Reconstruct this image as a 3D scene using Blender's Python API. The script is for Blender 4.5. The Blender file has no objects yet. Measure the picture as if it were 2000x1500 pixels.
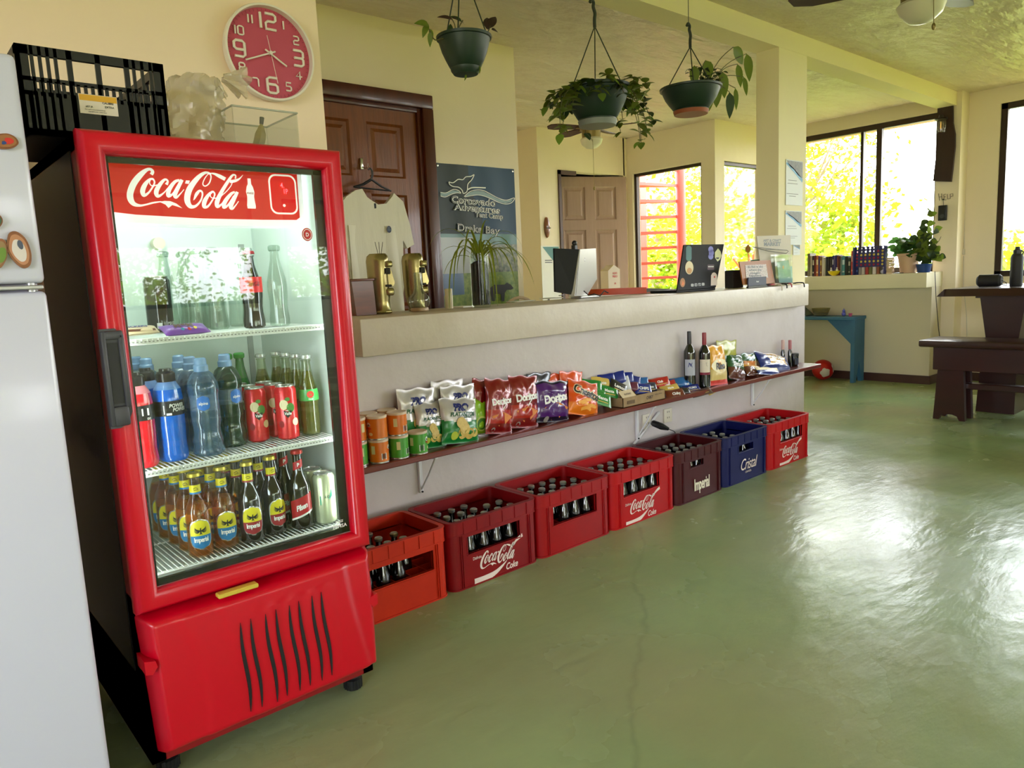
import bpy, bmesh, math, random
from mathutils import Vector, Matrix, noise
random.seed(7)
S = bpy.context.scene
C = S.collection
R = math.radians
# ---------------------------------------------------------------- camera
CAM = Vector((0, 0, 1.10))
FPX = 1435.265
CR = Vector((0.7509331, -0.6587543, -0.0462833))
CD = Vector((-0.1271164, -0.0754165, -0.9890166))
CF = Vector((0.6480284, 0.7485687, -0.1403713))
cam = bpy.data.objects.new('camera', bpy.data.cameras.new('camera'))
C.objects.link(cam)
cam.data.sensor_width = 36
cam.data.lens = FPX / 2000 * 36
cam.data.clip_start = 0.02
cam.data.clip_end = 400
cam.matrix_world = Matrix(((CR.x, -CD.x, -CF.x, CAM.x), (CR.y, -CD.y, -CF.y, CAM.y), (CR.z, -CD.z, -CF.z, CAM.z), (0, 0, 0, 1)))
S.camera = cam
# ---------------------------------------------------------------- world, sun, exposure
W = bpy.data.worlds.new('sky'); S.world = W; W.use_nodes = True
wn = W.node_tree.nodes; wl = W.node_tree.links; wn.clear()
wo = wn.new('ShaderNodeOutputWorld'); wb = wn.new('ShaderNodeBackground'); ws = wn.new('ShaderNodeTexSky')
ws.sky_type = 'NISHITA'; ws.sun_disc = False; ws.sun_elevation = R(50); ws.sun_rotation = R(60); ws.air_density = 1.2; ws.dust_density = 3.0
wm = wn.new('ShaderNodeMixRGB'); wm.inputs[0].default_value = 0.62; wm.inputs[2].default_value = (0.965, 0.96, 1.05, 1)
wg = wn.new('ShaderNodeVectorMath'); wg.operation = 'SCALE'; wg.inputs['Scale'].default_value = 0.16
wl.new(ws.outputs[0], wg.inputs[0]); wl.new(wg.outputs[0], wm.inputs[1]); wl.new(wm.outputs[0], wb.inputs[0]); wb.inputs[1].default_value = 8.0
wl.new(wb.outputs[0], wo.inputs[0])
sun = bpy.data.objects.new('sun', bpy.data.lights.new('sun', 'SUN')); C.objects.link(sun)
sun.data.energy = 6.0; sun.data.angle = R(2); sun.data.color = (1, 0.95, 0.85)
sun.rotation_euler = Vector((0.45, 0.35, 1.25)).to_track_quat('Z', 'Y').to_euler()
S.view_settings.view_transform = 'Standard'; S.view_settings.look = 'None'; S.view_settings.gamma = 1
S.view_settings.use_curve_mapping = False; S.view_settings.exposure = 1.3
S.cycles.use_denoising = True
S.cycles.transparent_max_bounces = 24; S.cycles.max_bounces = 14; S.cycles.diffuse_bounces = 8; S.cycles.glossy_bounces = 6; S.cycles.transmission_bounces = 10
S.cycles.sample_clamp_indirect = 12; S.cycles.caustics_reflective = False; S.cycles.caustics_refractive = False
S.cycles.blur_glossy = 0.5
# ---------------------------------------------------------------- helpers
def un(px, py, ax, v):
    d = CR * ((px - 1000) / FPX) + CD * ((py - 750) / FPX) + CF
    i = 'xyz'.index(ax); t = (v - CAM[i]) / d[i]
    return CAM + d * t
def lin(c):
    return tuple(((x / 255) / 12.92 if x / 255 <= 0.04045 else ((x / 255 + 0.055) / 1.055) ** 2.4) for x in c) + (1,)
MATS = {}
def mat(name, col, rough=0.5, metal=0.0, spec=0.5, coat=0.0, bump=None, vary=None, emit=0.0, trans=0.0, island=0.0, sub=0.0):
    if name in MATS: return MATS[name]
    m = bpy.data.materials.new(name); m.use_nodes = True; MATS[name] = m
    n = m.node_tree.nodes; l = m.node_tree.links; b = n['Principled BSDF']
    c = lin(col); b.inputs['Base Color'].default_value = c
    b.inputs['Roughness'].default_value = rough; b.inputs['Metallic'].default_value = metal
    b.inputs['Specular IOR Level'].default_value = spec; b.inputs['Coat Weight'].default_value = coat; b.inputs['Coat Roughness'].default_value = 0.08
    if trans: b.inputs['Transmission Weight'].default_value = trans
    if emit:
        b.inputs['Emission Color'].default_value = c; b.inputs['Emission Strength'].default_value = emit
    tc = n.new('ShaderNodeTexCoord')
    if vary:                                  # (scale, second colour, contrast, stretch)
        t = n.new('ShaderNodeTexNoise'); t.inputs['Scale'].default_value = vary[0]; t.inputs['Detail'].default_value = 6; t.inputs['Roughness'].default_value = 0.6
        mp = n.new('ShaderNodeMapping'); mp.inputs['Scale'].default_value = vary[3] if len(vary) > 3 else (1, 1, 1)
        l.new(tc.outputs['Object'], mp.inputs[0]); l.new(mp.outputs[0], t.inputs['Vector'])
        r = n.new('ShaderNodeValToRGB'); k = vary[2] / 2
        r.color_ramp.elements[0].position = 0.5 - k; r.color_ramp.elements[1].position = 0.5 + k
        r.color_ramp.elements[0].color = c; r.color_ramp.elements[1].color = lin(vary[1])
        l.new(t.outputs[0], r.inputs[0]); l.new(r.outputs[0], b.inputs['Base Color'])
    if island:
        g = n.new('ShaderNodeNewGeometry'); h = n.new('ShaderNodeHueSaturation'); h.inputs['Color'].default_value = c
        mr = n.new('ShaderNodeMapRange'); mr.inputs['To Min'].default_value = 1 - island; mr.inputs['To Max'].default_value = 1 + island
        l.new(g.outputs['Random Per Island'], mr.inputs[0]); l.new(mr.outputs[0], h.inputs['Value'])
        mh = n.new('ShaderNodeMapRange'); mh.inputs['To Min'].default_value = 0.5 - island * 0.08; mh.inputs['To Max'].default_value = 0.5 + island * 0.05
        l.new(g.outputs['Random Per Island'], mh.inputs[0]); l.new(mh.outputs[0], h.inputs['Hue']); l.new(h.outputs[0], b.inputs['Base Color'])
    if bump:                                  # (scale, strength, distance, stretch)
        t = n.new('ShaderNodeTexNoise'); t.inputs['Scale'].default_value = bump[0]; t.inputs['Detail'].default_value = 5
        mp = n.new('ShaderNodeMapping'); mp.inputs['Scale'].default_value = bump[3] if len(bump) > 3 else (1, 1, 1)
        l.new(tc.outputs['Object'], mp.inputs[0]); l.new(mp.outputs[0], t.inputs['Vector'])
        bp = n.new('ShaderNodeBump'); bp.inputs['Strength'].default_value = bump[1]; bp.inputs['Distance'].default_value = bump[2]
        l.new(t.outputs[0], bp.inputs['Height']); l.new(bp.outputs[0], b.inputs['Normal'])
    return m
def clear(name, tint, fac=0.12, rough=0.03, body=None, ior=1.45):
    """thin clear glass or plastic: tinted see-through with a glossy skin; body = share of milky colour"""
    if name in MATS: return MATS[name]
    m = bpy.data.materials.new(name); m.use_nodes = True; MATS[name] = m
    n = m.node_tree.nodes; l = m.node_tree.links; n.clear()
    o = n.new('ShaderNodeOutputMaterial'); t = n.new('ShaderNodeBsdfTransparent'); t.inputs[0].default_value = lin(tint)
    g = n.new('ShaderNodeBsdfGlossy'); g.inputs['Roughness'].default_value = rough; g.inputs[0].default_value = (1, 1, 1, 1)
    f = n.new('ShaderNodeLayerWeight'); f.inputs[0].default_value = 0.5
    pw_ = n.new('ShaderNodeMath'); pw_.operation = 'POWER'; pw_.inputs[1].default_value = 4.0; l.new(f.outputs['Facing'], pw_.inputs[0])
    ml = n.new('ShaderNodeMath'); ml.operation = 'MULTIPLY'; ml.inputs[1].default_value = 0.5; l.new(pw_.outputs[0], ml.inputs[0])
    a = n.new('ShaderNodeMath'); a.operation = 'ADD'; a.inputs[1].default_value = 0.026 + fac * 0.05; a.use_clamp = True
    l.new(ml.outputs[0], a.inputs[0])
    mx = n.new('ShaderNodeMixShader'); l.new(a.outputs[0], mx.inputs[0])
    src = t.outputs[0]
    if body:
        d = n.new('ShaderNodeBsdfDiffuse'); d.inputs[0].default_value = lin(body[0])
        m2 = n.new('ShaderNodeMixShader'); m2.inputs[0].default_value = body[1]
        l.new(t.outputs[0], m2.inputs[1]); l.new(d.outputs[0], m2.inputs[2]); src = m2.outputs[0]
    l.new(src, mx.inputs[1]); l.new(g.outputs[0], mx.inputs[2]); l.new(mx.outputs[0], o.inputs[0])
    return m
def leafmat(name, col, tr=0.45, island=0.35, rough=0.45):
    if name in MATS: return MATS[name]
    m = mat(name, col, rough, spec=0.4, island=island); n = m.node_tree.nodes; l = m.node_tree.links
    b = n['Principled BSDF']; o = n['Material Output']; t = n.new('ShaderNodeBsdfTranslucent')
    src = b.inputs['Base Color'].links[0].from_socket if b.inputs['Base Color'].links else None
    if src: l.new(src, t.inputs[0])
    else: t.inputs[0].default_value = lin(col)
    mx = n.new('ShaderNodeMixShader'); mx.inputs[0].default_value = tr
    l.new(b.outputs[0], mx.inputs[1]); l.new(t.outputs[0], mx.inputs[2]); l.new(mx.outputs[0], o.inputs[0])
    return m
class MB:
    def __init__(s): s.v = []; s.f = []; s.m = []
    def face(s, idx, mi=0): s.f.append(tuple(idx)); s.m.append(mi)
    def poly(s, pts, mi=0):
        k = len(s.v); s.v += [tuple(p) for p in pts]; s.face(range(k, k + len(pts)), mi); return s
    def box(s, x0, x1, y0, y1, z0, z1, mi=0):
        k = len(s.v)
        s.v += [(x0, y0, z0), (x1, y0, z0), (x1, y1, z0), (x0, y1, z0), (x0, y0, z1), (x1, y0, z1), (x1, y1, z1), (x0, y1, z1)]
        for f in ((3, 2, 1, 0), (4, 5, 6, 7), (0, 1, 5, 4), (1, 2, 6, 5), (2, 3, 7, 6), (3, 0, 4, 7)): s.face([k + i for i in f], mi)
        return s
    def rbox(s, x0, x1, y0, y1, z0, z1, r=0.005, seg=2, mi=0):
        bm = bmesh.new(); bmesh.ops.create_cube(bm, size=1)
        for v in bm.verts: v.co = Vector(((x0 + x1) / 2 + v.co.x * (x1 - x0), (y0 + y1) / 2 + v.co.y * (y1 - y0), (z0 + z1) / 2 + v.co.z * (z1 - z0)))
        bmesh.ops.bevel(bm, geom=bm.edges[:] + bm.verts[:], offset=r, segments=seg, affect='EDGES', profile=0.5)
        return s.bm(bm, mi)
    def bm(s, bm, mi=0):
        k = len(s.v); bm.verts.ensure_lookup_table(); bm.verts.index_update()
        s.v += [tuple(v.co) for v in bm.verts]
        for f in bm.faces: s.face([k + v.index for v in f.verts], mi)
        bm.free(); return s
    def cyl(s, p0, p1, r0, r1=None, n=16, mi=0, cap=True):
        r1 = r0 if r1 is None else r1; p0 = Vector(p0); p1 = Vector(p1); d = (p1 - p0).normalized()
        a = d.orthogonal().normalized(); b = d.cross(a); k = len(s.v)
        for p, r in ((p0, r0), (p1, r1)):
            for i in range(n):
                t = 2 * math.pi * i / n; s.v.append(tuple(p + a * (r * math.cos(t)) + b * (r * math.sin(t))))
        for i in range(n): s.face((k + i, k + (i + 1) % n, k + n + (i + 1) % n, k + n + i), mi)
        if cap: s.face([k + i for i in reversed(range(n))], mi); s.face([k + n + i for i in range(n)], mi)
        return s
    def lathe(s, prof, c=(0, 0, 0), n=24, mi=0, cap=True, sx=1, sy=1):
        k = len(s.v); m = len(prof)
        for r, z in prof:
            for i in range(n):
                t = 2 * math.pi * i / n; s.v.append((c[0] + r * sx * math.cos(t), c[1] + r * sy * math.sin(t), c[2] + z))
        for j in range(m - 1):
            for i in range(n): s.face((k + j * n + i, k + j * n + (i + 1) % n, k + (j + 1) * n + (i + 1) % n, k + (j + 1) * n + i), mi if isinstance(mi, int) else mi[j])
        if cap:
            if prof[0][0] > 1e-5: s.face([k + i for i in reversed(range(n))], mi if isinstance(mi, int) else mi[0])
            if prof[-1][0] > 1e-5: s.face([k + (m - 1) * n + i for i in range(n)], mi if isinstance(mi, int) else mi[-1])
        return s
    def tube(s, pts, r, n=8, mi=0, cap=True):
        pts = [Vector(p) for p in pts]; m = len(pts); rr = r if isinstance(r, (list, tuple)) else [r] * m; k = len(s.v); a = None
        for j, p in enumerate(pts):
            d = (pts[min(j + 1, m - 1)] - pts[max(j - 1, 0)])
            d = d.normalized() if d.length > 1e-9 else Vector((0, 0, 1))
            if a is None: a = d.orthogonal().normalized()
            else:
                a = a - d * a.dot(d); a = a.normalized() if a.length > 1e-6 else d.orthogonal().normalized()
            b = d.cross(a)
            for i in range(n):
                t = 2 * math.pi * i / n; s.v.append(tuple(p + (a * math.cos(t) + b * math.sin(t)) * rr[j]))
        for j in range(m - 1):
            for i in range(n): s.face((k + j * n + i, k + j * n + (i + 1) % n, k + (j + 1) * n + (i + 1) % n, k + (j + 1) * n + i), mi)
        if cap: s.face([k + i for i in reversed(range(n))], mi); s.face([k + (m - 1) * n + i for i in range(n)], mi)
        return s
    def prism(s, pts, fn, h0, h1, mi=0):
        """extrude the outline pts=(u,v) from w=h0 to w=h1; fn(u,v,w) gives the point"""
        k = len(s.v); n = len(pts)
        for h in (h0, h1): s.v += [tuple(fn(u, v, h)) for u, v in pts]
        for i in range(n): s.face((k + i, k + (i + 1) % n, k + n + (i + 1) % n, k + n + i), mi)
        s.face([k + i for i in reversed(range(n))], mi); s.face([k + n + i for i in range(n)], mi)
        return s
    def grid(s, nu, nv, fn, mi=0, close_u=False):
        k = len(s.v)
        for j in range(nv + 1):
            for i in range(nu + 1): s.v.append(tuple(fn(i / nu, j / nv)))
        for j in range(nv):
            for i in range(nu):
                q = k + j * (nu + 1) + i
                s.face((q, q + 1, q + nu + 2, q + nu + 1), mi((i + .5) / nu, (j + .5) / nv) if callable(mi) else mi)
        return s
    def add2d(s, vf, fn, mi=0):
        k = len(s.v); s.v += [tuple(fn(x, y)) for x, y in vf[0]]
        for f in vf[1]: s.face([k + i for i in f], mi)
        return s
    def ball(s, c, r, n=16, mi=0, sz=1.0, sx=1, sy=1):
        m = max(6, n // 2); return s.lathe([(r * math.sin(math.pi * j / m), -r * sz * math.cos(math.pi * j / m)) for j in range(m + 1)], c, n, mi, cap=False, sx=sx, sy=sy)
    def xf(s, M, i0=0):
        for i in range(i0, len(s.v)): s.v[i] = tuple(M @ Vector(s.v[i]))
        return s
def TR(x, y, z): return Matrix.Translation((x, y, z))
def RZ(a): return Matrix.Rotation(a, 4, 'Z')
def RX(a): return Matrix.Rotation(a, 4, 'X')
def RY(a): return Matrix.Rotation(a, 4, 'Y')
def wloc(o):
    p = Vector((0, 0, 0))
    while o: p = p + o.location; o = o.parent
    return p
def obj(name, mb, mats, parent=None, sharp=35, local=False, flat=False):
    me = bpy.data.meshes.new(name); off = Vector((0, 0, 0)); loc = Vector((0, 0, 0))
    if not local and parent: off = wloc(parent)
    if not parent and not local and mb.v:
        xs = [v[0] for v in mb.v]; ys = [v[1] for v in mb.v]; zs = [v[2] for v in mb.v]
        off = Vector(((min(xs) + max(xs)) / 2, (min(ys) + max(ys)) / 2, min(zs))); loc = off
    me.from_pydata([(v[0] - off.x, v[1] - off.y, v[2] - off.z) for v in mb.v], [], mb.f)
    if not isinstance(mats, (list, tuple)): mats = [mats]
    for m in mats: me.materials.append(m)
    if len(mats) > 1:
        for p, i in zip(me.polygons, mb.m): p.material_index = i
    if not flat:
        me.polygons.foreach_set('use_smooth', [True] * len(me.polygons)); me.update()
        me.set_sharp_from_angle(angle=R(sharp))
    o = bpy.data.objects.new(name, me); C.objects.link(o); o.location = loc
    if parent: o.parent = parent
    return o
def tag(o, label=None, cat=None, group=None, kind=None):
    if label: o['label'] = label
    if cat: o['category'] = cat
    if group: o['group'] = group
    if kind: o['kind'] = kind
    return o
def thing(name, label, cat, loc=(0, 0, 0), group=None, rz=0):
    o = bpy.data.objects.new(name, None); C.objects.link(o); o.location = loc; o.rotation_euler = (0, 0, rz); o.empty_display_size = 0.05
    return tag(o, label, cat, group)
def struct(name, mb, m, parent=None, sharp=35):
    o = obj(name, mb, m, parent, sharp)
    if not parent: o['kind'] = 'structure'
    return o
KIDS = {}
def dup(root, loc, rz=0, label=None, group=None, rot=None):
    if root.name not in KIDS: KIDS[root.name] = [(c, list(c.children)) for c in root.children]
    r = root.copy(); C.objects.link(r); r.location = loc; r.rotation_euler = rot if rot else (0, 0, rz)
    if label: r['label'] = label
    if group: r['group'] = group
    for ch, gs in KIDS[root.name]:
        c = ch.copy(); C.objects.link(c); c.parent = r
        for g in gs:
            d = g.copy(); C.objects.link(d); d.parent = c
    return r
class Maker:
    """first call places the prototype itself, later calls copy it"""
    def __init__(s, build): s.b = build; s.p = None
    def __call__(s, loc, rz=0, label=None, group=None, rot=None):
        if s.p is None:
            s.p = s.b(); s.p.location = loc; s.p.rotation_euler = rot if rot else (0, 0, rz)
            if label: s.p['label'] = label
            if group: s.p['group'] = group
            s.first = s.p; KIDS[s.p.name] = [(c, list(c.children)) for c in s.p.children]
            return s.p
        return dup(s.p, loc, rz, label, group, rot)
TXT = {}
def text2d(st, bold=0.0, shear=0.0, spacing=1.0):
    """flat triangulated lettering, cap height 1, centred on the origin"""
    key = (st, bold, shear, spacing)
    if key in TXT: return TXT[key]
    cu = bpy.data.curves.new('t', 'FONT'); cu.body = st; cu.align_x = 'CENTER'; cu.offset = bold; cu.shear = shear; cu.space_character = spacing; cu.resolution_u = 3; cu.size = 1.37
    o = bpy.data.objects.new('t', cu); C.objects.link(o); bpy.context.view_layer.update()
    me = bpy.data.meshes.new_from_object(o.evaluated_get(bpy.context.evaluated_depsgraph_get()))
    r = ([(v.co.x, v.co.y - 0.5) for v in me.vertices], [tuple(p.vertices) for p in me.polygons])
    bpy.data.objects.remove(o); bpy.data.curves.remove(cu); bpy.data.meshes.remove(me)
    TXT[key] = r; return r
def twidth(t): return (max(v[0] for v in t[0]) - min(v[0] for v in t[0])) if t[0] else 1
def crom(pts, n=6):
    out = []; P = [pts[0]] + list(pts) + [pts[-1]]
    for i in range(1, len(P) - 2):
        p0, p1, p2, p3 = P[i - 1], P[i], P[i + 1], P[i + 2]
        for k in range(n):
            t = k / n
            out.append(tuple(0.5 * (2 * b + (c - a) * t + (2 * a - 5 * b + 4 * c - d) * t * t + (3 * b - a - 3 * c + d) * t ** 3) for a, b, c, d in zip(p0, p1, p2, p3)))
    out.append(tuple(pts[-1])); return out
def ribbon(strokes, n=6):
    """strokes = lists of (x,y,width) -> flat ribbon shape"""
    V = []; F = []
    for st in strokes:
        q = crom(st, n); k = len(V); m = len(q)
        for i, (x, y, w) in enumerate(q):
            a = q[max(0, i - 1)]; b = q[min(m - 1, i + 1)]; dx, dy = b[0] - a[0], b[1] - a[1]; L = math.hypot(dx, dy) or 1
            V.append((x - dy / L * w / 2, y + dx / L * w / 2)); V.append((x + dy / L * w / 2, y - dx / L * w / 2))
        for i in range(m - 1): F.append((k + 2 * i, k + 2 * i + 1, k + 2 * i + 3, k + 2 * i + 2))
    return (V, F)
def merge2d(*a):
    V = []; F = []
    for v, f in a:
        k = len(V); V += v; F += [tuple(i + k for i in t) for t in f]
    return (V, F)
def tf2d(a, sx=1, sy=1, dx=0, dy=0, rot=0):
    c, s = math.cos(rot), math.sin(rot)
    return ([(dx + sx * x * c - sy * y * s, dy + sx * x * s + sy * y * c) for x, y in a[0]], a[1])
def disc2d(r=1, n=24, sx=1, sy=1): return ([(r * sx * math.cos(2 * math.pi * i / n), r * sy * math.sin(2 * math.pi * i / n)) for i in range(n)], [tuple(range(n))])
def rect2d(w, h, r=0, n=4):
    if r <= 0: return ([(-w / 2, -h / 2), (w / 2, -h / 2), (w / 2, h / 2), (-w / 2, h / 2)], [(0, 1, 2, 3)])
    P = []
    for cx, cy, a0 in ((w / 2 - r, h / 2 - r, 0), (-w / 2 + r, h / 2 - r, 90), (-w / 2 + r, -h / 2 + r, 180), (w / 2 - r, -h / 2 + r, 270)):
        for i in range(n + 1): a = R(a0 + 90 * i / n); P.append((cx + r * math.cos(a), cy + r * math.sin(a)))
    return (P, [tuple(range(len(P)))])
# the flowing script word mark of the soft drink (traced strokes)
_cc = [
 [(452, 228, 50), (472, 190, 45), (440, 155, 38), (385, 165, 50), (300, 235, 80), (210, 350, 92), (160, 480, 92), (165, 570, 86), (210, 635, 60), (290, 658, 34), (370, 648, 24), (480, 620, 24), (590, 604, 14)],
 [(480, 290, 26), (430, 296, 34), (365, 370, 62), (332, 455, 70), (352, 515, 50), (415, 480, 28), (475, 395, 24), (498, 335, 22), (478, 288, 22)],
 [(440, 300, 12), (430, 350, 14), (465, 385, 14), (535, 372, 14)],
 [(662, 368, 46), (682, 320, 26), (640, 298, 34), (570, 370, 56), (522, 465, 66), (545, 528, 46), (620, 488, 20), (685, 415, 14)],
 [(845, 306, 30), (780, 330, 44), (705, 430, 60), (690, 520, 54), (750, 498, 26), (818, 390, 20)],
 [(880, 300, 50), (830, 400, 54), (782, 505, 58), (802, 545, 36), (860, 492, 16), (908, 435, 12)],
 [(1040, 585, 6), (1056, 555, 26), (1085, 495, 44), (1130, 452, 30), (1165, 490, 24), (1140, 590, 24), (1065, 668, 36), (990, 664, 62), (952, 570, 84), (985, 430, 84), (1085, 290, 66), (1180, 212, 44), (1250, 205, 26), (1284, 255, 18), (1260, 345, 18), (1205, 388, 16), (1170, 360, 15), (1195, 285, 13), (1250, 220, 12), (1320, 215, 26), (1400, 250, 48), (1482, 292, 50)],
 [(1545, 325, 40), (1620, 314, 40), (1680, 285, 22), (1728, 233, 4)],
 [(1310, 460, 26), (1250, 510, 42), (1195, 600, 62), (1190, 672, 52), (1242, 668, 30), (1310, 572, 22), (1336, 500, 22), (1308, 458, 20)],
 [(1270, 490, 12), (1290, 548, 13), (1385, 558, 12)],
 [(1622, 285, 22), (1625, 240, 18), (1580, 240, 30), (1510, 340, 44), (1430, 470, 52), (1370, 600, 64), (1372, 672, 46), (1425, 645, 24), (1470, 590, 12)],
 [(1420, 530, 10), (1500, 460, 13), (1560, 385, 12), (1582, 325, 12)],
 [(1615, 468, 26), (1560, 500, 42), (1482, 600, 58), (1462, 680, 48), (1520, 652, 26), (1600, 525, 20)],
 [(1650, 468, 44), (1608, 560, 52), (1560, 668, 58), (1582, 702, 32), (1630, 652, 16), (1668, 598, 10)],
]
_r = ribbon(_cc, 6)
_p = ([(560, 606), (640, 594), (720, 598), (800, 630), (885, 695), (800, 668), (745, 652), (692, 692), (650, 645), (600, 622)], [(0, 1, 2, 3, 4, 5, 6, 7, 8, 9)])
_h = ([(935, 308), (990, 312), (975, 358), (922, 352)], [(0, 1, 2, 3)])
_all = merge2d(_r, _p, _h)
def _flat(x, y):      # from the photo crop to the upright sign plane
    p = un(230 + x / 7.143, 310 + y / 7.143, 'y', 1.74); return (p.x, p.z)
_v = [_flat(x, y) for x, y in _all[0]]
_x0, _x1 = min(v[0] for v in _v), max(v[0] for v in _v); _z0, _z1 = min(v[1] for v in _v), max(v[1] for v in _v)
SCRIPT_W = _x1 - _x0; SCRIPT_C = ((_x0 + _x1) / 2, (_z0 + _z1) / 2)
SCRIPT = ([((x - SCRIPT_C[0]) / SCRIPT_W, (z - SCRIPT_C[1]) / SCRIPT_W) for x, z in _v], _all[1])   # width 1, centred
# ================================================================ materials
wall_m = mat('wall paint', (242, 229, 204), 0.75, spec=0.3, bump=(9, 0.25, 0.01), vary=(1.4, (236, 222, 194), 0.5))
wallc_m = mat('clock wall paint', (244, 222, 194), 0.7, spec=0.3, bump=(9, 0.2, 0.01))
ceil_m = mat('trowelled ceiling', (234, 220, 206), 0.4, spec=0.5, bump=(3.2, 1.0, 0.07, (1, 2.6, 1)), vary=(1.6, (216, 200, 182), 0.6, (1, 2.2, 1)))
beam_m = mat('beam paint', (240, 228, 186), 0.7, bump=(5, 0.3, 0.012))
white_m = mat('counter plaster', (206, 197, 198), 0.6, bump=(30, 0.35, 0.004), vary=(6, (198, 188, 188), 0.4))
floor_m = mat('polished green concrete', (146, 182, 124), 0.2, spec=0.24, coat=0.0, bump=(9.0, 0.30, 0.010, (.9, 2.4, 1)), vary=(1.6, (104, 146, 94), 0.5))
def finish_floor():
    n = floor_m.node_tree.nodes; l = floor_m.node_tree.links; b = n['Principled BSDF']
    src = b.inputs['Base Color'].links[0].from_socket
    tc = n.new('ShaderNodeTexCoord'); t = n.new('ShaderNodeTexNoise'); t.inputs['Scale'].default_value = 0.8; t.inputs['Detail'].default_value = 9; t.inputs['Distortion'].default_value = 0.3
    r = n.new('ShaderNodeValToRGB'); r.color_ramp.elements[0].position = 0.22; r.color_ramp.elements[1].position = 0.86
    mx = n.new('ShaderNodeMixRGB'); mx.inputs[2].default_value = lin((164, 156, 118))
    l.new(tc.outputs['Object'], t.inputs[0]); l.new(t.outputs[0], r.inputs[0]); l.new(r.outputs[0], mx.inputs[0]); l.new(src, mx.inputs[1])
    # hairline cracks
    v = n.new('ShaderNodeTexVoronoi'); v.feature = 'DISTANCE_TO_EDGE'; v.inputs['Scale'].default_value = 0.42
    nz = n.new('ShaderNodeTexNoise'); nz.inputs['Scale'].default_value = 3; nz.inputs['Detail'].default_value = 6
    ad = n.new('ShaderNodeMixRGB'); ad.inputs[0].default_value = 0.12
    l.new(tc.outputs['Object'], nz.inputs[0]); l.new(tc.outputs['Object'], ad.inputs[1]); l.new(nz.outputs[1], ad.inputs[2]); l.new(ad.outputs[0], v.inputs['Vector'])
    cr = n.new('ShaderNodeValToRGB'); cr.color_ramp.elements[0].position = 0.0; cr.color_ramp.elements[1].position = 0.0035; cr.color_ramp.elements[0].color = (0.55, 0.55, 0.55, 1); cr.color_ramp.elements[1].color = (1, 1, 1, 1)
    mu = n.new('ShaderNodeMixRGB'); mu.blend_type = 'MULTIPLY'; mu.inputs[0].default_value = 0.3
    l.new(v.outputs[0], cr.inputs[0]); l.new(mx.outputs[0], mu.inputs[1]); l.new(cr.outputs[0], mu.inputs[2]); l.new(mu.outputs[0], b.inputs['Base Color'])
    # uneven shine
    t2 = n.new('ShaderNodeTexNoise'); t2.inputs['Scale'].default_value = 2.2; t2.inputs['Detail'].default_value = 5
    mr = n.new('ShaderNodeMapRange'); mr.inputs['From Min'].default_value = 0.3; mr.inputs['From Max'].default_value = 0.7; mr.inputs['To Min'].default_value = 0.17; mr.inputs['To Max'].default_value = 0.32
    l.new(tc.outputs['Object'], t2.inputs[0]); l.new(t2.outputs[0], mr.inputs[0]); l.new(mr.outputs[0], b.inputs['Roughness'])
finish_floor()
frame_m = mat('dark bronze frame', (52, 36, 26), 0.4, metal=0.3)
basebd_m = mat('dark red skirting', (62, 30, 24), 0.4)
glass_m = clear('window glass', (250, 252, 250), 0.02)
door_m = mat('varnished brown wood', (140, 70, 16), 0.38, coat=0.2, bump=(14, 0.35, 0.004, (6, 6, 0.8)), vary=(5, (94, 48, 14), 0.7, (6, 6, 0.6)))
doorf_m = mat('dark red wood frame', (88, 34, 16), 0.35, coat=0.2, vary=(4, (62, 22, 10), 0.6, (5, 5, 0.6)))
paledoor_m = mat('faded wood door', (168, 138, 122), 0.5, coat=0.1, bump=(14, 0.25, 0.003, (6, 6, 0.8)), vary=(5, (150, 120, 104), 0.7, (6, 6, 0.6)))
CZ = 2.525
# ================================================================ room shell
struct('floor', MB().box(-2.4, 7.6, -6.2, 7.2, -0.08, 0), floor_m)
struct('ceiling', MB().box(-4.0, 8.5, -7.4, 4.9, CZ, CZ + 0.14).box(-4.0, 6.9, 4.9, 7.4, CZ, CZ + 0.14), ceil_m)
# front-left wall with the clock, running to the corner beside the brown door
struct('wall_clock', MB().box(-2.4, 1.30, 2.44, 2.56, 0, CZ), wallc_m)
struct('wall_alcove', MB().box(1.20, 1.30, 2.56, 3.57, 0, CZ), wall_m)
# wall with the brown door (opening 1.72..2.56 wide, 2.15 high)
m = MB(); m.box(1.30, 1.62, 3.57, 3.70, 0, CZ); m.box(1.62, 2.56, 3.57, 3.70, 2.15, CZ); m.box(2.56, 3.23, 3.57, 3.70, 0, CZ)
struct('wall_middle', m, wall_m)
struct('wall_corridor', MB().box(3.13, 3.23, 3.70, 6.4, 0, CZ), wall_m)
struct('wall_corridor_end', MB().box(3.13, 5.12, 6.0, 6.1, 0, CZ), wall_m)
# wall with the dark doorway behind the desk: opening x 5.25..6.20
m = MB(); m.box(4.99, 5.25, 5.24, 6.0, 0, CZ); m.box(5.25, 6.26, 5.24, 5.36, 2.14, CZ); m.box(6.24, 6.42, 5.24, 5.36, 0, CZ)
struct('wall_back', m, wall_m)
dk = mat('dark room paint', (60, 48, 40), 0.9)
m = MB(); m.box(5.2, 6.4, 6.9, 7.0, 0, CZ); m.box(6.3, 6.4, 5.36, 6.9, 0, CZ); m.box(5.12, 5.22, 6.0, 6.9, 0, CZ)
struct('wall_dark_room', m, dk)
# wall with the big glazed opening onto the spiral stair: x = 6.30, y 4.31..5.16
m = MB(); m.box(6.30, 6.42, 4.155, 4.31, 0, CZ); m.box(6.30, 6.42, 4.31, 5.24, 2.15, CZ); m.box(6.30, 6.42, 5.17, 5.24, 0, 2.15)
struct('wall_stair_side', m, wall_m)
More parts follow.
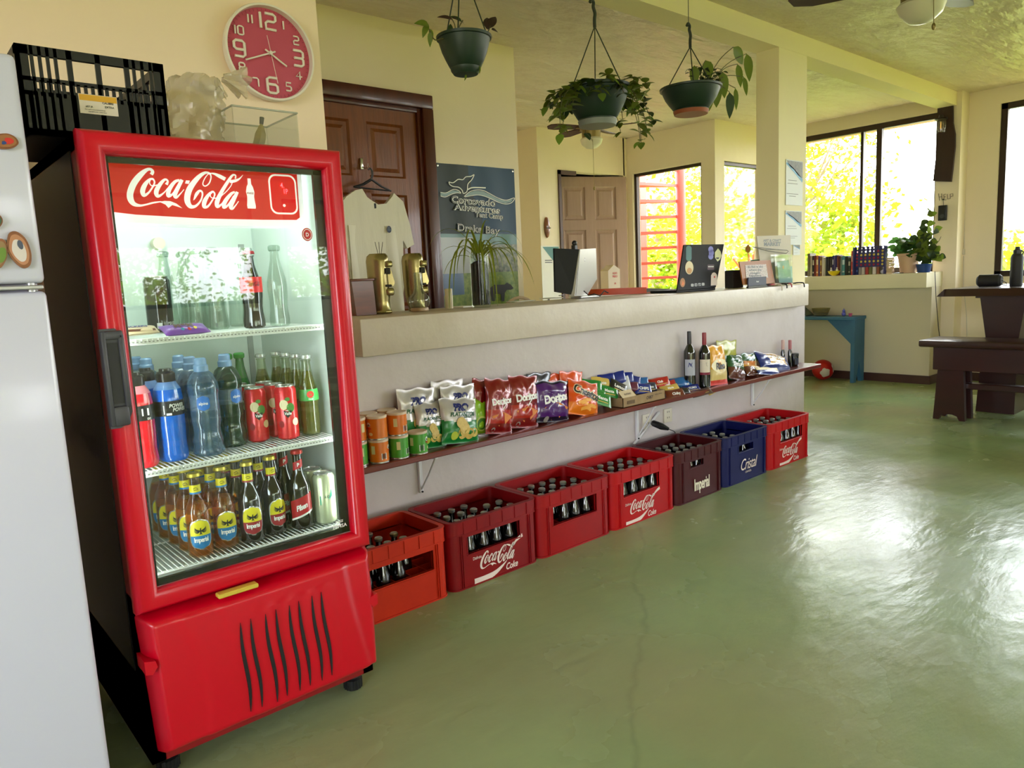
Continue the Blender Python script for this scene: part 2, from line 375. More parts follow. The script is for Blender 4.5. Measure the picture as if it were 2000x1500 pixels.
# wall facing the counter with window: y = 4.155, window x 6.46..7.20, z 0.99..2.15
m = MB(); m.box(6.42, 6.46, 4.155, 4.28, 0, CZ); m.box(6.46, 7.22, 4.155, 4.28, 2.15, CZ); m.box(6.46, 7.22, 4.155, 4.28, 0, 0.98); m.box(7.22, 7.52, 4.155, 4.28, 0, CZ)
struct('wall_nook_side', m, wall_m)
# nook wall: thick below the sill, window z 0.99..2.40 from y 2.56 to 4.10
m = MB(); m.box(7.07, 7.40, 2.47, 4.155, 0, 0.88); m.box(7.40, 7.52, 2.55, 4.155, 0, 0.99); m.box(7.40, 7.52, 2.55, 4.155, 2.40, CZ); m.box(7.40, 7.52, 4.06, 4.155, 0.99, 2.40)
struct('wall_nook', m, mat('shaded nook paint', (212, 202, 174), 0.75, bump=(9, 0.25, 0.01)))  # duller copy of the wall paint, the nook's shade is put into its colour
# pillar at the far end of the beam
struct('wall_pillar', MB().box(7.30, 7.52, 2.36, 2.55, 0, CZ), wall_m)
# right wall, window y -0.6..2.12, z 0.93..2.39, further window to the south
def wall_with_windows(name, fixed, thick, lo, hi, wins, along):
    m = MB(); edges = [lo]
    def b(a0, a1, z0, z1):
        if along == 'y': m.box(fixed, fixed + thick, a0, a1, z0, z1)
        else: m.box(a0, a1, fixed, fixed + thick, z0, z1)
    p = lo
    for a0, a1, z0, z1 in wins:
        b(p, a0, 0, CZ); 
        if z0 > 0: b(a0, a1, 0, z0)
        b(a0, a1, z1, CZ); p = a1
    b(p, hi, 0, CZ)
    return struct(name, m, wall_m)
wall_with_windows('wall_right', 7.48, 0.12, -6.2, 2.36, [(-5.6, -3.4, 0.93, 2.39), (-2.9, -0.9, 0.93, 2.39), (-0.35, 2.12, 0.93, 2.39)], 'y')
wall_with_windows('wall_south', -6.2, 0.12, -2.4, 7.6, [(-2.1, 1.2, 0.0, 2.3), (1.75, 3.9, 0.95, 2.3), (4.3, 6.9, 0.95, 2.3)], 'x')
wall_with_windows('wall_west', -2.4, -0.12, -6.2, 2.56, [(-1.6, 0.6, 0.7, 2.2)], 'y')
# beam and pillar on the counter
struct('trim_beam', MB().box(-2.4, 7.48, 2.40, 2.555, 2.41, CZ), beam_m)
struct('wall_column', MB().box(4.326, 4.668, 2.402, 2.553, 0.985, 2.41), beam_m)
# skirting
struct('baseboard_nook', MB().box(7.055, 7.07, 2.455, 4.155, 0, 0.075), basebd_m)
struct('baseboard_pillar', MB().box(7.07, 7.30, 2.455, 2.47, 0, 0.075), basebd_m)
struct('baseboard_right', MB().box(7.465, 7.48, -6.0, 2.36, 0, 0.075), basebd_m)
struct('baseboard_side', MB().box(6.42, 7.05, 4.14, 4.155, 0, 0.075), basebd_m)
# nook window sill box
struct('trim_sill', MB().rbox(6.93, 7.40, 2.465, 4.15, 0.865, 0.995, 0.006), mat('sill paint', (222, 214, 180), 0.6))
# ---------------------------------------------------------------- windows
def window(name, x0, x1, y0, y1, z0, z1, along, bars, t=0.035, d=0.05, glass=True, pos=0):
    e = bpy.data.objects.new(name, None); C.objects.link(e); e.location = (x0, y0, z0); e['kind'] = 'structure'
    m = MB()
    def b(a0, a1, q0, q1):
        if along == 'y': m.rbox(x0 + pos, x0 + pos + d, a0, a1, q0, q1, 0.003, 1)
        else: m.rbox(a0, a1, y0 + pos, y0 + pos + d, q0, q1, 0.003, 1)
    A0, A1 = (y0, y1) if along == 'y' else (x0, x1)
    b(A0, A1, z0, z0 + t); b(A0, A1, z1 - t, z1); b(A0, A0 + t, z0, z1); b(A1 - t, A1, z0, z1)
    obj('window_frame', m, frame_m, e)
    for a, w in bars:
        m = MB(); b(a - w / 2, a + w / 2, z0 + t, z1 - t); obj('mullion', m, frame_m, e)
    if glass:
        g = MB()
        if along == 'y': g.box(x0 + pos + d / 2 - 0.002, x0 + pos + d / 2 + 0.002, A0 + t, A1 - t, z0 + t, z1 - t)
        else: g.box(A0 + t, A1 - t, y0 + pos + d / 2 - 0.002, y0 + pos + d / 2 + 0.002, z0 + t, z1 - t)
        obj('pane', g, glass_m, e)
    return e
window('window_1', 7.42, 7.47, 2.55, 4.06, 0.995, 2.40, 'y', [(un(1683, 350, 'x', 7.43).y, 0.028), (un(1716, 350, 'x', 7.43).y, 0.05)], 0.05)
window('window_2', 7.50, 7.55, -0.35, 2.12, 0.93, 2.39, 'y', [(0.9, 0.04)], 0.05)
window('window_3', 7.50, 7.55, -2.9, -0.9, 0.93, 2.39, 'y', [(-1.9, 0.04)], 0.05)
window('window_4', 6.46, 7.22, 4.18, 4.23, 0.98, 2.15, 'x', [], 0.035)
window('window_5', 6.33, 6.38, 4.31, 5.17, 0.0, 2.15, 'y', [], 0.03, glass=False)
window('window_6', 1.75, 3.9, -6.17, -6.12, 0.95, 2.3, 'x', [(2.8, 0.05)], 0.05, glass=False)
window('window_7', 4.3, 6.9, -6.17, -6.12, 0.95, 2.3, 'x', [(5.6, 0.05)], 0.05, glass=False)
# ---------------------------------------------------------------- brown panelled door (closed) and pale open door
def panel_door(name, w, h, t, m_, rows, frame=None, knob=False, kind='structure'):
    """slab in local x (0..w), y (0..t), z; rows = list of (z0,z1); raised panels two across"""
    e = bpy.data.objects.new(name, None); C.objects.link(e); e['kind'] = kind
    b = MB(); st = 0.115 * w / 0.8
    cols = [(st, w / 2 - st * 0.45), (w / 2 + st * 0.45, w - st)]
    xs = sorted({0, w} | {c for p in cols for c in p}); zs = sorted({0, h} | {z for r in rows for z in r})
    for side in (0, 1):
        yy = 0 if side == 0 else t; sg = 1 if side == 0 else -1
        for i in range(len(xs) - 1):
            for j in range(len(zs) - 1):
                x0, x1, z0, z1 = xs[i], xs[i + 1], zs[j], zs[j + 1]
                if (x0, x1) in cols and (z0, z1) in rows:
                    L = []
                    for q, dep in ((0, 0), (0.012, 0.012), (0.03, 0.012), (0.05, 0.003)):
                        L.append([(x0 + q, yy + sg * dep, z0 + q), (x1 - q, yy + sg * dep, z0 + q), (x1 - q, yy + sg * dep, z1 - q), (x0 + q, yy + sg * dep, z1 - q)])
                    for a_, b_ in zip(L, L[1:]):
                        for k in range(4):
                            p = [a_[k], a_[(k + 1) % 4], b_[(k + 1) % 4], b_[k]]
                            b.poly(p if side == 0 else p[::-1])
                    b.poly(L[-1] if side == 0 else L[-1][::-1])
                else:
                    p = [(x0, yy, z0), (x1, yy, z0), (x1, yy, z1), (x0, yy, z1)]
                    b.poly(p if side == 0 else p[::-1])
    b.poly([(0, 0, 0), (0, 0, h), (0, t, h), (0, t, 0)]); b.poly([(w, 0, 0), (w, t, 0), (w, t, h), (w, 0, h)]); b.poly([(0, 0, h), (w, 0, h), (w, t, h), (0, t, h)])
    o = obj('door_leaf', b, m_, e, local=True, sharp=20)
    return e
d1 = panel_door('door_1', 0.80, 2.08, 0.04, door_m, [(0.10, 0.85), (0.95, 1.60), (1.69, 1.98)]); d1.location = (1.70, 3.585, 0)
m = MB()
m.rbox(1.62, 1.70, 3.545, 3.66, 0, 2.08, 0.006); m.rbox(2.50, 2.575, 3.545, 3.66, 0, 2.08, 0.006); m.rbox(1.62, 2.575, 3.545, 3.66, 2.08, 2.155, 0.006)
m.rbox(1.70, 1.725, 3.565, 3.59, 0, 2.08, 0.003); m.rbox(2.475, 2.50, 3.565, 3.59, 0, 2.08, 0.003); m.rbox(1.725, 2.475, 3.565, 3.59, 2.055, 2.08, 0.003)
obj('door_frame', m, doorf_m, d1)
d2 = panel_door('door_2', 0.86, 2.12, 0.04, paledoor_m, [(0.12, 0.85), (0.97, 1.62), (1.72, 2.0)][:0] or [(0.12, 0.80), (0.90, 1.58), (1.68, 2.02)])
# swung open, hinged at the right jamb of the doorway
p0 = un(1113, 345, 'z', 2.12); 
hinge = Vector((6.22, 5.19, 0.0))
far = un(1115, 345, 'z', 2.12)
ang = math.atan2(far.y - hinge.y, far.x - hinge.x)
d2.location = (hinge.x + math.cos(ang) * 0.86, hinge.y + math.sin(ang) * 0.86, 0); d2.rotation_euler = (0, 0, ang + math.pi)
kn = MB().ball((0.06, -0.03, 1.0), 0.03, 14).cyl((0.06, 0.0, 1.0), (0.06, -0.03, 1.0), 0.012)
obj('door_knob', kn, mat('brass', (180, 150, 80), 0.3, metal=1), d2, local=True)
m = MB(); m.box(5.25, 5.285, 5.225, 5.37, 0, 2.14); m.box(5.25, 5.50, 5.225, 5.25, 2.10, 2.14)
struct('door_3', m, mat('doorway trim', (70, 40, 28), 0.5))
# ---------------------------------------------------------------- portals that guide daylight through the openings
def portal(loc, rot, sx, sy):
    l = bpy.data.lights.new('daylight_portal', 'AREA'); l.shape = 'RECTANGLE'; l.size = sx; l.size_y = sy; l.cycles.is_portal = True
    o = bpy.data.objects.new('daylight_portal', l); C.objects.link(o); o.location = loc; o.rotation_euler = rot
portal((7.62, 0.885, 1.66), (R(90), 0, R(90)), 2.47, 1.46)
portal((7.62, -1.9, 1.66), (R(90), 0, R(90)), 2.0, 1.46)
portal((7.54, 3.3, 1.7), (R(90), 0, R(90)), 1.5, 1.4)
portal((2.83, -6.22, 1.62), (R(90), 0, 0), 2.15, 1.35)
portal((5.6, -6.22, 1.62), (R(90), 0, 0), 2.6, 1.35)
portal((-0.45, -6.22, 1.15), (R(90), 0, 0), 3.3, 2.3)
portal((-2.54, -0.5, 1.45), (R(90), 0, R(-90)), 2.2, 1.5)
portal((7.62, -4.5, 1.66), (R(90), 0, R(90)), 2.2, 1.46)
portal((6.44, 4.74, 1.07), (R(90), 0, R(90)), 0.86, 2.15)
portal((6.84, 4.3, 1.57), (R(90), 0, R(180)), 0.76, 1.17)

m = MB(); m.v += [(-3.9, -7.38, CZ), (8.4, -7.38, CZ), (8.4, -9.3, 1.86), (-3.9, -9.3, 1.86), (-3.9, -7.38, CZ + .08), (8.4, -7.38, CZ + .08), (8.4, -9.3, 1.94), (-3.9, -9.3, 1.94)]
for f in ((3, 2, 1, 0), (4, 5, 6, 7), (0, 1, 5, 4), (1, 2, 6, 5), (2, 3, 7, 6), (3, 0, 4, 7)): m.face(f)
struct('ceiling_veranda', m, mat('eave boards', (150, 104, 92), .7))
# ================================================================ counter, shelf
ctr = thing('service_counter', 'long white plastered service counter with thick overhanging top', 'counter', (3.0, 2.48, 0))
obj('counter_wall', MB().box(1.30, 4.667, 2.40, 2.545, 0, 0.90), white_m, ctr)
m = MB()
m.rbox(1.325, 4.612, 2.345, 2.80, 0.847, 0.985, 0.006, 2); m.box(1.3, 1.325, 2.42, 2.80, 0.85, 0.984)
obj('counter_top', m, mat('counter top paint', (214, 204, 194), 0.45, bump=(26, 0.4, 0.005), vary=(5, (204, 192, 178), 0.4)), ctr)
SHZ = 0.470; SHY = 2.25
sh = thing('wall_shelf', 'long dark red varnished wooden snack shelf on the counter front', 'shelf', (2.9, 2.32, SHZ - 0.024))
obj('board', MB().rbox(1.10, 4.60, SHY, 2.399, SHZ - 0.024, SHZ, 0.003, 1), mat('red brown varnished board', (122, 44, 32), 0.3, coat=0.5, bump=(20, 0.3, 0.002, (0.6, 8, 8)), vary=(6, (88, 26, 20), 0.7, (0.5, 9, 9))), sh)
wire_m = mat('white bracket enamel', (222, 222, 226), 0.4)
for px, py in ((822, 962), (1244, 858), (1469, 792)):
    p = un(px, py, 'y', 2.395)
    m = MB(); m.rbox(p.x - 0.008, p.x + 0.008, 2.385, 2.399, p.z, SHZ - 0.024, 0.002, 1); m.rbox(p.x - 0.008, p.x + 0.008, 2.27, 2.399, SHZ - 0.036, SHZ - 0.024, 0.002, 1)
    m.tube([(p.x, 2.39, p.z + 0.012), (p.x, 2.33, (p.z + SHZ) / 2 - 0.01), (p.x, 2.28, SHZ - 0.034)], 0.004)
    b = obj('bracket', m, wire_m, sh)
    obj('screw', MB().cyl((p.x, 2.386, p.z + 0.006), (p.x, 2.380, p.z + 0.006), 0.004, n=8), mat('dark screw', (40, 38, 36), 0.4, metal=0.8), b)
# diagonal white cable trunk by the sockets
a = un(1287, 805, 'y', 2.39); b = un(1238, 868, 'y', 2.39)
tag(obj('cable_cover', MB().tube([a, b], 0.007, 6), wire_m), 'white cable trunking slanting down the counter front beside the sockets', 'cable cover')
# sockets
soc_m = mat('ivory socket plate', (214, 206, 188), 0.4)
for px, py, lb in ((1262, 823, 'ivory double wall socket left of the black charger'), (1303, 812, 'ivory wall socket right of the white cable trunking')):
    p = un(px, py, 'y', 2.40); m = MB().rbox(p.x - 0.035, p.x + 0.035, 2.392, 2.3995, p.z - 0.055 + 0.02, p.z + 0.055 - 0.015, 0.003, 2)
    o = tag(obj('wall_socket', m, soc_m), lb, 'wall socket')
    h = MB()
    for dz in (-0.013, 0.018):
        for dx in (-0.007, 0.007): h.box(p.x + dx - 0.0015, p.x + dx + 0.0015, 2.3912, 2.3921, p.z + dz, p.z + dz + 0.009)
    obj('socket_slots', h, mat('slot black', (15, 15, 15), 0.6), o)
ch = thing('plug_adapter', 'black plug-in charger stuck in the right wall socket', 'charger', un(1295, 830, 'y', 2.36))
blk = mat('black plastic', (20, 20, 22), 0.38)
a = un(1272, 825, 'y', 2.36); b = un(1306, 838, 'y', 2.30)
obj('charger_body', MB().tube([a, a.lerp(b, .12), a.lerp(b, .6), b], [0.010, 0.016, 0.018, 0.008], 8), blk, ch)
e = un(1322, 850, 'y', 2.375)
obj('cord', MB().tube([b, b.lerp(e, .5) + Vector((0.01, 0, 0.004)), e, e + Vector((0.02, 0.005, -0.14))], 0.0025, 6), blk, ch)

# ================================================================ crates
def ring(mb, w, d, r, t, z0, z1, gaps=(), mi=0, n=5, flare=0.0):
    """rounded-rectangle wall, centre at the origin; gaps = (x0,x1) spans left open in the front (y=-d/2) side"""
    def loop(w, d, r):
        P = []
        for cx, cy, a0 in ((w / 2 - r, -d / 2 + r, 270), (w / 2 - r, d / 2 - r, 0), (-w / 2 + r, d / 2 - r, 90), (-w / 2 + r, -d / 2 + r, 180)):
            for i in range(n + 1): a = R(a0 + 90 * i / n); P.append((cx + r * math.cos(a), cy + r * math.sin(a)))
        for g0, g1 in gaps: P.append((g0, -d / 2)); P.append((g1, -d / 2))
        return P
    o = loop(w, d, r); i_ = loop(w - 2 * t, d - 2 * t, max(r - t, 0.004)); N = len(o); k = len(mb.v)
    f = lambda P, z, s: [(x * s, y * s, z) for x, y in P]
    mb.v += f(o, z0, 1) + f(o, z1, 1 + flare) + f(i_, z0, 1) + f(i_, z1, 1 + flare)
    base = N - 2 * len(gaps)
    for a in range(N):
        b = (a + 1) % N
        if a >= base and (a - base) % 2 == 0:
            mb.face((k + a, k + 2 * N + a, k + 3 * N + a, k + N + a), mi); mb.face((k + b, k + N + b, k + 3 * N + b, k + 2 * N + b), mi); continue
        mb.face((k + a, k + b, k + N + b, k + N + a), mi); mb.face((k + 2 * N + b, k + 2 * N + a, k + 3 * N + a, k + 3 * N + b), mi)
        mb.face((k + N + a, k + N + b, k + 3 * N + b, k + 3 * N + a), mi); mb.face((k + b, k + a, k + 2 * N + a, k + 2 * N + b), mi)
CH = 0.255
def crate(w, d, col, col2, win, label, cx, cyf, name='bottle_crate'):
    z0w, z1w, x0w, x1w = win; m_ = mat('crate plastic %d_%d_%d' % col, col, 0.45, spec=0.3, vary=(9, col2, 0.6))
    e = thing(name, label, 'crate', (cx, cyf + d / 2, 0))
    b = MB(); t = 0.012
    ring(b, w - 0.008, d - 0.008, 0.032, t, 0.0, z0w)
    ring(b, w - 0.008, d - 0.008, 0.032, t, z0w, z1w, gaps=((x0w, x1w),))
    ring(b, w - 0.008, d - 0.008, 0.032, t, z1w, 0.21)
    b.box(-w / 2 + 0.02, w / 2 - 0.02, -d / 2 + 0.02, d / 2 - 0.02, 0.006, 0.014)
    for sx in (-1, 1):                    # raised corner ribs on the front
        for q in (0.045, 0.052):
            b.box(sx * (w / 2 - q) - 0.0015, sx * (w / 2 - q) + 0.0015, -d / 2 - 0.0005, -d / 2 + 0.006, 0.004, 0.21)
    b.rbox(x0w - 0.006, x1w + 0.006, -d / 2 + 0.001, -d / 2 + 0.012, z0w - 0.006, z0w, 0.002, 1)
    b.rbox(x0w - 0.006, x0w, -d / 2 + 0.001, -d / 2 + 0.012, z0w, z1w, 0.002, 1); b.rbox(x1w, x1w + 0.006, -d / 2 + 0.001, -d / 2 + 0.012, z0w, z1w, 0.002, 1)
    ring(b, w - 0.002, d - 0.002, 0.034, t + 0.003, 0.0, 0.006)
    obj('crate_body', b, m_, e, local=True)
    b = MB(); ring(b, w, d, 0.036, t + 0.004, 0.205, CH - 0.004); ring(b, w + 0.004, d + 0.004, 0.038, t + 0.007, CH - 0.004, CH)
    ring(b, w + 0.003, d + 0.003, 0.037, t + 0.004, 0.203, 0.207)
    for i in range(6): x = -w / 2 + 0.06 + (w - 0.12) * i / 5; b.box(x - 0.0015, x + 0.0015, -d / 2 - 0.0025, -d / 2 + 0.004, 0.207, CH - 0.003)
    obj('rim', b, m_, e, local=True)
    b = MB()                              # inner cell dividers
    nx, ny = 6, 4
    for i in range(1, nx): x = -w / 2 + 0.016 + (w - 0.032) * i / nx; b.box(x - 0.0015, x + 0.0015, -d / 2 + 0.016, d / 2 - 0.016, 0.014, 0.11)
    for j in range(1, ny): y = -d / 2 + 0.016 + (d - 0.032) * j / ny; b.box(-w / 2 + 0.016, w / 2 - 0.016, y - 0.0015, y + 0.0015, 0.014, 0.11)
    obj('dividers', b, m_, e, local=True)
    return e
print_w = mat('white crate print', (232, 214, 206), 0.6)
def crate_script(e, d, cx, cz, w, slope=0.0):
    b = MB(); f = lambda x, y: (cx + x * w, -d / 2 + 0.0025, cz + y * w * 1.1 + x * w * slope)
    b.add2d(SCRIPT, f)
    # sweeping ribbon under the word
    b.add2d(ribbon([[(-0.66, -0.36, 0.14), (-0.40, -0.36, 0.13), (-0.12, -0.32, 0.09), (0.08, -0.24, 0.05), (0.22, -0.16, 0.01)]]), f)
    b.add2d(ribbon([[(0.36, 0.06, 0.02), (0.46, 0.14, 0.04), (0.58, 0.20, 0.06), (0.68, 0.23, 0.07)]]), f)
    b.add2d(tf2d(text2d('Coke', 0.03, 0.3), 0.11, 0.13, 0.34, -0.28), f)
    b.add2d(tf2d(text2d('Disfrute', 0.01, 0.0), 0.05, 0.06, -0.56, 0.10), f)
    b.add2d(rect2d(0.12, 0.012), lambda x, y: f(x + 0.08, y - 0.42))
    obj('printed_logo', b, print_w, e, local=True)
dg = mat('dark bottle glass', (14, 12, 12), 0.08, spec=0.8, coat=0.4)
cg = clear('clear bottle glass', (214, 222, 214), 0.35, 0.05)
gt = mat('scuffed bottle lip', (168, 170, 166), 0.25, metal=0.4)
def soda_prof(h=0.205, r=0.025):
    return [(r * 0.86, 0), (r, h * 0.02), (r, h * 0.1), (r * 0.9, h * 0.2), (r * 0.88, h * 0.28), (r * 0.98, h * 0.42), (r, h * 0.5), (r * 0.94, h * 0.58), (r * 0.7, h * 0.70), (r * 0.48, h * 0.82), (r * 0.42, h * 0.92), (r * 0.5, h * 0.925), (r * 0.5, h * 0.94)]
def mk_soda(glass, name='soda_bottle', h=0.205, capm=None):
    def f():
        e = thing(name, '', 'bottle'); obj('bottle_glass', MB().lathe(soda_prof(h), n=14), glass, e, local=True)
        obj('bottle_lip', MB().lathe([(0.0135, h * 0.93), (0.0152, h * 0.945), (0.0152, h * 0.985), (0.012, h), (0.004, h * .99)], n=12), capm or gt, e, local=True)
        return e
    return f
sodaA = Maker(mk_soda(dg)); sodaB = Maker(mk_soda(mat('smoky bottle glass', (44, 42, 38), 0.1, spec=0.8, coat=0.3)))
CRY = 2.042
def fill(e, w, d, cells, maker, label, group, z=0.0165):
    nx, ny = 6, 4; a = e.location
    for i, j in cells:
        x = a.x - w / 2 + 0.016 + (w - 0.032) * (i + 0.5) / nx; y = a.y - d / 2 + 0.016 + (d - 0.032) * (j + 0.5) / ny
        maker((x + random.uniform(-.002, .002), y + random.uniform(-.002, .002), z), random.random() * 6, label, group)
def cw(a, b): return (a + b) / 2, b - a
x, w = cw(1.015, 1.438)
c1 = crate(w, 0.288, (204, 48, 16), (182, 36, 14), (0.115, 0.185, -0.15, 0.145), 'worn orange red bottle crate without lettering beside the fridge', x, CRY)
fill(c1, w, .288, [(i, j) for i in range(1, 5) for j in range(4) if (i, j) not in ((4, 0), (4, 3), (1, 3))] + [(1, 3)], sodaA, 'empty glass soda bottle standing in the orange crate', 'bottles in the orange crate')
x, w = cw(1.447, 1.872)
c2 = crate(w, 0.288, (140, 8, 16), (118, 6, 14), (0.125, 0.19, -0.135, 0.115), 'dark red crate with white script logo, beside the orange crate', x, CRY)
crate_script(c2, .288, 0.005, 0.083, 0.18)
fill(c2, w, .288, [(i, j) for i in range(6) for j in range(4) if (i, j) not in ((5, 3), (0, 0), (5, 0), (0, 3), (4, 3))], sodaA, 'glass soda bottle standing in the dark red script-logo crate', 'bottles in the dark red script crate')
x, w = cw(1.878, 2.302)
c3 = crate(w, 0.288, (162, 8, 14), (142, 8, 12), (0.12, 0.195, -0.135, 0.12), 'plain red bottle crate with no lettering, third from the fridge', x, CRY)
fill(c3, w, .288, [(i, j) for i in range(1, 6) for j in range(4) if (i, j) not in ((5, 0), (5, 3), (1, 0))], sodaA, 'glass soda bottle standing in the plain red crate', 'bottles in the plain red crate')
x, w = cw(2.310, 2.760)
c4 = crate(w, 0.288, (186, 4, 12), (166, 4, 10), (0.135, 0.20, -0.15, 0.10), 'bright red crate with white script logo, fourth from the fridge', x, CRY)
crate_script(c4, .288, -0.02, 0.078, 0.18)
fill(c4, w, .288, [(i, j) for i in range(6) for j in range(4) if (i, j) not in ((5, 0), (5, 3), (0, 3))], sodaB, 'glass soda bottle standing in the fourth crate from the fridge', 'bottles in the fourth crate')
x, w = cw(2.768, 3.158)
c5 = crate(w, 0.288, (72, 4, 10), (58, 4, 8), (0.165, 0.195, -0.085, 0.02), 'maroon beer crate with white gothic Imperial lettering', x, CRY)
b = MB().add2d(tf2d(text2d('Imperial', 0.04, 0.0, 0.94), 0.031, 0.058, 0.0, 0.078), lambda x, y: (x, -.1465, y)); obj('printed_logo', b, mat('cream crate print', (232, 222, 200), 0.6), c5, local=True)
fill(c5, w, .288, [(i, j) for i in range(6) for j in range(4) if (i, j) not in ((5, 0), (0, 0), (5, 3))], sodaA, 'dark beer bottle standing in the maroon crate', 'bottles in the maroon crate')
x, w = cw(3.166, 3.592)
c6 = crate(w, 0.288, (8, 16, 84), (6, 12, 66), (0.16, 0.195, -0.08, 0.055), 'blue beer crate with white slanted Cristal lettering', x, CRY)
b = MB().add2d(tf2d(text2d('Cristal', 0.0, 0.35, 0.9), 0.048, 0.062, 0.0, 0.093), lambda x, y: (x, -.1465, y)); b.add2d(tf2d(text2d('CERVEZA', 0.01, 0), 0.010, 0.010, 0.0, 0.048), lambda x, y: (x, -.1465, y)); obj('printed_logo', b, print_w, c6, local=True)
fill(c6, w, .288, [(i, j) for i in range(4) for j in range(4) if (i, j) not in ((0, 0),)], sodaA, 'dark bottle standing in the blue crate', 'bottles in the blue crate')
x, w = cw(3.602, 4.055)
c7 = crate(w, 0.288, (190, 10, 18), (168, 8, 14), (0.135, 0.20, -0.11, 0.13), 'bright red script-logo crate at the far end of the row', x, CRY)
crate_script(c7, .288, 0.0, 0.078, 0.18)
fill(c7, w, .288, [(i, j) for i in range(6) for j in range(4) if (i, j) not in ((5, 3),)], sodaB, 'glass soda bottle standing in the crate at the far end of the row', 'bottles in the farthest crate')
# ================================================================ white refrigerator at the left edge
enam = mat('white enamel', (198, 198, 214), 0.28, spec=0.5, coat=0.3)
wf = thing('refrigerator', 'tall white two-door refrigerator cut off by the left picture edge', 'refrigerator', (-0.1, 1.95, 0))
gz = un(40, 562, 'y', 1.60).z
obj('refrigerator_body', MB().rbox(-0.47, 0.255, 1.665, 2.30, 0.03, 1.525, 0.008, 2), enam, wf)
obj('freezer_door', MB().rbox(-0.472, 0.257, 1.60, 1.66, gz + 0.007, 1.537, 0.010, 3), enam, wf)
obj('main_door', MB().rbox(-0.472, 0.257, 1.60, 1.66, 0.05, gz - 0.007, 0.010, 3), enam, wf)
gry = mat('grey hinge metal', (168, 168, 170), 0.35, metal=0.6)
obj('hinge', MB().rbox(0.17, 0.252, 1.594, 1.66, gz - 0.004, gz + 0.004, 0.002, 1).cyl((0.235, 1.612, gz - 0.008), (0.235, 1.612, gz + 0.008), 0.007), gry, wf)
obj('plinth', MB().box(-0.46, 0.245, 1.68, 2.28, 0, 0.05), blk, wf)
wood_m = mat('magnet wood', (150, 88, 44), 0.4, coat=0.3, vary=(30, (96, 50, 24), 0.5))
def magnet(pts, lb, cols):
    P = [un(x, y, 'y', 1.5985) for x, y in pts]; cx = sum(p.x for p in P) / len(P); cz = sum(p.z for p in P) / len(P)
    o = MB(); loop = crom([(p.x, p.z) for p in P] + [(P[0].x, P[0].z)], 5)[:-1]
    o.prism(loop, lambda u, v, w: (u, w, v), 1.5995, 1.592)
    t = tag(obj('fridge_magnet', o, wood_m), lb, 'fridge magnet')
    for i, (sc, dx, dz, c) in enumerate(cols):
        k = MB(); k.prism([(cx + dx + (u - cx) * sc, cz + dz + (v - cz) * sc) for u, v in loop], lambda u, v, w: (u, w, v), 1.592, 1.5912 - 0.0003 * i)
        obj(['painted_field', 'painted_shape', 'painted_spot'][i % 3], k, mat('paint %d_%d_%d' % c, c, 0.4), t)
magnet([(-6, 263), (14, 262), (30, 270), (35, 282), (20, 291), (-6, 289)], 'small carved wooden magnet with red and blue painting, topmost on the fridge', [(0.8, 0, 0, (150, 96, 52)), (0.42, 0.002, 0, (196, 40, 30)), (0.22, -0.006, -0.004, (30, 60, 120))])
magnet([(13, 470), (18, 455), (32, 453), (50, 468), (60, 495), (58, 518), (44, 524), (26, 510), (14, 490)], 'oval wooden magnet with a pale silvery bird picture', [(0.82, 0, 0, (176, 120, 84)), (0.6, 0, -0.002, (206, 196, 190)), (0.25, 0.003, 0.008, (70, 78, 96))])
magnet([(-16, 480), (-8, 468), (6, 468), (14, 482), (12, 505), (0, 524), (-16, 520)], 'oval wooden magnet with green painting, cut by the picture edge', [(0.8, 0, 0, (140, 110, 70)), (0.5, 0.003, -0.004, (96, 130, 40))])
magnet([(-18, 422), (-6, 418), (3, 426), (4, 436), (-4, 446), (-18, 444)], 'small dark green magnet just above the two oval magnets', [(0.75, 0, 0, (48, 84, 60))])
# ================================================================ red display cooler
red = mat('cooler red', (190, 0, 30), 0.32, spec=0.4, coat=0.2)
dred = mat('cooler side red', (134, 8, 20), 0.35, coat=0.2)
FX0, FX1, FZ0, FZ1, FY = 0.352, 0.922, 0.425, 1.432, 1.650
CK = thing('display_cooler', 'tall red glass-door drinks cooler with lit script logo header', 'drinks cooler', (0.64, 1.93, 0))
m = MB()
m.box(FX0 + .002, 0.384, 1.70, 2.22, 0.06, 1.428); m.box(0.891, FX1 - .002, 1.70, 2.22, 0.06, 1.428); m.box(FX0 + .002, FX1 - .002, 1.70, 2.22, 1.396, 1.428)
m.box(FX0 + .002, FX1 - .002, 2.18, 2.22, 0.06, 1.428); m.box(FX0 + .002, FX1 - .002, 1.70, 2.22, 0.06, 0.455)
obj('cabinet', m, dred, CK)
liner = mat('cooler liner', (206, 214, 208), 0.35, spec=0.5)
m = MB(); a0, a1, b0, b1, c0, c1_ = 0.385, 0.890, 1.702, 2.179, 0.457, 1.395
m.poly([(a0, b1, c0), (a1, b1, c0), (a1, b1, c1_), (a0, b1, c1_)][::-1]); m.poly([(a0, b0, c0), (a0, b1, c0), (a0, b1, c1_), (a0, b0, c1_)]); m.poly([(a1, b0, c0), (a1, b1, c0), (a1, b1, c1_), (a1, b0, c1_)][::-1])
m.poly([(a0, b0, c0), (a1, b0, c0), (a1, b1, c0), (a0, b1, c0)]); m.poly([(a0, b0, c1_), (a1, b0, c1_), (a1, b1, c1_), (a0, b1, c1_)][::-1])
obj('liner', m, liner, CK)
m = MB()
for x in (0.42, 0.855): m.box(x - 0.008, x + 0.008, 2.174, 2.178, 0.48, 1.24)
obj('shelf_track', m, mat('track grey', (150, 156, 152), 0.4, metal=0.4), CK)
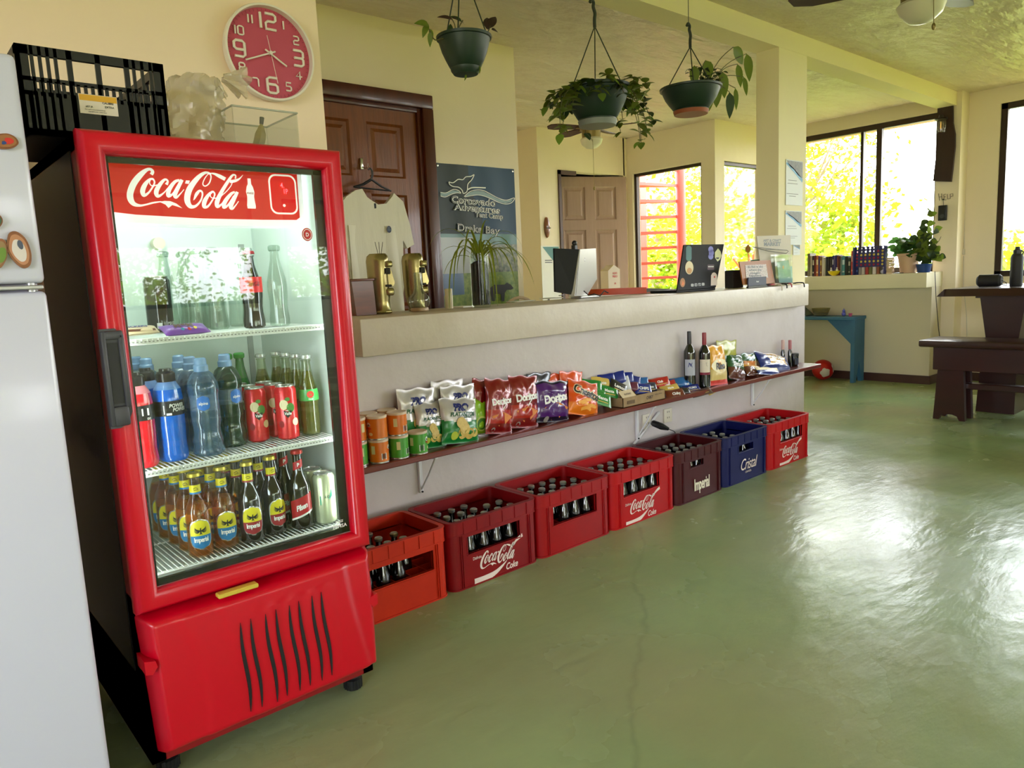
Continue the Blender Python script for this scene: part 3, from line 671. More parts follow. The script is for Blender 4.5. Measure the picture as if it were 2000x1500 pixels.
side = obj('side_decal', MB().box(FX0 - 0.0005, FX0 + 0.002, 1.745, 2.215, 0.27, 1.40), mat('black side film', (12, 8, 11), 0.3, spec=0.25), CK)
f = lambda x, y: (FX0 - 0.0012, 1.955 + 0.0 - x * 0.36, 0.80 + y * 0.36)
obj('side_logo', MB().add2d(SCRIPT, f), mat('grey side print', (62, 60, 66), 0.4), side)
# door: mitred, rounded red frame
def mitre(mb, x0, x1, z0, z1, prof, mi=0):
    k = len(mb.v)
    for q, y in prof: mb.v += [(x0 + q, y, z0 + q), (x1 - q, y, z0 + q), (x1 - q, y, z1 - q), (x0 + q, y, z1 - q)]
    for j in range(len(prof) - 1):
        for i in range(4): mb.face((k + 4 * j + i, k + 4 * j + (i + 1) % 4, k + 4 * j + 4 + (i + 1) % 4, k + 4 * j + 4 + i), mi)
dr = obj('door', (lambda m: (mitre(m, FX0, FX1, FZ0, FZ1, [(0.003, 1.697), (0.0, 1.694), (0.0, 1.672), (0.004, 1.662), (0.012, 1.654), (0.022, 1.650), (0.034, 1.650), (0.041, 1.655), (0.046, 1.664), (0.048, 1.672), (0.048, 1.69)]), m)[1])(MB()), red, CK, sharp=50)
m = MB(); x0, x1, z0, z1 = FX0 + .048, FX1 - .048, FZ0 + .048, FZ1 - .046
for a, b, c, d in ((x0, x0 + 0.006, z0, z1), (x1 - 0.022, x1, z0, z1), (x0, x1, z0, z0 + 0.014), (x0, x1, z1 - 0.014, z1)): m.box(a, b, 1.681, 1.69, c, d)
obj('glass_border', m, mat('black glass border', (10, 10, 11), 0.25), dr)
obj('glass_pane', MB().box(x0, x1, 1.675, 1.680, z0, z1), clear('cooler glass', (246, 250, 248), 0.06, 0.015), dr)
obj('door_seal', MB().box(FX0 + 0.004, FX0 + 0.03, 1.697, 1.70, FZ0 + .004, FZ1 - .004).box(FX1 - 0.03, FX1 - 0.004, 1.697, 1.70, FZ0 + .004, FZ1 - .004).box(FX0 + 0.03, FX1 - 0.03, 1.697, 1.70, FZ1 - 0.03, FZ1 - .004).box(FX0 + 0.03, FX1 - 0.03, 1.697, 1.70, FZ0 + .004, FZ0 + 0.03), blk, dr)
# handle
hg = mat('dark grey handle', (58, 58, 62), 0.4)
hz0, hz1 = 0.838, 1.040
m = MB(); out = [(0.343, hz1), (0.372, hz1), (0.386, hz1 - 0.02), (0.386, hz0 + 0.03), (0.376, hz0 + 0.008), (0.362, hz0), (0.343, hz0)]
m.prism(out, lambda u, v, w: (u, w, v), 1.656, 1.640); 
m.rbox(0.343, 0.352, 1.632, 1.642, hz0 + 0.005, hz1 - 0.004, 0.003, 2); m.rbox(0.350, 0.384, 1.632, 1.642, hz1 - 0.022, hz1 - 0.004, 0.004, 2); m.rbox(0.374, 0.385, 1.632, 1.642, hz0 + 0.04, hz1 - 0.01, 0.004, 2); m.rbox(0.350, 0.380, 1.632, 1.642, hz0 + 0.004, hz0 + 0.045, 0.005, 2)
obj('handle', m, hg, dr)
obj('handle_recess', MB().box(0.353, 0.373, 1.638, 1.6395, hz0 + 0.05, hz1 - 0.028), mat('handle recess', (22, 22, 24), 0.5), dr)
c = un(600, 458, 'y', 1.674)
st = obj('round_sticker', MB().add2d(disc2d(0.0135, 24), lambda x, y: (c.x + x, 1.6742, c.z + y * 1.15)), mat('sticker red', (186, 40, 34), 0.5), dr)
w_ = mat('print white', (236, 236, 232), 0.5)
obj('sticker_letter', MB().add2d(tf2d(text2d('D', 0.03), 0.008, 0.009), lambda x, y: (c.x + x, 1.6736, c.z + y)).add2d(ribbon([[(0.0105 * math.cos(t * .5236), 0.0105 * math.sin(t * .5236), .0012) for t in range(13)]]), lambda x, y: (c.x + x, 1.6736, c.z + y * 1.15)), w_, dr)
c = un(664, 1027, 'y', 1.674)
obj('door_print', MB().add2d(tf2d(text2d('FEMSA', 0.02, 0, 1.05), 0.0095, 0.0095), lambda x, y: (c.x + x, 1.6742, c.z + y)).add2d(SCRIPT, lambda x, y: (c.x + x * 0.022, 1.6742, c.z + 0.012 + y * 0.022)), w_, dr)
# lit header
HY = 1.735
hd = obj('header_sign', MB().prism([(0.392, 1.265), (0.45, 1.258), (0.6, 1.254), (0.80, 1.2545), (0.838, 1.258), (0.847, 1.268), (0.848, 1.394), (0.392, 1.394)], lambda u, v, w: (u, w, v), HY, 1.80), mat('header white rim', (238, 240, 238), 0.4, emit=0.25), CK)
obj('sign_face', MB().prism([(0.392, 1.282), (0.46, 1.275), (0.6, 1.2695), (0.74, 1.269), (0.825, 1.270), (0.834, 1.276), (0.836, 1.394), (0.392, 1.394)], lambda u, v, w: (u, w, v), HY - 0.002, HY), mat('lit sign red', (206, 30, 22), 0.35, emit=0.22), hd)
sgw = mat('lit sign white', (238, 236, 226), 0.4, emit=0.3)
obj('sign_script', MB().add2d(SCRIPT, lambda x, y: (SCRIPT_C[0] + x * SCRIPT_W, HY - 0.003, SCRIPT_C[1] + y * SCRIPT_W)), sgw, hd)
bc = un(489, 378, 'y', HY - .003)
bt = [(0.10, 1), (0.11, 0.62), (0.2, 0.45), (0.27, 0.1), (0.22, -0.2), (0.24, -0.5), (0.28, -0.8), (0.26, -1)]
P = [(x * 0.034 * 1.1, z * 0.0345) for x, z in bt]; P = P + [(-x, z) for x, z in reversed(P)]
b_ = obj('sign_bottle', MB().add2d((P, [tuple(range(len(P)))]), lambda x, y: (bc.x + x, HY - 0.003, bc.z + y)), sgw, hd)
obj('sign_bottle_print', MB().add2d(SCRIPT, lambda x, y: (bc.x + x * 0.017, HY - 0.0034, bc.z + 0.001 + y * 0.017)), mat('tiny red print', (180, 40, 30), 0.5), hd)
dc = un(553, 380, 'y', HY - .003)
o = rect2d(0.070, 0.094, 0.018, 5); i_ = rect2d(0.062, 0.086, 0.015, 5); N = len(o[0])
fr = ([p for p in o[0]] + [p for p in i_[0]], [(k, (k + 1) % N, N + (k + 1) % N, N + k) for k in range(N)])
obj('display_rim', MB().add2d(fr, lambda x, y: (dc.x + x, HY - 0.004, dc.z + y)), sgw, hd)
obj('display_panel', MB().add2d(i_, lambda x, y: (dc.x + x, HY - 0.0032, dc.z + y)), mat('display red', (206, 12, 22), 0.2, emit=0.3), hd)
obj('display_digits', MB().add2d(tf2d(text2d('4.', 0.01), 0.010, 0.012, -0.001, 0.022), lambda x, y: (dc.x + x, HY - 0.0042, dc.z + y)).add2d(tf2d(text2d('1P', 0.01), 0.009, 0.012, 0.006, 0.008), lambda x, y: (dc.x + x, HY - 0.0042, dc.z + y)), mat('display glow', (255, 60, 70), 0.4, emit=2.5), hd)
obj('display_button', MB().add2d(disc2d(0.0035, 12), lambda x, y: (dc.x + x, HY - 0.0042, dc.z - 0.026 + y)), sgw, hd)
obj('inner_lamp', MB().rbox(0.42, 0.82, 1.81, 1.83, 1.372, 1.392, 0.004, 1), mat('cooler tube light', (240, 250, 246), 0.4, emit=14), CK)
obj('light_strip', MB().rbox(0.8795, 0.8865, 1.706, 1.716, 0.50, 1.25, 0.002, 1), mat('cooler strip light', (240, 250, 248), 0.4, emit=12), CK)
obj('light_strip', MB().rbox(0.3885, 0.3955, 1.706, 1.716, 0.50, 1.25, 0.002, 1), MATS['cooler strip light'], CK)  # second strip, added on the left to brighten the interior
c = un(307, 476, 'y', 2.17)
obj('vent_knob', MB().cyl((c.x, 2.178, c.z), (c.x, 2.15, c.z), 0.016), mat('knob cream', (214, 206, 180), 0.4), CK)
wire = mat('white shelf wire', (230, 232, 226), 0.4)
S1, S2, S3 = 1.010, 0.719, 0.487
for z in (S1, S2, S3):
    m = MB()
    if z == S3: m.rbox(0.40, 0.876, 1.716, 1.722, z - 0.006, z - 0.002, 0.001, 1)
    else:
        m.rbox(0.392, 0.882, 1.722, 1.727, z - 0.013, z + 0.001, 0.0015, 1)
    for y in (1.735, 1.95, 2.15): m.tube([(0.39, y, z - 0.006), (0.884, y, z - 0.006)], 0.0025, 6)
    for i in range(44): x = 0.395 + 0.485 * i / 43; m.tube([(x, 1.718, z - 0.0028), (x, 2.16, z - 0.0028)], 0.0016, 5)
    s_ = obj('shelf', m, wire, CK)
    if z != S3:
        t = MB()
        for i in range(60): x = 0.396 + 0.482 * i / 59; t.box(x, x + 0.004, 1.7212, 1.7222, z - 0.0075, z - 0.0055)
        obj('rail_slots', t, mat('rail slot grey', (120, 122, 118), 0.6), s_)
# lower front panel, swelling with pressed creases
def pan(u, v):
    x = FX0 + 0.004 + u * (FX1 - FX0 - 0.004) - (0.0 if u > .5 else 0) + (0.012 * (1 - v) * (1 - u) - 0.002 * v)
    z = 0.088 + v * (0.418 - 0.088) + 0.012 * (1 - v) * u * 0.6
    e = min(1, min(u, 1 - u) / 0.04) ** 0.5; ez = min(1, min(v, 1 - v) / 0.05) ** 0.5
    y = 1.700 - 0.052 * min(e, ez) - 0.006 * math.sin(math.pi * v)
    c1 = 0.12 + 0.10 * (1 - v) ** 1.2 * 0 + 0.075 * math.sin((1 - v) * 2.4); c2 = 0.27 + 0.11 * (1 - v) ** 0.8; c3 = 0.84 + 0.10 * (1 - v) ** 1.6
    y += 0.011 * (1 / (1 + math.exp(-(u - c1) / 0.008)) - 1) * -0.5
    y -= 0.004 / (1 + math.exp(-(u - c2) / 0.006)); y += 0.006 / (1 + math.exp(-(u - c3) / 0.006))
    y += 0.0012 * math.sin(8 * math.pi * (u - .42) / .36) * (1 if 0.42 < u < 0.80 else 0) * (1 if 0.2 < v < 0.85 else 0)
    return (x, y - 0.004, z)
gp = obj('lower_panel', MB().grid(110, 50, pan), red, CK, sharp=60)
vs = [((468, 1215), (490, 1390)), ((488, 1207), (511, 1380)), ((517, 1198), (541, 1370)), ((537, 1189), (560, 1358)), ((563, 1181), (585, 1348)), ((582, 1173), (605, 1338)), ((607, 1162), (628, 1328)), ((626, 1155), (647, 1318))]
slot_m = mat('vent black', (8, 6, 6), 0.7)
for a, b in vs:
    A = un(a[0], a[1], 'y', 1.640); B = un(b[0], b[1], 'y', 1.640); n_ = 12; P = []; Q = []
    for k in range(n_ + 1):
        t = k / n_; x = A.x + (B.x - A.x) * t + 0.003 * math.sin(2 * math.pi * t) * -1; z = A.z + (B.z - A.z) * t; w = 0.0042 * math.sin(math.pi * t) ** 0.6
        P.append((x - w, z)); Q.append((x + w, z))
    def surf(u, v, w):
        return (u, w, v)
    mm = MB(); mm.v = []; 
    for (x1_, z1_), (x2_, z2_) in zip(P, Q):
        uu = (x1_ - FX0 - .004) / (FX1 - FX0 - .004); vv = (z1_ - 0.088) / 0.33; y = pan(uu, max(0, min(1, vv)))[1] - 0.0028
        mm.v += [(x1_, y, z1_), (x2_, y, z2_), (x1_, y + 0.006, z1_), (x2_, y + 0.006, z2_)]
    for k in range(n_):
        i = 4 * k; mm.face((i, i + 1, i + 5, i + 4)); mm.face((i + 1, i + 3, i + 7, i + 5)); mm.face((i + 2, i, i + 4, i + 6))
    obj('vent_slot', mm, slot_m, gp)
for px, py, s in ((290, 1297, 1), (722, 1168, -1)):
    p = un(px, py, 'y', 1.66); m = MB().prism([(-0.012, 0.016), (0.010, 0.010), (0.013, -0.004), (0.002, -0.018), (-0.012, -0.014)], lambda u, v, w: (p.x + u * s, w, p.z + v), 1.700, 1.640)
    obj('panel_clip', m, red, gp)
a = un(425, 1165, 'y', 1.64); b = un(503, 1143, 'y', 1.64)
obj('rating_strip', MB().rbox(a.x, b.x, 1.632, 1.655, (a.z + b.z) / 2 - 0.004, (a.z + b.z) / 2 + 0.006, 0.002, 1), mat('brass yellow strip', (196, 172, 62), 0.4), CK)
for x, y in ((0.40, 1.76), (0.885, 1.755), (0.40, 2.16), (0.885, 2.16)):
    m = MB().lathe([(0.020, 0), (0.024, 0.004), (0.024, 0.03), (0.018, 0.034), (0.016, 0.062)], (x, y, 0), 20)
    for i in range(16): a = i * math.pi / 8; m.cyl((x + 0.024 * math.cos(a), y + 0.024 * math.sin(a), 0.004), (x + 0.024 * math.cos(a), y + 0.024 * math.sin(a), 0.03), 0.002, n=6)
    obj('foot', m, blk, CK)
# ================================================================ drinks
def wrap(r, z, eps=0.0006, ang=0.0):
    return lambda x, y: ((r + eps) * math.sin(x / r + ang), -(r + eps) * math.cos(x / r + ang), z + y)
def patch(mb, rf, z0, z1, a0, a1, mi=0, nu=14, nv=8, outline=None, eps=0.0004):
    """curved label: rf(z) radius; angles around the front (-y)"""
    def fn(u, v):
        z = z0 + (z1 - z0) * v; k = outline(v) if outline else 1; a = (a0 + a1) / 2 + (u - .5) * (a1 - a0) * k; r = (rf(z) if callable(rf) else rf) + eps
        return (r * math.sin(a), -r * math.cos(a), z)
    mb.grid(nu, nv, fn, mi)
def prof_r(prof):
    def f(z):
        for (r0, z0), (r1, z1) in zip(prof, prof[1:]):
            if z0 <= z <= z1 and z1 > z0: return r0 + (r1 - r0) * (z - z0) / (z1 - z0)
        return prof[-1][0]
    return f
oval = lambda v: max(0.12, (1 - abs(2 * v - 1) ** 3.2) ** (1 / 2.2))
def beer_prof(h, r): return [(r * .85, 0), (r, h * .02), (r, h * .50), (r * .95, h * .56), (r * .72, h * .64), (r * .50, h * .71), (r * .43, h * .78), (r * .40, h * .94), (r * .47, h * .945), (r * .47, h * .965)]
eagle = merge2d(*[ribbon([[(s * .08, 0.1, .10), (s * .35, -.05 + .22 * k, .13), (s * .62, .05 + .30 * k, .09), (s * (.80 - .08 * k), .30 + .28 * k, .01)]], 4) for s in (-1, 1) for k in (-.6, 0, .6, 1.1)], ribbon([[(0, -.45, .05), (0, -.1, .22), (0, .2, .16), (0.03, .42, .12), (.14, .42, .02)]], 4), ribbon([[(-.18, -.5, .03), (0, -.25, .14), (.18, -.5, .03)]], 3))
yel = mat('label yellow', (226, 214, 30), 0.35); blu = mat('label blue', (24, 116, 176), 0.35); mar = mat('label maroon', (150, 22, 36), 0.35); bkk = mat('label black', (12, 12, 14), 0.4); whl = mat('label white', (240, 240, 236), 0.4)
gold = mat('gold cap', (198, 180, 70), 0.3, metal=0.6); silv = mat('silver cap', (196, 196, 190), 0.25, metal=0.8)
def cap_mb(h, r): return MB().lathe([(r * 1.12, h * .955), (r * 1.18, h * .962), (r * 1.05, h * .995), (r * .8, h * 1.0), (0.0001, h * 1.003)], n=20)
def mk_imp(glass, low, name, liquid=None, h=0.200, r=0.0285):
    def f():
        e = thing(name, '', 'beer bottle'); P = beer_prof(h, r); rf = prof_r(P)
        obj('bottle_glass', MB().lathe(P, n=24), glass, e, local=True)
        if liquid: obj('beer', MB().lathe([(r * .8, .003), (r * .93, .006), (r * .93, h * .50), (r * .66, h * .64), (0.0001, h * .641)], n=20), liquid, e, local=True)
        obj('bottle_cap', cap_mb(h, r * .47), gold, e, local=True)
        m = MB(); patch(m, rf, h * .10, h * .47, -.92, .92, 2, nv=12, outline=oval, eps=.0003); patch(m, rf, h * .115, h * .27, -.84, .84, 1, nv=8, outline=lambda v: oval(v / 2), eps=.0006); patch(m, rf, h * .27, h * .455, -.84, .84, 0, nv=8, outline=lambda v: oval(.5 + v / 2), eps=.0006)
        m.add2d(tf2d(eagle, .017, .017), wrap(r, h * .325, .0012), 3); m.add2d(tf2d(text2d('Imperial', .04, 0, .85), .0085, .0115), wrap(r, h * .225, .0014), 4)
        obj('front_label', m, [yel, low, silv, bkk, whl], e, local=True)
        m = MB(); patch(m, rf, h * .755, h * .775, -1.5, 1.5, 1, nv=1); patch(m, rf, h * .775, h * .86, -1.5, 1.5, 0, nv=2); m.add2d(ribbon([[(-.005, 0, .0012), (0, .003, .0012), (.005, 0, .0012)], [(-.004, -.003, .0012), (.006, -.002, .0012)]]), wrap(r * .42, h * .815, .001), 3)
        obj('neck_label', m, [yel, low, silv, bkk], e, local=True)
        return e
    return f
silver_imp = Maker(mk_imp(clear('pale beer glass', (246, 234, 200), .25, .05), blu, 'beer_bottle', clear('pale beer', (240, 190, 84), 0, .1, body=((210, 140, 36), .16))))
dark_imp = Maker(mk_imp(mat('brown beer glass', (16, 7, 5), .06, spec=.8, coat=.5), mar, 'beer_bottle'))
Z = S3
for i, (x, y, lb) in enumerate([(.529, 1.768, 'pale Imperial beer bottle, nearest of the blue-labelled ones on the bottom cooler shelf'), (.594, 1.780, 'pale Imperial beer bottle standing between the nearest pale one and the dark Imperial bottles')]): silver_imp((x, y, Z), R(-12 + 4 * i), lb, 'pale beers in the cooler')
for i, (x, y) in enumerate([(.527, 1.835), (.523, 1.902), (.519, 1.970), (.523, 2.040), (.592, 1.850), (.590, 1.920), (.588, 1.990)]): silver_imp((x, y, Z), R(-15), 'pale Imperial beer bottle with blue label behind the front pair', 'pale beers in the cooler')
for i, (x, y, lb) in enumerate([(.656, 1.772, 'dark Imperial beer bottle right of the two front pale beers'), (.720, 1.786, 'dark Imperial beer bottle immediately left of the Pilsen bottles')]): dark_imp((x, y, Z), R(-14 + 22 * i), lb, 'dark beers in the cooler')
for x, y in [(.654, 1.842), (.718, 1.858), (.654, 1.912), (.718, 1.930)]: dark_imp((x, y, Z), R(-18), 'dark Imperial beer bottle hidden behind the two front dark ones', 'dark beers in the cooler')
def mk_pil():
    h, r = .205, .0285; e = thing('beer_bottle', '', 'beer bottle'); P = beer_prof(h, r); rf = prof_r(P)
    obj('bottle_glass', MB().lathe(P, n=24), MATS['brown beer glass'], e, local=True); obj('bottle_cap', cap_mb(h, r * .47), mat('red cap', (170, 40, 36), .3, metal=.3), e, local=True)
    m = MB(); sl = .35
    def band(z0, z1, a0, a1, mi, rr, eps, nu=14):
        def fn(u, v):
            a = a0 + (a1 - a0) * u; z = z0 + (z1 - z0) * v + a * rr * sl; q = (rf(z)) + eps
            return (q * math.sin(a), -q * math.cos(a), z)
        m.grid(nu, 3, fn, mi)
    band(h * .17, h * .42, -1.1, 1.1, 0, r, .0004); band(h * .17, h * .195, -1.1, 1.1, 1, r, .0008); band(h * .77, h * .87, -1.2, 1.2, 0, r * .42, .0004)
    m.add2d(tf2d(text2d('Pilsen', .045, 0, .85), .0105, .0150), lambda x, y: ((r + .0016) * math.sin(x / r), -(r + .0016) * math.cos(x / r), h * .30 + y + x * sl), 1)
    m.add2d(tf2d(text2d('P', .04), .008, .010), wrap(r * .41, h * .82, .0012), 1)
    obj('front_label', m, [mat('pilsen red', (176, 20, 34), .35), whl], e, local=True); return e
pil = Maker(mk_pil)
pil((.788, 1.772, Z), R(-18), 'dark Pilsen beer bottle with slanted red label, the front one', 'Pilsen bottles in the cooler')
for y in (1.842, 1.912): pil((.780, y, Z), R(-10), 'dark Pilsen beer bottle standing behind the front Pilsen bottle', 'Pilsen bottles in the cooler')
def mk_can(body, h, r, decor, name='drink_can'):
    def f():
        e = thing(name, '', 'can')
        obj('can_body', MB().lathe([(r * .72, 0), (r * .78, .001), (r, h * .04), (r, h * .92), (r * .84, h * .975)], n=28), body, e, local=True)
        t = MB().lathe([(r * .84, h * .975), (r * .88, h * .985), (r * .88, h), (r * .83, h), (r * .80, h * .985), (.0001, h * .983)], n=28)
        t.add2d(disc2d(r * .28, 12), lambda x, y: (x, y, h * .99)); obj('can_top', t, silv, e, local=True)
        decor(e, h, r); return e
    return f
def apple_dec(e, h, r):
    m = MB(); W_ = lambda x, z: wrap(r, h * z, .0006, x)
    def blob(cx, z, sx, sy, mi, ep):
        m.add2d(disc2d(1, 14, sx, sy), wrap(r, h * z, ep, cx), mi)
    blob(-.25, .66, .011, .013, 0, .0008); blob(.35, .60, .010, .012, 1, .0012); blob(0.1, .76, .006, .005, 1, .0016); blob(.75, .33, .009, .010, 0, .0008); blob(-.6, .30, .007, .009, 2, .0008)
    m.add2d(([(-.009, .008), (0, .003), (.009, .008), (.009, -.002), (0, -.012), (-.009, -.002)], [(0, 1, 2, 3, 4, 5)]), wrap(r, h * .50, .002, 0.05), 3)
    m.add2d(tf2d(text2d('Valle', .04, .2), .006, .0075), wrap(r, h * .50, .0026, .05), 4)
    m.add2d(tf2d(text2d('DEL', .03, .2), .003, .003), wrap(r, h * .555, .0026, .0), 4)
    obj('printed_design', m, [mat('apple cream', (240, 226, 180), .4), mat('apple leaf', (70, 130, 50), .4), mat('apple dark red', (150, 10, 20), .4), bkk, whl], e, local=True)
apple = Maker(mk_can(mat('apple can red', (206, 24, 36), .25, metal=.25, coat=.3), .140, .0275, apple_dec))
for i, (x, y, lb) in enumerate([(.720, 1.838, 'red apple juice can, left of the two front cans on the middle cooler shelf'), (.786, 1.803, 'red apple juice can, right of the two front cans on the middle cooler shelf')]): apple((x, y, S2), R(-14 - 8 * i), lb, 'apple juice cans')
for x, y in ((.722, 1.897), (.782, 1.862), (.722, 1.957), (.782, 1.922)): apple((x, y, S2), R(-20), 'red apple juice can behind the two front cans', 'apple juice cans')
def aloe_dec(e, h, r):
    m = MB(); m.add2d(([(-.016, -.012), (.010, .004), (.016, .010), (.016, .028), (-.002, .022), (-.016, .012)], [(0, 1, 2, 3, 4, 5)]), wrap(r, h * .48, .0012, .0), 0)
    m.add2d(tf2d(text2d('& Co', .02, .2), .005, .007), wrap(r, h * .56, .002, .1), 1); obj('printed_design', m, [mat('teal print', (90, 190, 160), .4), mat('dark teal print', (24, 70, 66), .4)], e, local=True)
aloe = Maker(mk_can(mat('pale green can', (186, 194, 160), .25, metal=.4, coat=.2), .135, .0285, aloe_dec))
aloe((.850, 1.760, Z), R(-18), 'pale silver green can with teal patch, nearest the cooler corner', 'pale cans in the cooler'); aloe((.850, 1.824, Z), R(10), 'pale silver green can behind the one nearest the cooler corner', 'pale cans in the cooler')
def mon_dec(e, h, r):
    m = MB(); m.add2d(tf2d(text2d('MXXD', .0, .1), .006, .008), wrap(r, h * .16, .001, .3), 0); m.add2d(rect2d(.012, .014), wrap(r, h * .12, .0008, -.7), 0); obj('printed_design', m, [mat('can grey print', (196, 196, 190), .4)], e, local=True)
Maker(mk_can(mat('black can', (10, 10, 12), .15, metal=.3, coat=.5), .140, .031, mon_dec))((.556, 1.985, S1), R(20), 'tall black energy drink can at the left of the top cooler shelf')
def mk_sport(liq, top, name, label, h=.215, r=.033):
    def f():
        e = thing(name, '', 'bottle')
        P = [(r * .85, 0), (r * .98, .006), (r, h * .08), (r * .93, h * .2), (r * .98, h * .4), (r * .98, h * .48), (r, h * .50), (r, h * .66), (r * .97, h * .70), (r * .90, h * .78), (r * .62, h * .855), (r * .52, h * .87)]
        obj('bottle_body', MB().lathe(P[:10], n=28), liq, e, local=True)
        obj('bottle_neck', MB().lathe(P[9:], n=28), top, e, local=True)
        obj('bottle_cap', MB().lathe([(r * .60, h * .86), (r * .62, h * .87), (r * .62, h * .95), (r * .52, h * .97), (r * .40, h * .975), (r * .38, h), (.0001, h)], n=24), mat('black sports cap', (22, 22, 24), .25), e, local=True)
        m = MB(); patch(m, prof_r(P), h * .50, h * .66, -2.6, 2.6, 0, 30, 2); label(m, h, r)
        obj('front_label', m, [mat('black drink label', (20, 14, 20), .35), whl], e, local=True); return e
    return f
def pw(m, h, r):
    m.add2d(tf2d(text2d('POWER', .035, .2), .0072, .0085), wrap(r, h * .61, .001, .25), 1); m.add2d(tf2d(text2d('POWER', .035, .2), .0072, .0085), wrap(r, h * .565, .001, .45), 1)
    m.add2d(rect2d(.002, .02), wrap(r, h * .57, .001, -.6), 1); m.add2d(rect2d(.011, .005), wrap(r, h * .52, .001, -.3), 1)
bluep = Maker(mk_sport(mat('blue sports drink', (0, 96, 206), .12, spec=.6, coat=.5, sub=0), mat('bluish shoulder', (96, 136, 196), .15, coat=.4), 'sports_drink_bottle', pw))
bluep((.503, 1.806, S2), R(0), 'blue sports drink bottle with black cap, the front one', 'blue sports drinks'); bluep((.478, 1.876, S2), R(10), 'blue sports drink bottle behind the front blue one', 'blue sports drinks')
def pr_(m, h, r):
    m.add2d(rect2d(.016, .016), wrap(r, h * .59, .001, .3), 1); m.add2d(tf2d(text2d('oo', .03), .006, .008), wrap(r, h * .525, .001, .5), 1)
Maker(mk_sport(mat('red sports drink', (206, 12, 34), .12, spec=.6, coat=.5), mat('pink shoulder', (226, 130, 140), .15, coat=.4), 'sports_drink_bottle', pr_))((.433, 1.792, S2), R(-5), 'red sports drink bottle at the left end of the middle cooler shelf')
def mk_water(tint, body, name='water_bottle', h=.232, r=.036, txt='alpina'):
    def f():
        e = thing(name, '', 'water bottle')
        P = [(r * .85, 0), (r, .006), (r, h * .05), (r * .93, h * .10), (r, h * .15), (r * .88, h * .22), (r * .86, h * .28), (r * .97, h * .36), (r * .93, h * .40), (r * .97, h * .44), (r * .94, h * .47), (r * .94, h * .63), (r, h * .66), (r * .96, h * .74), (r * .7, h * .83), (r * .42, h * .87)]
        b = MB(); k = MB().lathe(P, n=36); 
        for v in k.v:
            t = math.atan2(v[1], v[0]); z = v[2] / h; s = 1 + (.02 * math.sin(6 * t + 40 * z) if z < .45 else 0); b.v.append((v[0] * s, v[1] * s, v[2]))
        b.f = k.f; b.m = k.m
        obj('bottle_body', b, clear('plastic %d_%d_%d' % tint, tint, .5, .08, body=body), e, local=True)
        obj('water', MB().lathe([(r * .8, .004), (r * .9, .01), (r * .86, h * .12), (r * .78, h * .25), (r * .86, h * .40), (r * .86, h * .70), (r * .6, h * .80), (.0001, h * .8)], n=24), clear('water %d_%d_%d' % tint, tint, 0, .1), e, local=True)
        obj('bottle_cap', MB().lathe([(r * .44, h * .86), (r * .46, h * .87), (r * .46, h * .92), (r * .38, h * .935), (r * .38, h * .985), (r * .30, h), (.0001, h)], n=24), mat('pale blue cap', (120, 156, 196), .25), e, local=True)
        m = MB(); patch(m, r * .94, h * .47, h * .63, -1.2, 1.2, 2, 20, 2); patch(m, r * .94, h * .475, h * .625, -.42, .42, 0, 12, 8, outline=oval, eps=.0012); m.add2d(tf2d(text2d(txt, .02, .1), .0062, .0072), wrap(r * .94, h * .55, .0022), 1)
        obj('front_label', m, [mat('label water blue', (40, 110, 196), .35), whl, clear('clear label film', (176, 200, 226), .3, .1, body=((150, 180, 215), .3))], e, local=True); return e
    return f
water = Maker(mk_water((168, 200, 222), ((120, 160, 190), .22)))
water((.580, 1.795, S2), R(-22), 'clear blue water bottle labelled alpina, the nearest one', 'water bottles in the cooler')
for x, y in ((.580, 1.872), (.578, 1.950), (.503, 1.955), (.500, 2.035), (.428, 2.0)): water((x, y, S2), R(10), 'clear blue water bottle standing behind the front alpina bottle', 'water bottles in the cooler')
Maker(mk_water((110, 160, 140), ((40, 90, 70), .3)))((.655, 1.845, S2), R(15), 'greenish water bottle left of the apple juice cans')
def mk_gin():
    h, r = .212, .026; e = thing('soda_bottle', '', 'soda bottle'); P = soda_prof(h, r)
    P = [(r * .86, 0), (r, h * .02), (r * .96, h * .3), (r, h * .5), (r * .9, h * .6), (r * .66, h * .70), (r * .48, h * .82), (r * .42, h * .92), (r * .5, h * .925), (r * .5, h * .94)]
    obj('bottle_glass', MB().lathe(P, n=22), clear('soda glass', (226, 232, 210), .3, .05), e, local=True)
    obj('soda', MB().lathe([(r * .8, .004), (r * .92, .01), (r * .90, h * .3), (r * .92, h * .5), (r * .6, h * .70), (r * .38, h * .8), (.0001, h * .8)], n=20), clear('golden soda', (196, 186, 84), 0, .1, body=((170, 160, 60), .22)), e, local=True)
    obj('bottle_cap', cap_mb(h, r * .5), silv, e, local=True)
    m = MB(); patch(m, prof_r(P), h * .44, h * .58, -1.4, 1.4, 0, 20, 3); m.add2d(disc2d(.009, 16), wrap(r, h * .52, .001, .2), 1); m.add2d(tf2d(text2d('fresca', .02, .2), .0035, .0045), wrap(r, h * .465, .0014, .2), 2)
    obj('front_label', m, [mat('lime label', (60, 160, 70), .35), mat('label scarlet', (200, 50, 40), .35), whl], e, local=True); return e
gin = Maker(mk_gin)
gin((.848, 1.800, S2), R(-26), 'golden soda bottle with green label at the right of the middle shelf, front one', 'golden sodas in the cooler')
for x, y in ((.848, 1.862), (.848, 1.924), (.800, 1.975), (.85, 1.99)): gin((x, y, S2), 0, 'golden soda bottle behind the front one with the green label', 'golden sodas in the cooler')
grn = Maker(mk_soda(mat('green bottle glass', (28, 110, 40), .08, coat=.5), 'soda_bottle', .215, mat('green lip', (70, 160, 70), .2)))
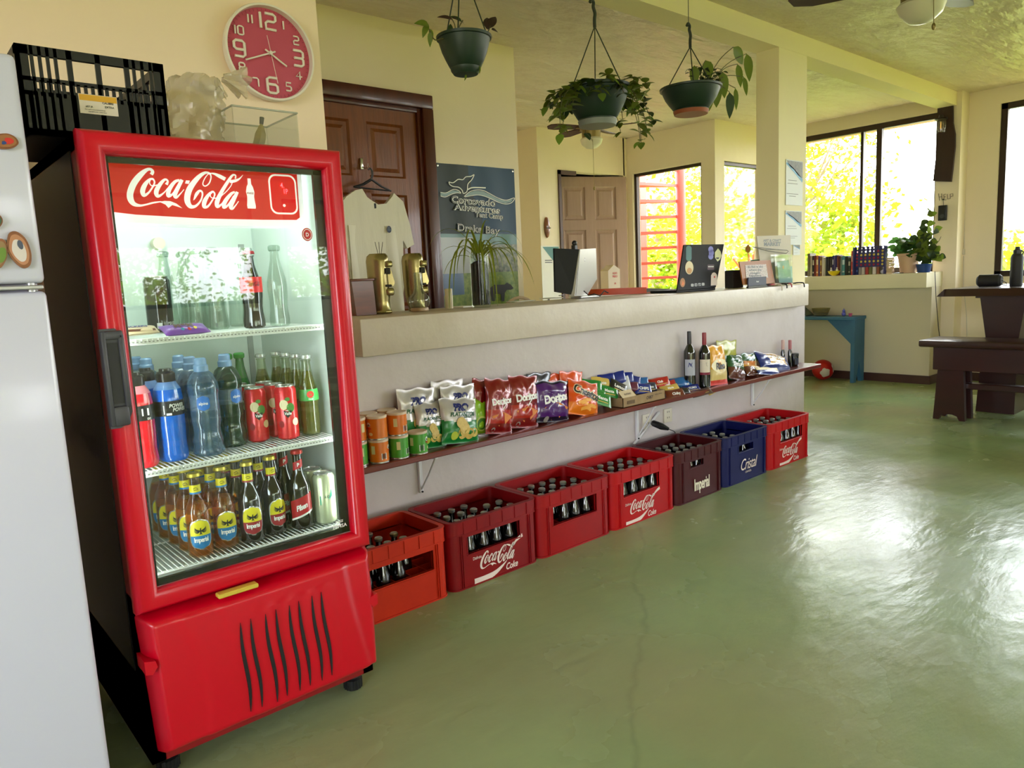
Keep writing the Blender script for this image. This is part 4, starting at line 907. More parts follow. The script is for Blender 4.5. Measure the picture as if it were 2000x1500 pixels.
for i, x in enumerate((.718, .752)): grn((x + .015, 2.045, S2), 0, ['green glass bottle neck, left of the pair behind the juice cans', 'green glass bottle neck, right of the pair behind the juice cans'][i], 'green bottles in the cooler')
emp = Maker(mk_soda(clear('empty bottle glass', (226, 234, 228), .5, .04, body=((170, 180, 172), .10)), 'empty_bottle', .205, clear('glass lip', (210, 220, 214), .8, .05)))
for x, y in [(.672, 1.905), (.690, 1.965), (.640, 1.96), (.700, 2.03), (.645, 2.03), (.60, 2.06), (.66, 2.10), (.72, 2.10), (.77, 1.93), (.76, 2.0)]: emp((x, y, S1), 0, 'empty clear glass bottle in the cluster on the top cooler shelf', 'empty clear bottles')
emp((.803, 1.832, S1), 0, 'empty clear glass bottle right of the full cola bottle', 'empty clear bottles')
def mk_jar():
    e = thing('drinking_glass', '', 'glass'); obj('glass_wall', MB().lathe([(.020, 0), (.024, .004), (.027, .06), (.030, .10), (.029, .10), (.026, .06), (.022, .01), (.0001, .008)], n=20), MATS['empty bottle glass'], e, local=True)
    obj('glass_rim', MB().lathe([(.030, .099), (.0305, .101), (.029, .101)], n=20), MATS['glass lip'], e, local=True); return e
def mk_cola():
    h, r = .192, .0265; e = thing('cola_bottle', '', 'cola bottle'); P = soda_prof(h, r)
    obj('bottle_glass', MB().lathe(P, n=24), dg, e, local=True); obj('bottle_cap', cap_mb(h, r * .5), mat('cola cap', (150, 20, 20), .3), e, local=True)
    m = MB(); patch(m, lambda z: r * .99, h * .46, h * .66, -3.1, 3.1, 0, 30, 2, eps=.0006); m.add2d(SCRIPT, lambda x, y: wrap(r, h * .57, .0014, .2)(x * .034, y * .034), 1)
    obj('front_label', m, [mat('cola label red', (220, 20, 30), .35), mat('label dark print', (90, 10, 14), .4)], e, local=True); return e
Maker(mk_cola)((.738, 1.838, S1), R(-20), 'full dark cola bottle with red label on the top cooler shelf')
# candy bars on the top shelf edge
def pillow(w, h, t, nu=14, nv=8, wr=.12, seed=0, crimp=.10):
    """lying pack: length w on x, width h on y, thickness t"""
    def f(sgn):
        def fn(u, v):
            a = max(0, 1 - abs(2 * u - 1) ** 4) ; b = max(0, 1 - abs(2 * v - 1) ** 2.4); e_ = 0 if min(u, 1 - u) < crimp * .5 else 1
            n_ = noise.noise(Vector((u * 5 + seed, v * 4, seed * 3.1))) * wr
            z = t / 2 * (a ** .5) * (b ** .6) * e_ * (1 + n_) 
            return ((u - .5) * w, (v - .5) * h * (1 + .03 * math.sin(u * 9 + seed)), t / 2 + sgn * z + (.0004 * sgn))
        return fn
    m = MB(); m.grid(nu, nv, f(1)); k = len(m.v); m.grid(nu, nv, f(-1)); m.f[-nu * nv:] = [x[::-1] for x in m.f[-nu * nv:]]
    return m
def packet(name, w, h, t, base, prints, lb, cat, loc, rot, seed=0, group=None):
    """prints: (text, size, colour name/mat, dx, dy, bold)"""
    e = thing(name, lb, cat, loc, group); e.rotation_euler = rot
    obj('wrapper', pillow(w, h, t, seed=seed), base, e, local=True, sharp=60)
    m = MB(); ms = []
    for p in prints:
        if p[2] not in ms: ms.append(p[2])
        shp = tf2d(text2d(p[0], p[5], .1), p[1], p[1]) if isinstance(p[0], str) else p[0]
        def fn(x, y, p=p):
            X = x + p[3]; Y = y + p[4]; u = X / w + .5; v = Y / h + .5
            a = max(0, 1 - abs(2 * u - 1) ** 4); b = max(0, 1 - abs(2 * v - 1) ** 2.4)
            return (X, Y, t / 2 + t / 2 * a ** .5 * b ** .6 * 1.10 + .001)
        m.add2d(shp, fn, ms.index(p[2]))
    if prints: obj('printed_design', m, ms, e, local=True)
    return e
brn = mat('brown wrapper', (88, 48, 30), .3, coat=.3)
packet('candy_bar', .085, .032, .016, mat('cream wrapper', (206, 186, 150), .3, coat=.3), [('SNICKERS', .009, mat('navy print', (30, 30, 110), .4), -.006, .003, .05), (rect2d(.06, .006), 1, mat('brown print', (90, 50, 30), .4), .005, -.010, 0)], 'cream and brown chocolate bar at the left front of the top cooler shelf', 'candy bar', (.442, 1.762, S1 + .010), (R(25), 0, R(4)), 1)
packet('candy_packet', .105, .042, .018, mat('purple wrapper', (124, 70, 168), .28, coat=.4), [('M&M', .015, brn, -.005, .003, .08), (disc2d(.004, 10), 1, mat('candy yellow', (230, 200, 40), .4), .018, -.010, 0), (disc2d(.004, 10), 1, mat('candy teal', (40, 150, 170), .4), -.012, -.012, 0), (disc2d(.004, 10), 1, mat('candy red', (200, 40, 40), .4), .003, -.013, 0)], 'purple candy packet lying on the top cooler shelf', 'candy packet', (.545, 1.772, S1 + .004), (R(28), 0, R(9)), 2)
# ================================================================ clock
CC = Vector((1.105, 2.44, 1.872)); CRAD = 0.152
ck = thing('wall_clock', 'round pink wall clock with white rim and raised white numerals', 'clock', CC)
clw = mat('clock white', (232, 224, 214), 0.4); pink = mat('clock pink', (190, 74, 98), 0.45)
Mc = TR(*CC) @ RX(R(90))
m = MB().lathe([(CRAD * .90, 0.001), (CRAD * .98, 0.012), (CRAD, 0.036), (CRAD * .985, 0.042), (CRAD * .945, 0.042), (CRAD * .93, 0.022)], n=64, cap=False); m.xf(Mc); obj('rim', m, clw, ck)
m = MB().lathe([(0.0001, .0225), (CRAD * .935, .022)], n=64, cap=False); m.xf(Mc); obj('dial', m, pink, ck)
def cl(x, y, h=.026): return (CC.x + x * CRAD, CC.y - h, CC.z + y * CRAD)
DG = {'1': [[(0, .5), (0, -.5)]], '2': [[(-.35, .5), (.2, .5), (.35, .38), (.35, .12), (.2, 0), (-.2, 0), (-.35, -.12), (-.35, -.5), (.35, -.5)]], '3': [[(-.35, .5), (.2, .5), (.35, .38), (.35, .1), (.25, 0), (-.3, 0)], [(.25, 0), (.35, -.1), (.35, -.38), (.2, -.5), (-.35, -.5)]],
 '4': [[(.12, -.5), (.12, .5), (-.4, -.12), (.4, -.12)]], '5': [[(.35, .5), (-.3, .5), (-.3, .05), (.2, .05), (.35, -.08), (.35, -.38), (.2, -.5), (-.35, -.5)]], '6': [[(.35, .5), (-.2, .5), (-.35, .38), (-.35, -.38), (-.2, -.5), (.2, -.5), (.35, -.38), (.35, -.05), (.2, .06), (-.35, .06)]],
 '7': [[(-.35, .5), (.2, .5), (.35, .35), (.35, -.5)]], '8': [[(-.2, .5), (.2, .5), (.35, .38), (.35, .1), (.2, 0), (-.2, 0), (-.35, -.1), (-.35, -.38), (-.2, -.5), (.2, -.5), (.35, -.38), (.35, -.1), (.2, 0)], [(-.2, 0), (-.35, .1), (-.35, .38), (-.2, .5)]],
 '9': [[(-.35, -.5), (.2, -.5), (.35, -.38), (.35, .38), (.2, .5), (-.2, .5), (-.35, .38), (-.35, .05), (-.2, -.06), (.35, -.06)]], '0': [[(-.2, .5), (.2, .5), (.35, .38), (.35, -.38), (.2, -.5), (-.2, -.5), (-.35, -.38), (-.35, .38), (-.2, .5)]]}
for i in range(1, 13):
    a = R(90 - 30 * i); big = i % 3 == 0; h = .32 if big else .17; w = .32 if big else .17; rr = .66 if big else .74
    cx, cy = math.cos(a) * rr, math.sin(a) * rr; m = MB(); s = str(i); n_ = len(s)
    for k, chh in enumerate(s):
        ox = (k - (n_ - 1) / 2) * w * (.85 if s not in ('11',) else .5)
        if s in ('10', '12') and k == 0: ox = -w * .45
        if s in ('10', '12') and k == 1: ox = w * .25
        for st in DG[chh]: m.tube([cl(cx + ox + x * w, cy + y * h) for x, y in st], (.030 if big else .018) * CRAD, 6)
    obj('numeral', m, clw, ck)
m = MB()
for i in range(60):
    a = R(6 * i); m.poly([cl(math.cos(a + s) * r, math.sin(a + s) * r, .0235) for r, s in ((.86, -.006), (.91, -.006), (.91, .006), (.86, .006))])
obj('minute_marks', m, mat('clock mark', (140, 50, 72), .5), ck)
def hand(ax, ay, back, w, nm, hh):
    L = math.hypot(ax, ay); m = MB(); m.tube([cl(-ax / L * back, -ay / L * back, hh), cl(ax, ay, hh)], w * CRAD, 6); obj(nm, m, clw, ck)
hand(-.56, -.22, .12, .018, 'minute_hand', .032); hand(.36, -.22, .12, .020, 'hour_hand', .029); hand(.10, -.62, .35, .006, 'second_hand', .036)
obj('hub', MB().cyl(cl(0, 0, .024), cl(0, 0, .038), .006), clw, ck)
# ================================================================ on top of the cooler
bp = mat('black crate plastic', (16, 16, 18), .4)
X0, X1, Y0, Y1, Z0, Z1 = 0.285, 0.562, 1.775, 2.13, 1.434, 1.606
pc = thing('plastic_crate', 'black slatted plastic produce crate lying on top of the red cooler', 'crate', ((X0 + X1) / 2, (Y0 + Y1) / 2, Z0))
def slatwall(p0, ux, L, H, ins):
    m = MB()
    def b(a0, a1, z0, z1, t=.006):
        P = [p0 + ux * a for a in (a0, a1)]; q = ins * t
        m.v += [tuple(P[0] + Vector((0, 0, z0))), tuple(P[1] + Vector((0, 0, z0))), tuple(P[1] + q + Vector((0, 0, z0))), tuple(P[0] + q + Vector((0, 0, z0))), tuple(P[0] + Vector((0, 0, z1))), tuple(P[1] + Vector((0, 0, z1))), tuple(P[1] + q + Vector((0, 0, z1))), tuple(P[0] + q + Vector((0, 0, z1)))]
        k = len(m.v) - 8
        for f in ((3, 2, 1, 0), (4, 5, 6, 7), (0, 1, 5, 4), (1, 2, 6, 5), (2, 3, 7, 6), (3, 0, 4, 7)): m.face([k + i for i in f])
    b(0, L, H - .018, H, .010); b(0, L, H * .60, H * .65); b(0, L, H * .44, H * .49); b(0, L, 0, .012, .009)
    b(0, .022, 0, H, .008); b(L - .022, L, 0, H, .008); b(L * .05, L * .95, 0, H * .44, .003)
    xs = [.10, .15, .20, .25, .33, .52, .72, .78, .84, .90]
    for x in xs: b(L * x - .003, L * x + .003 + (.004 if x in (.33, .52, .72) else 0), 0, H)
    for k in range(18): x = .08 + k * .048; b(L * x, L * x + .006, H * .44, H * .62)
    return m
A = Vector
obj('front_wall', slatwall(A((X0, Y0, Z0)), A((1, 0, 0)), X1 - X0, Z1 - Z0, A((0, 1, 0))), bp, pc)
obj('back_wall', slatwall(A((X0, Y1, Z0)), A((1, 0, 0)), X1 - X0, Z1 - Z0, A((0, -1, 0))), bp, pc)
obj('side_wall', slatwall(A((X0, Y0, Z0)), A((0, 1, 0)), Y1 - Y0, Z1 - Z0, A((1, 0, 0))), bp, pc)
obj('side_wall', slatwall(A((X1, Y0, Z0)), A((0, 1, 0)), Y1 - Y0, Z1 - Z0, A((-1, 0, 0))), bp, pc)
obj('floor_grid', MB().box(X0, X1, Y0, Y1, Z0, Z0 + .006), bp, pc)
a = un(152, 182, 'y', Y0 - .001); b = un(232, 230, 'y', Y0 - .001)
lb_ = obj('paper_label', MB().rbox(a.x, b.x, Y0 - .0022, Y0 - .0012, b.z + .002, a.z, .0004, 1), mat('label paper', (232, 222, 206), .6), pc)
cxl, czl = (a.x + b.x) / 2, (a.z + b.z) / 2; wl_ = b.x - a.x
obj('label_stripe', MB().box(a.x + .001, b.x - .001, Y0 - .0026, Y0 - .0023, a.z - .013, a.z - .001), mat('label ochre', (222, 168, 44), .6), lb_)
m = MB(); ff = lambda x, y: (cxl + x, Y0 - .0028, czl + y)
for s, sz, dx, dy in (('CALIBRE', .0042, .018, .006), ('EXTRA', .0042, .020, -.002), ('#57 JR', .0035, -.018, -.004), ('PESO NETO 18 KG PRODUCTO DE', .0018, -.008, -.010), ('CAJA EMPACADA  COSTA RICA', .0018, -.004, -.014)): m.add2d(tf2d(text2d(s, .03), sz, sz, dx, dy), ff)
obj('label_text', m, bkk, lb_)
# clear bin with bananas, crumpled bag
acr = clear('clear acrylic', (244, 245, 243), .0, .04, body=((220, 222, 206), .06))
bx0, bx1, by0, by1, bz0, bz1 = .757, .932, 1.90, 2.10, 1.434, 1.566
m = MB(); t = .003
m.box(bx0, bx1, by0, by0 + t, bz0, bz1).box(bx0, bx1, by1 - t, by1, bz0, bz1).box(bx0, bx0 + t, by0 + t, by1 - t, bz0, bz1).box(bx1 - t, bx1, by0 + t, by1 - t, bz0, bz1).box(bx0 + t, bx1 - t, by0 + t, by1 - t, bz0, bz0 + t)
bn = thing('clear_bin', 'clear acrylic bin with bananas on top of the cooler, below the clock', 'container', (.845, 2.0, bz0)); obj('bin_walls', m, acr, bn)
m = MB(); 
for (q0, q1) in (((bx0, by0), (bx1, by0)), ((bx1, by0), (bx1, by1)), ((bx1, by1), (bx0, by1)), ((bx0, by1), (bx0, by0))): m.tube([(q0[0], q0[1], bz1), (q1[0], q1[1], bz1)], .0025, 6)
obj('bin_rim', m, clear('acrylic edge', (214, 220, 214), .8, .1, body=((226, 228, 214), .4)), bn)
ban = mat('banana', (172, 150, 56), .5, vary=(30, (120, 96, 36), .35)); bst = mat('banana stem', (60, 48, 24), .7)
def banana(pts, lb, grp=None):
    P = crom([tuple(p) for p in pts], 5); n_ = len(P); rr = [.016 * min(1, (.15 + 3.2 * k / n_), (.2 + 4 * (n_ - 1 - k) / n_)) for k in range(n_)]
    e = thing('banana', lb, 'banana', P[n_ // 2], grp); obj('peel', MB().tube(P, rr, 6), ban, e)
    obj('stem', MB().tube([P[-1], tuple(A(P[-1]) + (A(P[-1]) - A(P[-3])).normalized() * .018)], [.005, .006], 6), bst, e)
banana([(.808, 1.95, bz0 + .022), (.825, 1.95, bz0 + .03), (.842, 1.95, bz0 + .06), (.852, 1.95, bz0 + .105)], 'banana standing with its stem up inside the clear bin')
banana([(.785, 1.97, bz0 + .02), (.78, 2.0, bz0 + .035), (.785, 2.03, bz0 + .05)], 'dark overripe banana lying at the left of the clear bin')
banana([(.81, 2.03, bz0 + .022), (.84, 2.04, bz0 + .04), (.88, 2.05, bz0 + .03)], 'banana lying flat in the back of the clear bin')
banana([(.62, 1.98, bz0 + .022), (.65, 1.97, bz0 + .034), (.68, 1.97, bz0 + .022)], 'yellow banana lying in the plastic bag, left one'); banana([(.66, 2.02, bz0 + .022), (.69, 2.01, bz0 + .045), (.725, 2.01, bz0 + .03)], 'yellow banana lying in the plastic bag, right one')
def bagf(u, v):
    a = 2 * math.pi * u; z = v; w = .085 * (1 - .28 * z) * (1 if z < .72 else 1 - (z - .72) * 2.2)
    n_ = noise.fractal(A((math.cos(a) * 2.2, math.sin(a) * 2.2, z * 5)), 1, 2, 3); r = w * (1 + .28 * n_)
    x = .672 + .03 * z + r * math.cos(a) + max(0, z - .75) * .22; y = 1.985 + r * .8 * math.sin(a)
    return (x, y, bz0 + .004 + .255 * (z if z < .82 else .82 - (z - .82) * .9) + .012 * noise.noise(A((a * 3, z * 9, 2))))
bg = thing('plastic_bag', 'crumpled translucent plastic bag of bananas on the cooler', 'plastic bag', (.68, 1.985, bz0))
obj('bag_film', MB().grid(56, 36, bagf), clear('crumpled film', (232, 228, 214), 0.5, .25, body=((226, 214, 186), .42)), bg, sharp=25)
def knot(u, v):
    a = 2 * math.pi * u; r = .010 + .030 * v ** 1.2; n_ = 1 + .4 * math.sin(5 * a + 3 * v); return (.775 + .055 * v + .004 * math.cos(a), 1.985 + r * math.sin(a) * n_, 1.655 + r * .8 * math.cos(a) * n_ - .01 * v)
obj('bag_mouth', MB().grid(30, 8, knot), MATS['crumpled film'], bg, sharp=25)
# ================================================================ things on the counter top (z = 0.985)
TZ = 0.986
wbox = mat('dark box wood', (116, 50, 22), .35, coat=.25, vary=(9, (70, 34, 18), .6, (1, 1, 5)))
a = un(686, 545, 'y', 2.62); b = un(735, 605, 'y', 2.62)
e = thing('wooden_box', 'small lidded brown wooden box at the left end of the counter', 'box', ((a.x + b.x) / 2, 2.66, TZ))
obj('box_body', MB().prism([(a.x + .012, TZ), (b.x, TZ), (b.x - .006, a.z - .010), (a.x, a.z - .010)], lambda u, v, w: (u, w, v), 2.62, 2.72), wbox, e)
obj('lid', MB().rbox(a.x - .004, b.x, 2.616, 2.724, a.z - .010, a.z, .003, 2), wbox, e)
steel = mat('dull polished steel', (150, 138, 96), .22, metal=.95, bump=(14, .25, .004))
steeld = mat('dark recess', (30, 26, 18), .4, metal=.5)
def tiki():
    """tall metal head-shaped vase: brow, long nose, chin; faces +x"""
    e = thing('metal_head_vase', '', 'vase'); h = .245
    P = [(.034, 0), (.036, .006), (.033, .012), (.031, .05), (.034, .07), (.036, .16), (.037, .215), (.034, .235), (.026, h)]
    b = MB().lathe(P, n=28, cap=True)
    for i, v in enumerate(b.v):
        x, y, z = v; k = 1 + (.55 * max(0, x / .037) ** 2 * (1 if .075 < z < .15 else 0)); s = .80 if (.152 < z < .19 and x > .0) else 1
        xx = x * k * s
        if x < -.01: xx = x * (1.5 if z > .045 else 1.1)
        b.v[i] = (xx, y * .85, z)
    obj('head', b, steel, e, local=True)
    obj('brow', MB().rbox(.020, .050, -.030, .030, .188, .214, .006, 2), steel, e, local=True)
    obj('nose', MB().prism([(.028, .190), (.040, .190), (.056, .125), (.050, .112), (.030, .112)], lambda u, v, w: (u, w, v), -.012, .012), steel, e, local=True)
    obj('jaw', MB().rbox(.012, .050, -.026, .026, .072, .104, .008, 2), steel, e, local=True)
    m = MB(); m.rbox(.018, .040, -.031, -.026, .160, .186, .003, 1); obj('eye_recess', m, steeld, e, local=True); m = MB(); m.rbox(.018, .042, -.029, -.024, .108, .118, .002, 1); obj('mouth_slot', m, steeld, e, local=True)
    m = MB(); m.rbox(-.036, .036, -.028, .028, 0, .014, .004, 2); obj('base', m, steel, e, local=True)
    return e
tk = Maker(tiki)
p = un(744, 550, 'y', 2.66); v1 = tk((p.x, 2.66, TZ), R(-28), 'metal carved-head vase, the left one, with three thin sticks')
p2 = un(822, 600, 'z', TZ); v2 = tk((un(812, 550, 'y', 2.68).x, 2.68, TZ), R(-28), 'metal carved-head vase, the right one, behind a glass flask')
m = MB()
for dx, dz in ((-.014, .05), (0, .055), (.014, .05)): m.tube([(v1.location.x + dx * .4, 2.66, TZ + .22), (v1.location.x + dx, 2.66, TZ + .235 + dz)], .0012, 5)
for i, dx in enumerate((-.014, 0, .014)):
    mm = MB().tube([(v1.location.x + dx * .4, 2.655, TZ + .235), (v1.location.x + dx * 1.3, 2.655, TZ + .292)], .0013, 5)
    tag(obj('thin_stick', mm, bst), 'thin dark stick poking out of the left head vase', 'stick', 'sticks in the vase')
FLX = un(818, 575, 'y', 2.60).x
e = thing('glass_flask', 'round-bellied glass flask on the counter in front of the right head vase', 'flask', (FLX, 2.60, TZ))
obj('flask_wall', MB().lathe([(.026, .010), (.040, .022), (.046, .042), (.043, .060), (.026, .078), (.018, .10), (.017, .16), (.019, .162)], (FLX, 2.60, TZ), 28), clear('flask glass', (226, 230, 222), .6, .03, body=((190, 190, 176), .10)), e)
obj('flask_foot', MB().lathe([(.034, 0), (.038, .004), (.037, .014), (.028, .018)], (FLX, 2.60, TZ), 28), mat('pinkish foot', (176, 146, 112), .4), e)
# spider plant in a glass cylinder
e = thing('spider_plant', 'long-leaved green plant in a tall glass cylinder of black soil', 'potted plant', (2.035, 2.53, TZ)); pcx, pcy = 2.035, 2.53
obj('glass_cylinder', MB().lathe([(.041, .0), (.042, .003), (.042, .235), (.039, .235), (.039, .012), (.0001, .012)], (pcx, pcy, TZ), 32), clear('vase glass', (236, 240, 236), .0, .02), e)
obj('soil', MB().lathe([(.0385, .013), (.0385, .19), (.02, .20), (.0001, .205)], (pcx, pcy, TZ), 28), mat('black soil', (14, 10, 8), .8, bump=(60, .5, .01)), e)
gl = leafmat('grass leaf', (120, 132, 34), .35, .3)
def blade(mb, base, dirv, L, w, droop, n=12, sp=0):
    p = A(base); d = A(dirv).normalized(); side = d.cross(A((0, 0, 1))).normalized(); pts = []
    for i in range(n + 1):
        t = i / n; ww = w * (1 - t ** 2.2) * (.5 + .5 * min(1, t * 5)); pts.append((p.copy(), ww)); p = p + d * (L / n); p.z = max(p.z, TZ + .012); d = (d + A((0, 0, -droop / n * (1 + 1.5 * t)))).normalized()
    k = len(mb.v)
    for q, ww in pts: mb.v += [tuple(q - side * ww), tuple(q + A((0, 0, -ww * .4))), tuple(q + side * ww)]
    for i in range(n): j = k + 3 * i; mb.face((j, j + 1, j + 4, j + 3)); mb.face((j + 1, j + 2, j + 5, j + 4))
rnd = random.Random(5)
for i in range(26):
    m = MB(); a = rnd.uniform(0, 6.28); el = rnd.uniform(.5, 1.35); L = rnd.uniform(.22, .46)
    if i < 5: a = R(200) + i * .2; L = .5; el = .9
    if i in (6, 7, 8): a = R(60 - 30 * (i - 6)); el = 1.25; L = .36
    blade(m, (pcx + .01 * math.cos(a), pcy + .01 * math.sin(a), TZ + .20), (math.cos(a) * math.cos(el), math.sin(a) * math.cos(el), math.sin(el)), L, .0055, rnd.uniform(1.5, 4.2))
    obj('leaf_blade', m, gl, e, flat=False)
p = un(868, 597, 'z', TZ)
tag(obj('white_canister', MB().lathe([(.016, 0), (.017, .002), (.017, .085), (.015, .088)], (1.955, 2.66, TZ), 20), mat('cream plastic', (226, 216, 186), .5)), 'short cream cylinder standing left of the glass plant vase', 'canister')
# banner on the middle wall
BY = 3.566
c = [un(x, y, 'y', BY) for x, y in ((850, 318), (1006, 333), (1010, 592), (862, 592))]
bx0_, bx1_, bz1_, bz0_ = (c[0].x + c[3].x) / 2, (c[1].x + c[2].x) / 2, c[0].z, .94
bn = thing('vinyl_banner', 'dark blue-green vinyl banner with whale tail logo on the wall', 'banner', ((bx0_ + bx1_) / 2, BY, bz0_))
def bf(u, v): return (bx0_ + (bx1_ - bx0_) * u, BY - .006 - .004 * math.sin(u * 17 + v * 3) * (1 - .3 * v), bz0_ + (bz1_ - bz0_) * v)
def bmi(u, v):
    if v > .52: return 0 if u + v * .6 < 1.02 + .1 * math.sin(u * 9) else 1
    if v > .24: return 2 if (u < .42 and v < .50) else (3 if v > .44 else 4)
    return 5 if u < .28 and v > .1 else 6
obj('banner_sheet', MB().grid(40, 40, bf, bmi), [mat('banner dark', (22, 38, 40), .5), mat('banner blue', (22, 62, 92), .5), mat('banner grey', (150, 156, 150), .3), mat('banner green', (20, 96, 74), .3), mat('banner leaf', (44, 66, 38), .35, vary=(30, (150, 150, 120), .3)), mat('banner sea', (74, 104, 140), .3), mat('banner grass', (140, 158, 66), .35, vary=(40, (84, 116, 40), .4))], bn)
def bpx(x, y): p = un(850 + x / 9.375, 320 + y / 9.375, 'y', BY - .012); return (p.x, p.y, p.z)
m = MB()
def stroke(pts, w): m.add2d(ribbon([[(x, y, w) for x, y in pts]], 5), lambda x, y: bpx(x, y))
stroke([(250, 330), (330, 345), (420, 285), (505, 290), (560, 240), (650, 230), (712, 200), (670, 290), (600, 370), (590, 470), (570, 520), (515, 540), (490, 480), (430, 430), (330, 415), (270, 380), (250, 330)], 16)
stroke([(600, 470), (690, 435), (925, 440)], 22)
stroke([(530, 600), (620, 520), (730, 480), (870, 485), (1000, 545), (1150, 625), (1300, 665), (1450, 625), (1400, 710), (1290, 735), (1150, 700), (950, 610), (800, 570), (680, 580), (540, 605)], 12)
stroke([(95, 520), (200, 530), (330, 470), (420, 485), (475, 535)], 12); stroke([(100, 590), (190, 605), (300, 555), (400, 530), (470, 540)], 12)
obj('logo_lines', m, mat('banner white', (232, 234, 222), .4), bn)
m = MB(); m.add2d(([(540, 600), (620, 530), (730, 492), (870, 497), (1000, 557), (1150, 640), (1300, 680), (1430, 645), (1390, 700), (1290, 722), (1150, 690), (950, 600), (800, 560), (680, 572)], [tuple(range(14))]), lambda x, y: tuple(A(bpx(x, y)) + A((0, .002, 0)))); m.add2d(([(100, 530), (200, 540), (330, 482), (420, 495), (465, 530), (400, 525), (300, 545), (190, 595), (100, 580)], [tuple(range(9))]), lambda x, y: tuple(A(bpx(x, y)) + A((0, .002, 0))))
obj('logo_wave', m, mat('banner wave', (130, 156, 158), .4), bn)
def bt(s, cx, cy, w, h, ms, dy=0, bold=.02, nm='banner_lettering'):
    t = text2d(s, bold, 0, 1.0); k = w / twidth(t); m = MB()
    m.add2d(t, lambda x, y: tuple(A(bpx(cx + x * k, cy + x * k * .09 - y * h)) + A((0, -dy, 0)))); obj(nm, m, ms, bn)
bw = MATS['banner white']
for s, cx, cy, w, h in (('Corcovado', 700, 680, 820, 125), ('Adventures', 770, 815, 850, 120), ('Tent Camp', 990, 945, 520, 90)):
    bt(s, cx, cy, w, h, bw, .0005, .065); bt(s, cx, cy, w, h, mat('banner lettering dark', (28, 32, 30), .4), .0012, .0)
bt('Drake Bay', 790, 1190, 780, 130, bw, .0005, .03); bt('Drake Bay', 790, 1190, 780, 130, MATS['banner lettering dark'], .0012, -.015)
# tapir silhouette printed near the foot
m = MB(); f = lambda x, y: (lambda p: (p.x, p.y, p.z))(un(x, y, 'y', BY - .013))
m.add2d(([(958, 562), (965, 556), (985, 556), (990, 552), (998, 556), (1003, 563), (998, 566), (990, 566), (986, 572), (985, 588), (980, 588), (978, 574), (968, 574), (967, 588), (961, 588), (958, 572)], [tuple(range(16))]), f); obj('printed_tapir', m, mat('banner black', (24, 20, 18), .4), bn)
m = MB()
for x, z in ((bx0_ + .015, bz1_ - .015), (bx1_ - .015, bz1_ - .015)): m.cyl((x, BY - .014, z), (x, BY - .004, z), .006)
for i, (x, z) in enumerate(((bx0_ + .015, bz1_ - .015), (bx1_ - .015, bz1_ - .015))): obj('eyelet', MB().lathe([(.003, 0), (.007, .001), (.007, .003), (.003, .004)], n=14).xf(TR(x, BY - .010, z) @ RX(R(90))), silv, bn)
# t-shirt on black hangers on the brown door
SY = 3.50
tsm = mat('cream cotton', (226, 222, 206), .85, bump=(4, .3, .02, (3, 1, .6)))
def sx(x, y, yy=SY): return un(x, y, 'y', yy)
e = thing('t_shirt', 'cream short-sleeved t-shirt with round dark badge, hanging on the brown door', 't-shirt', (sx(735, 480).x, SY, .95))
out = [(672, 385), (692, 372), (706, 369), (716, 385), (735, 400), (752, 398), (762, 385), (765, 378), (782, 395), (795, 440), (803, 478), (790, 486), (782, 470), (784, 560), (780, 620), (700, 622), (684, 560), (672, 480), (662, 470), (655, 430), (660, 400)]
Pp = [sx(x, y) for x, y in out]
k = MB(); cxs = sx(728, 480); 
fr_ = [(p.x, p.z) for p in Pp]
k.prism(fr_, lambda u, v, w: (u, w + .012 * math.cos((u - cxs.x) * 14), v), SY - .018, SY + .012)
# fill a soft, folded front: a grid clipped to the torso
def tf(u, v):
    x0 = sx(682, 0).x if v < .72 else sx(676, 0).x; a = sx(684, 560); b_ = sx(783, 560)
    z = 1.0 - .06 + (sx(720, 392).z - .94) * v * .98; x = a.x + (b_.x - a.x) * u
    return (x, SY - .024 - .010 * math.sin(u * 16 + v * 2) * (1 - v) - .006 * math.sin(u * 7 + 2), z)
obj('shirt_body', k, tsm, e); obj('shirt_folds', MB().grid(30, 12, lambda u, v: tf(u, v * .80)), tsm, e)
c = sx(760, 448, SY - .04)
obj('chest_badge', MB().add2d(disc2d(.017, 22, .85, 1.1), lambda x, y: (c.x + x, SY - .040, c.z + y)), mat('navy badge', (24, 36, 66), .5), e)
obj('badge_print', MB().add2d(tf2d(text2d('CORCOVADO', .02), .0028, .0035, 0, -.003), lambda x, y: (c.x + x, SY - .041, c.z + y)).add2d(ribbon([[(-.006, .004, .0012), (0, .009, .0012), (.006, .004, .0012)]]), lambda x, y: (c.x + x, SY - .041, c.z + y)), mat('pale blue print', (150, 180, 200), .5), e)
obj('neck_tag', MB().box(sx(729, 404).x - .006, sx(729, 404).x + .006, SY - .021, SY - .019, sx(729, 408).z, sx(729, 398).z), mat('black tag', (20, 20, 20), .6), e)
hk = thing('door_hook', 'small chrome hook screwed to the brown door above the t-shirt', 'hook', sx(706, 325, 3.575)); q = sx(706, 318, 3.575)
obj('hook_plate', MB().rbox(q.x - .008, q.x + .008, 3.570, 3.584, q.z - .035, q.z + .025, .003, 2), mat('chrome', (210, 210, 206), .15, metal=1), hk)
obj('hook_arm', MB().tube([(q.x, 3.572, q.z - .02), (q.x, 3.54, q.z - .035), (q.x, 3.515, q.z - .03), (q.x, 3.51, q.z - .012)], .004, 8), MATS['chrome'], hk)
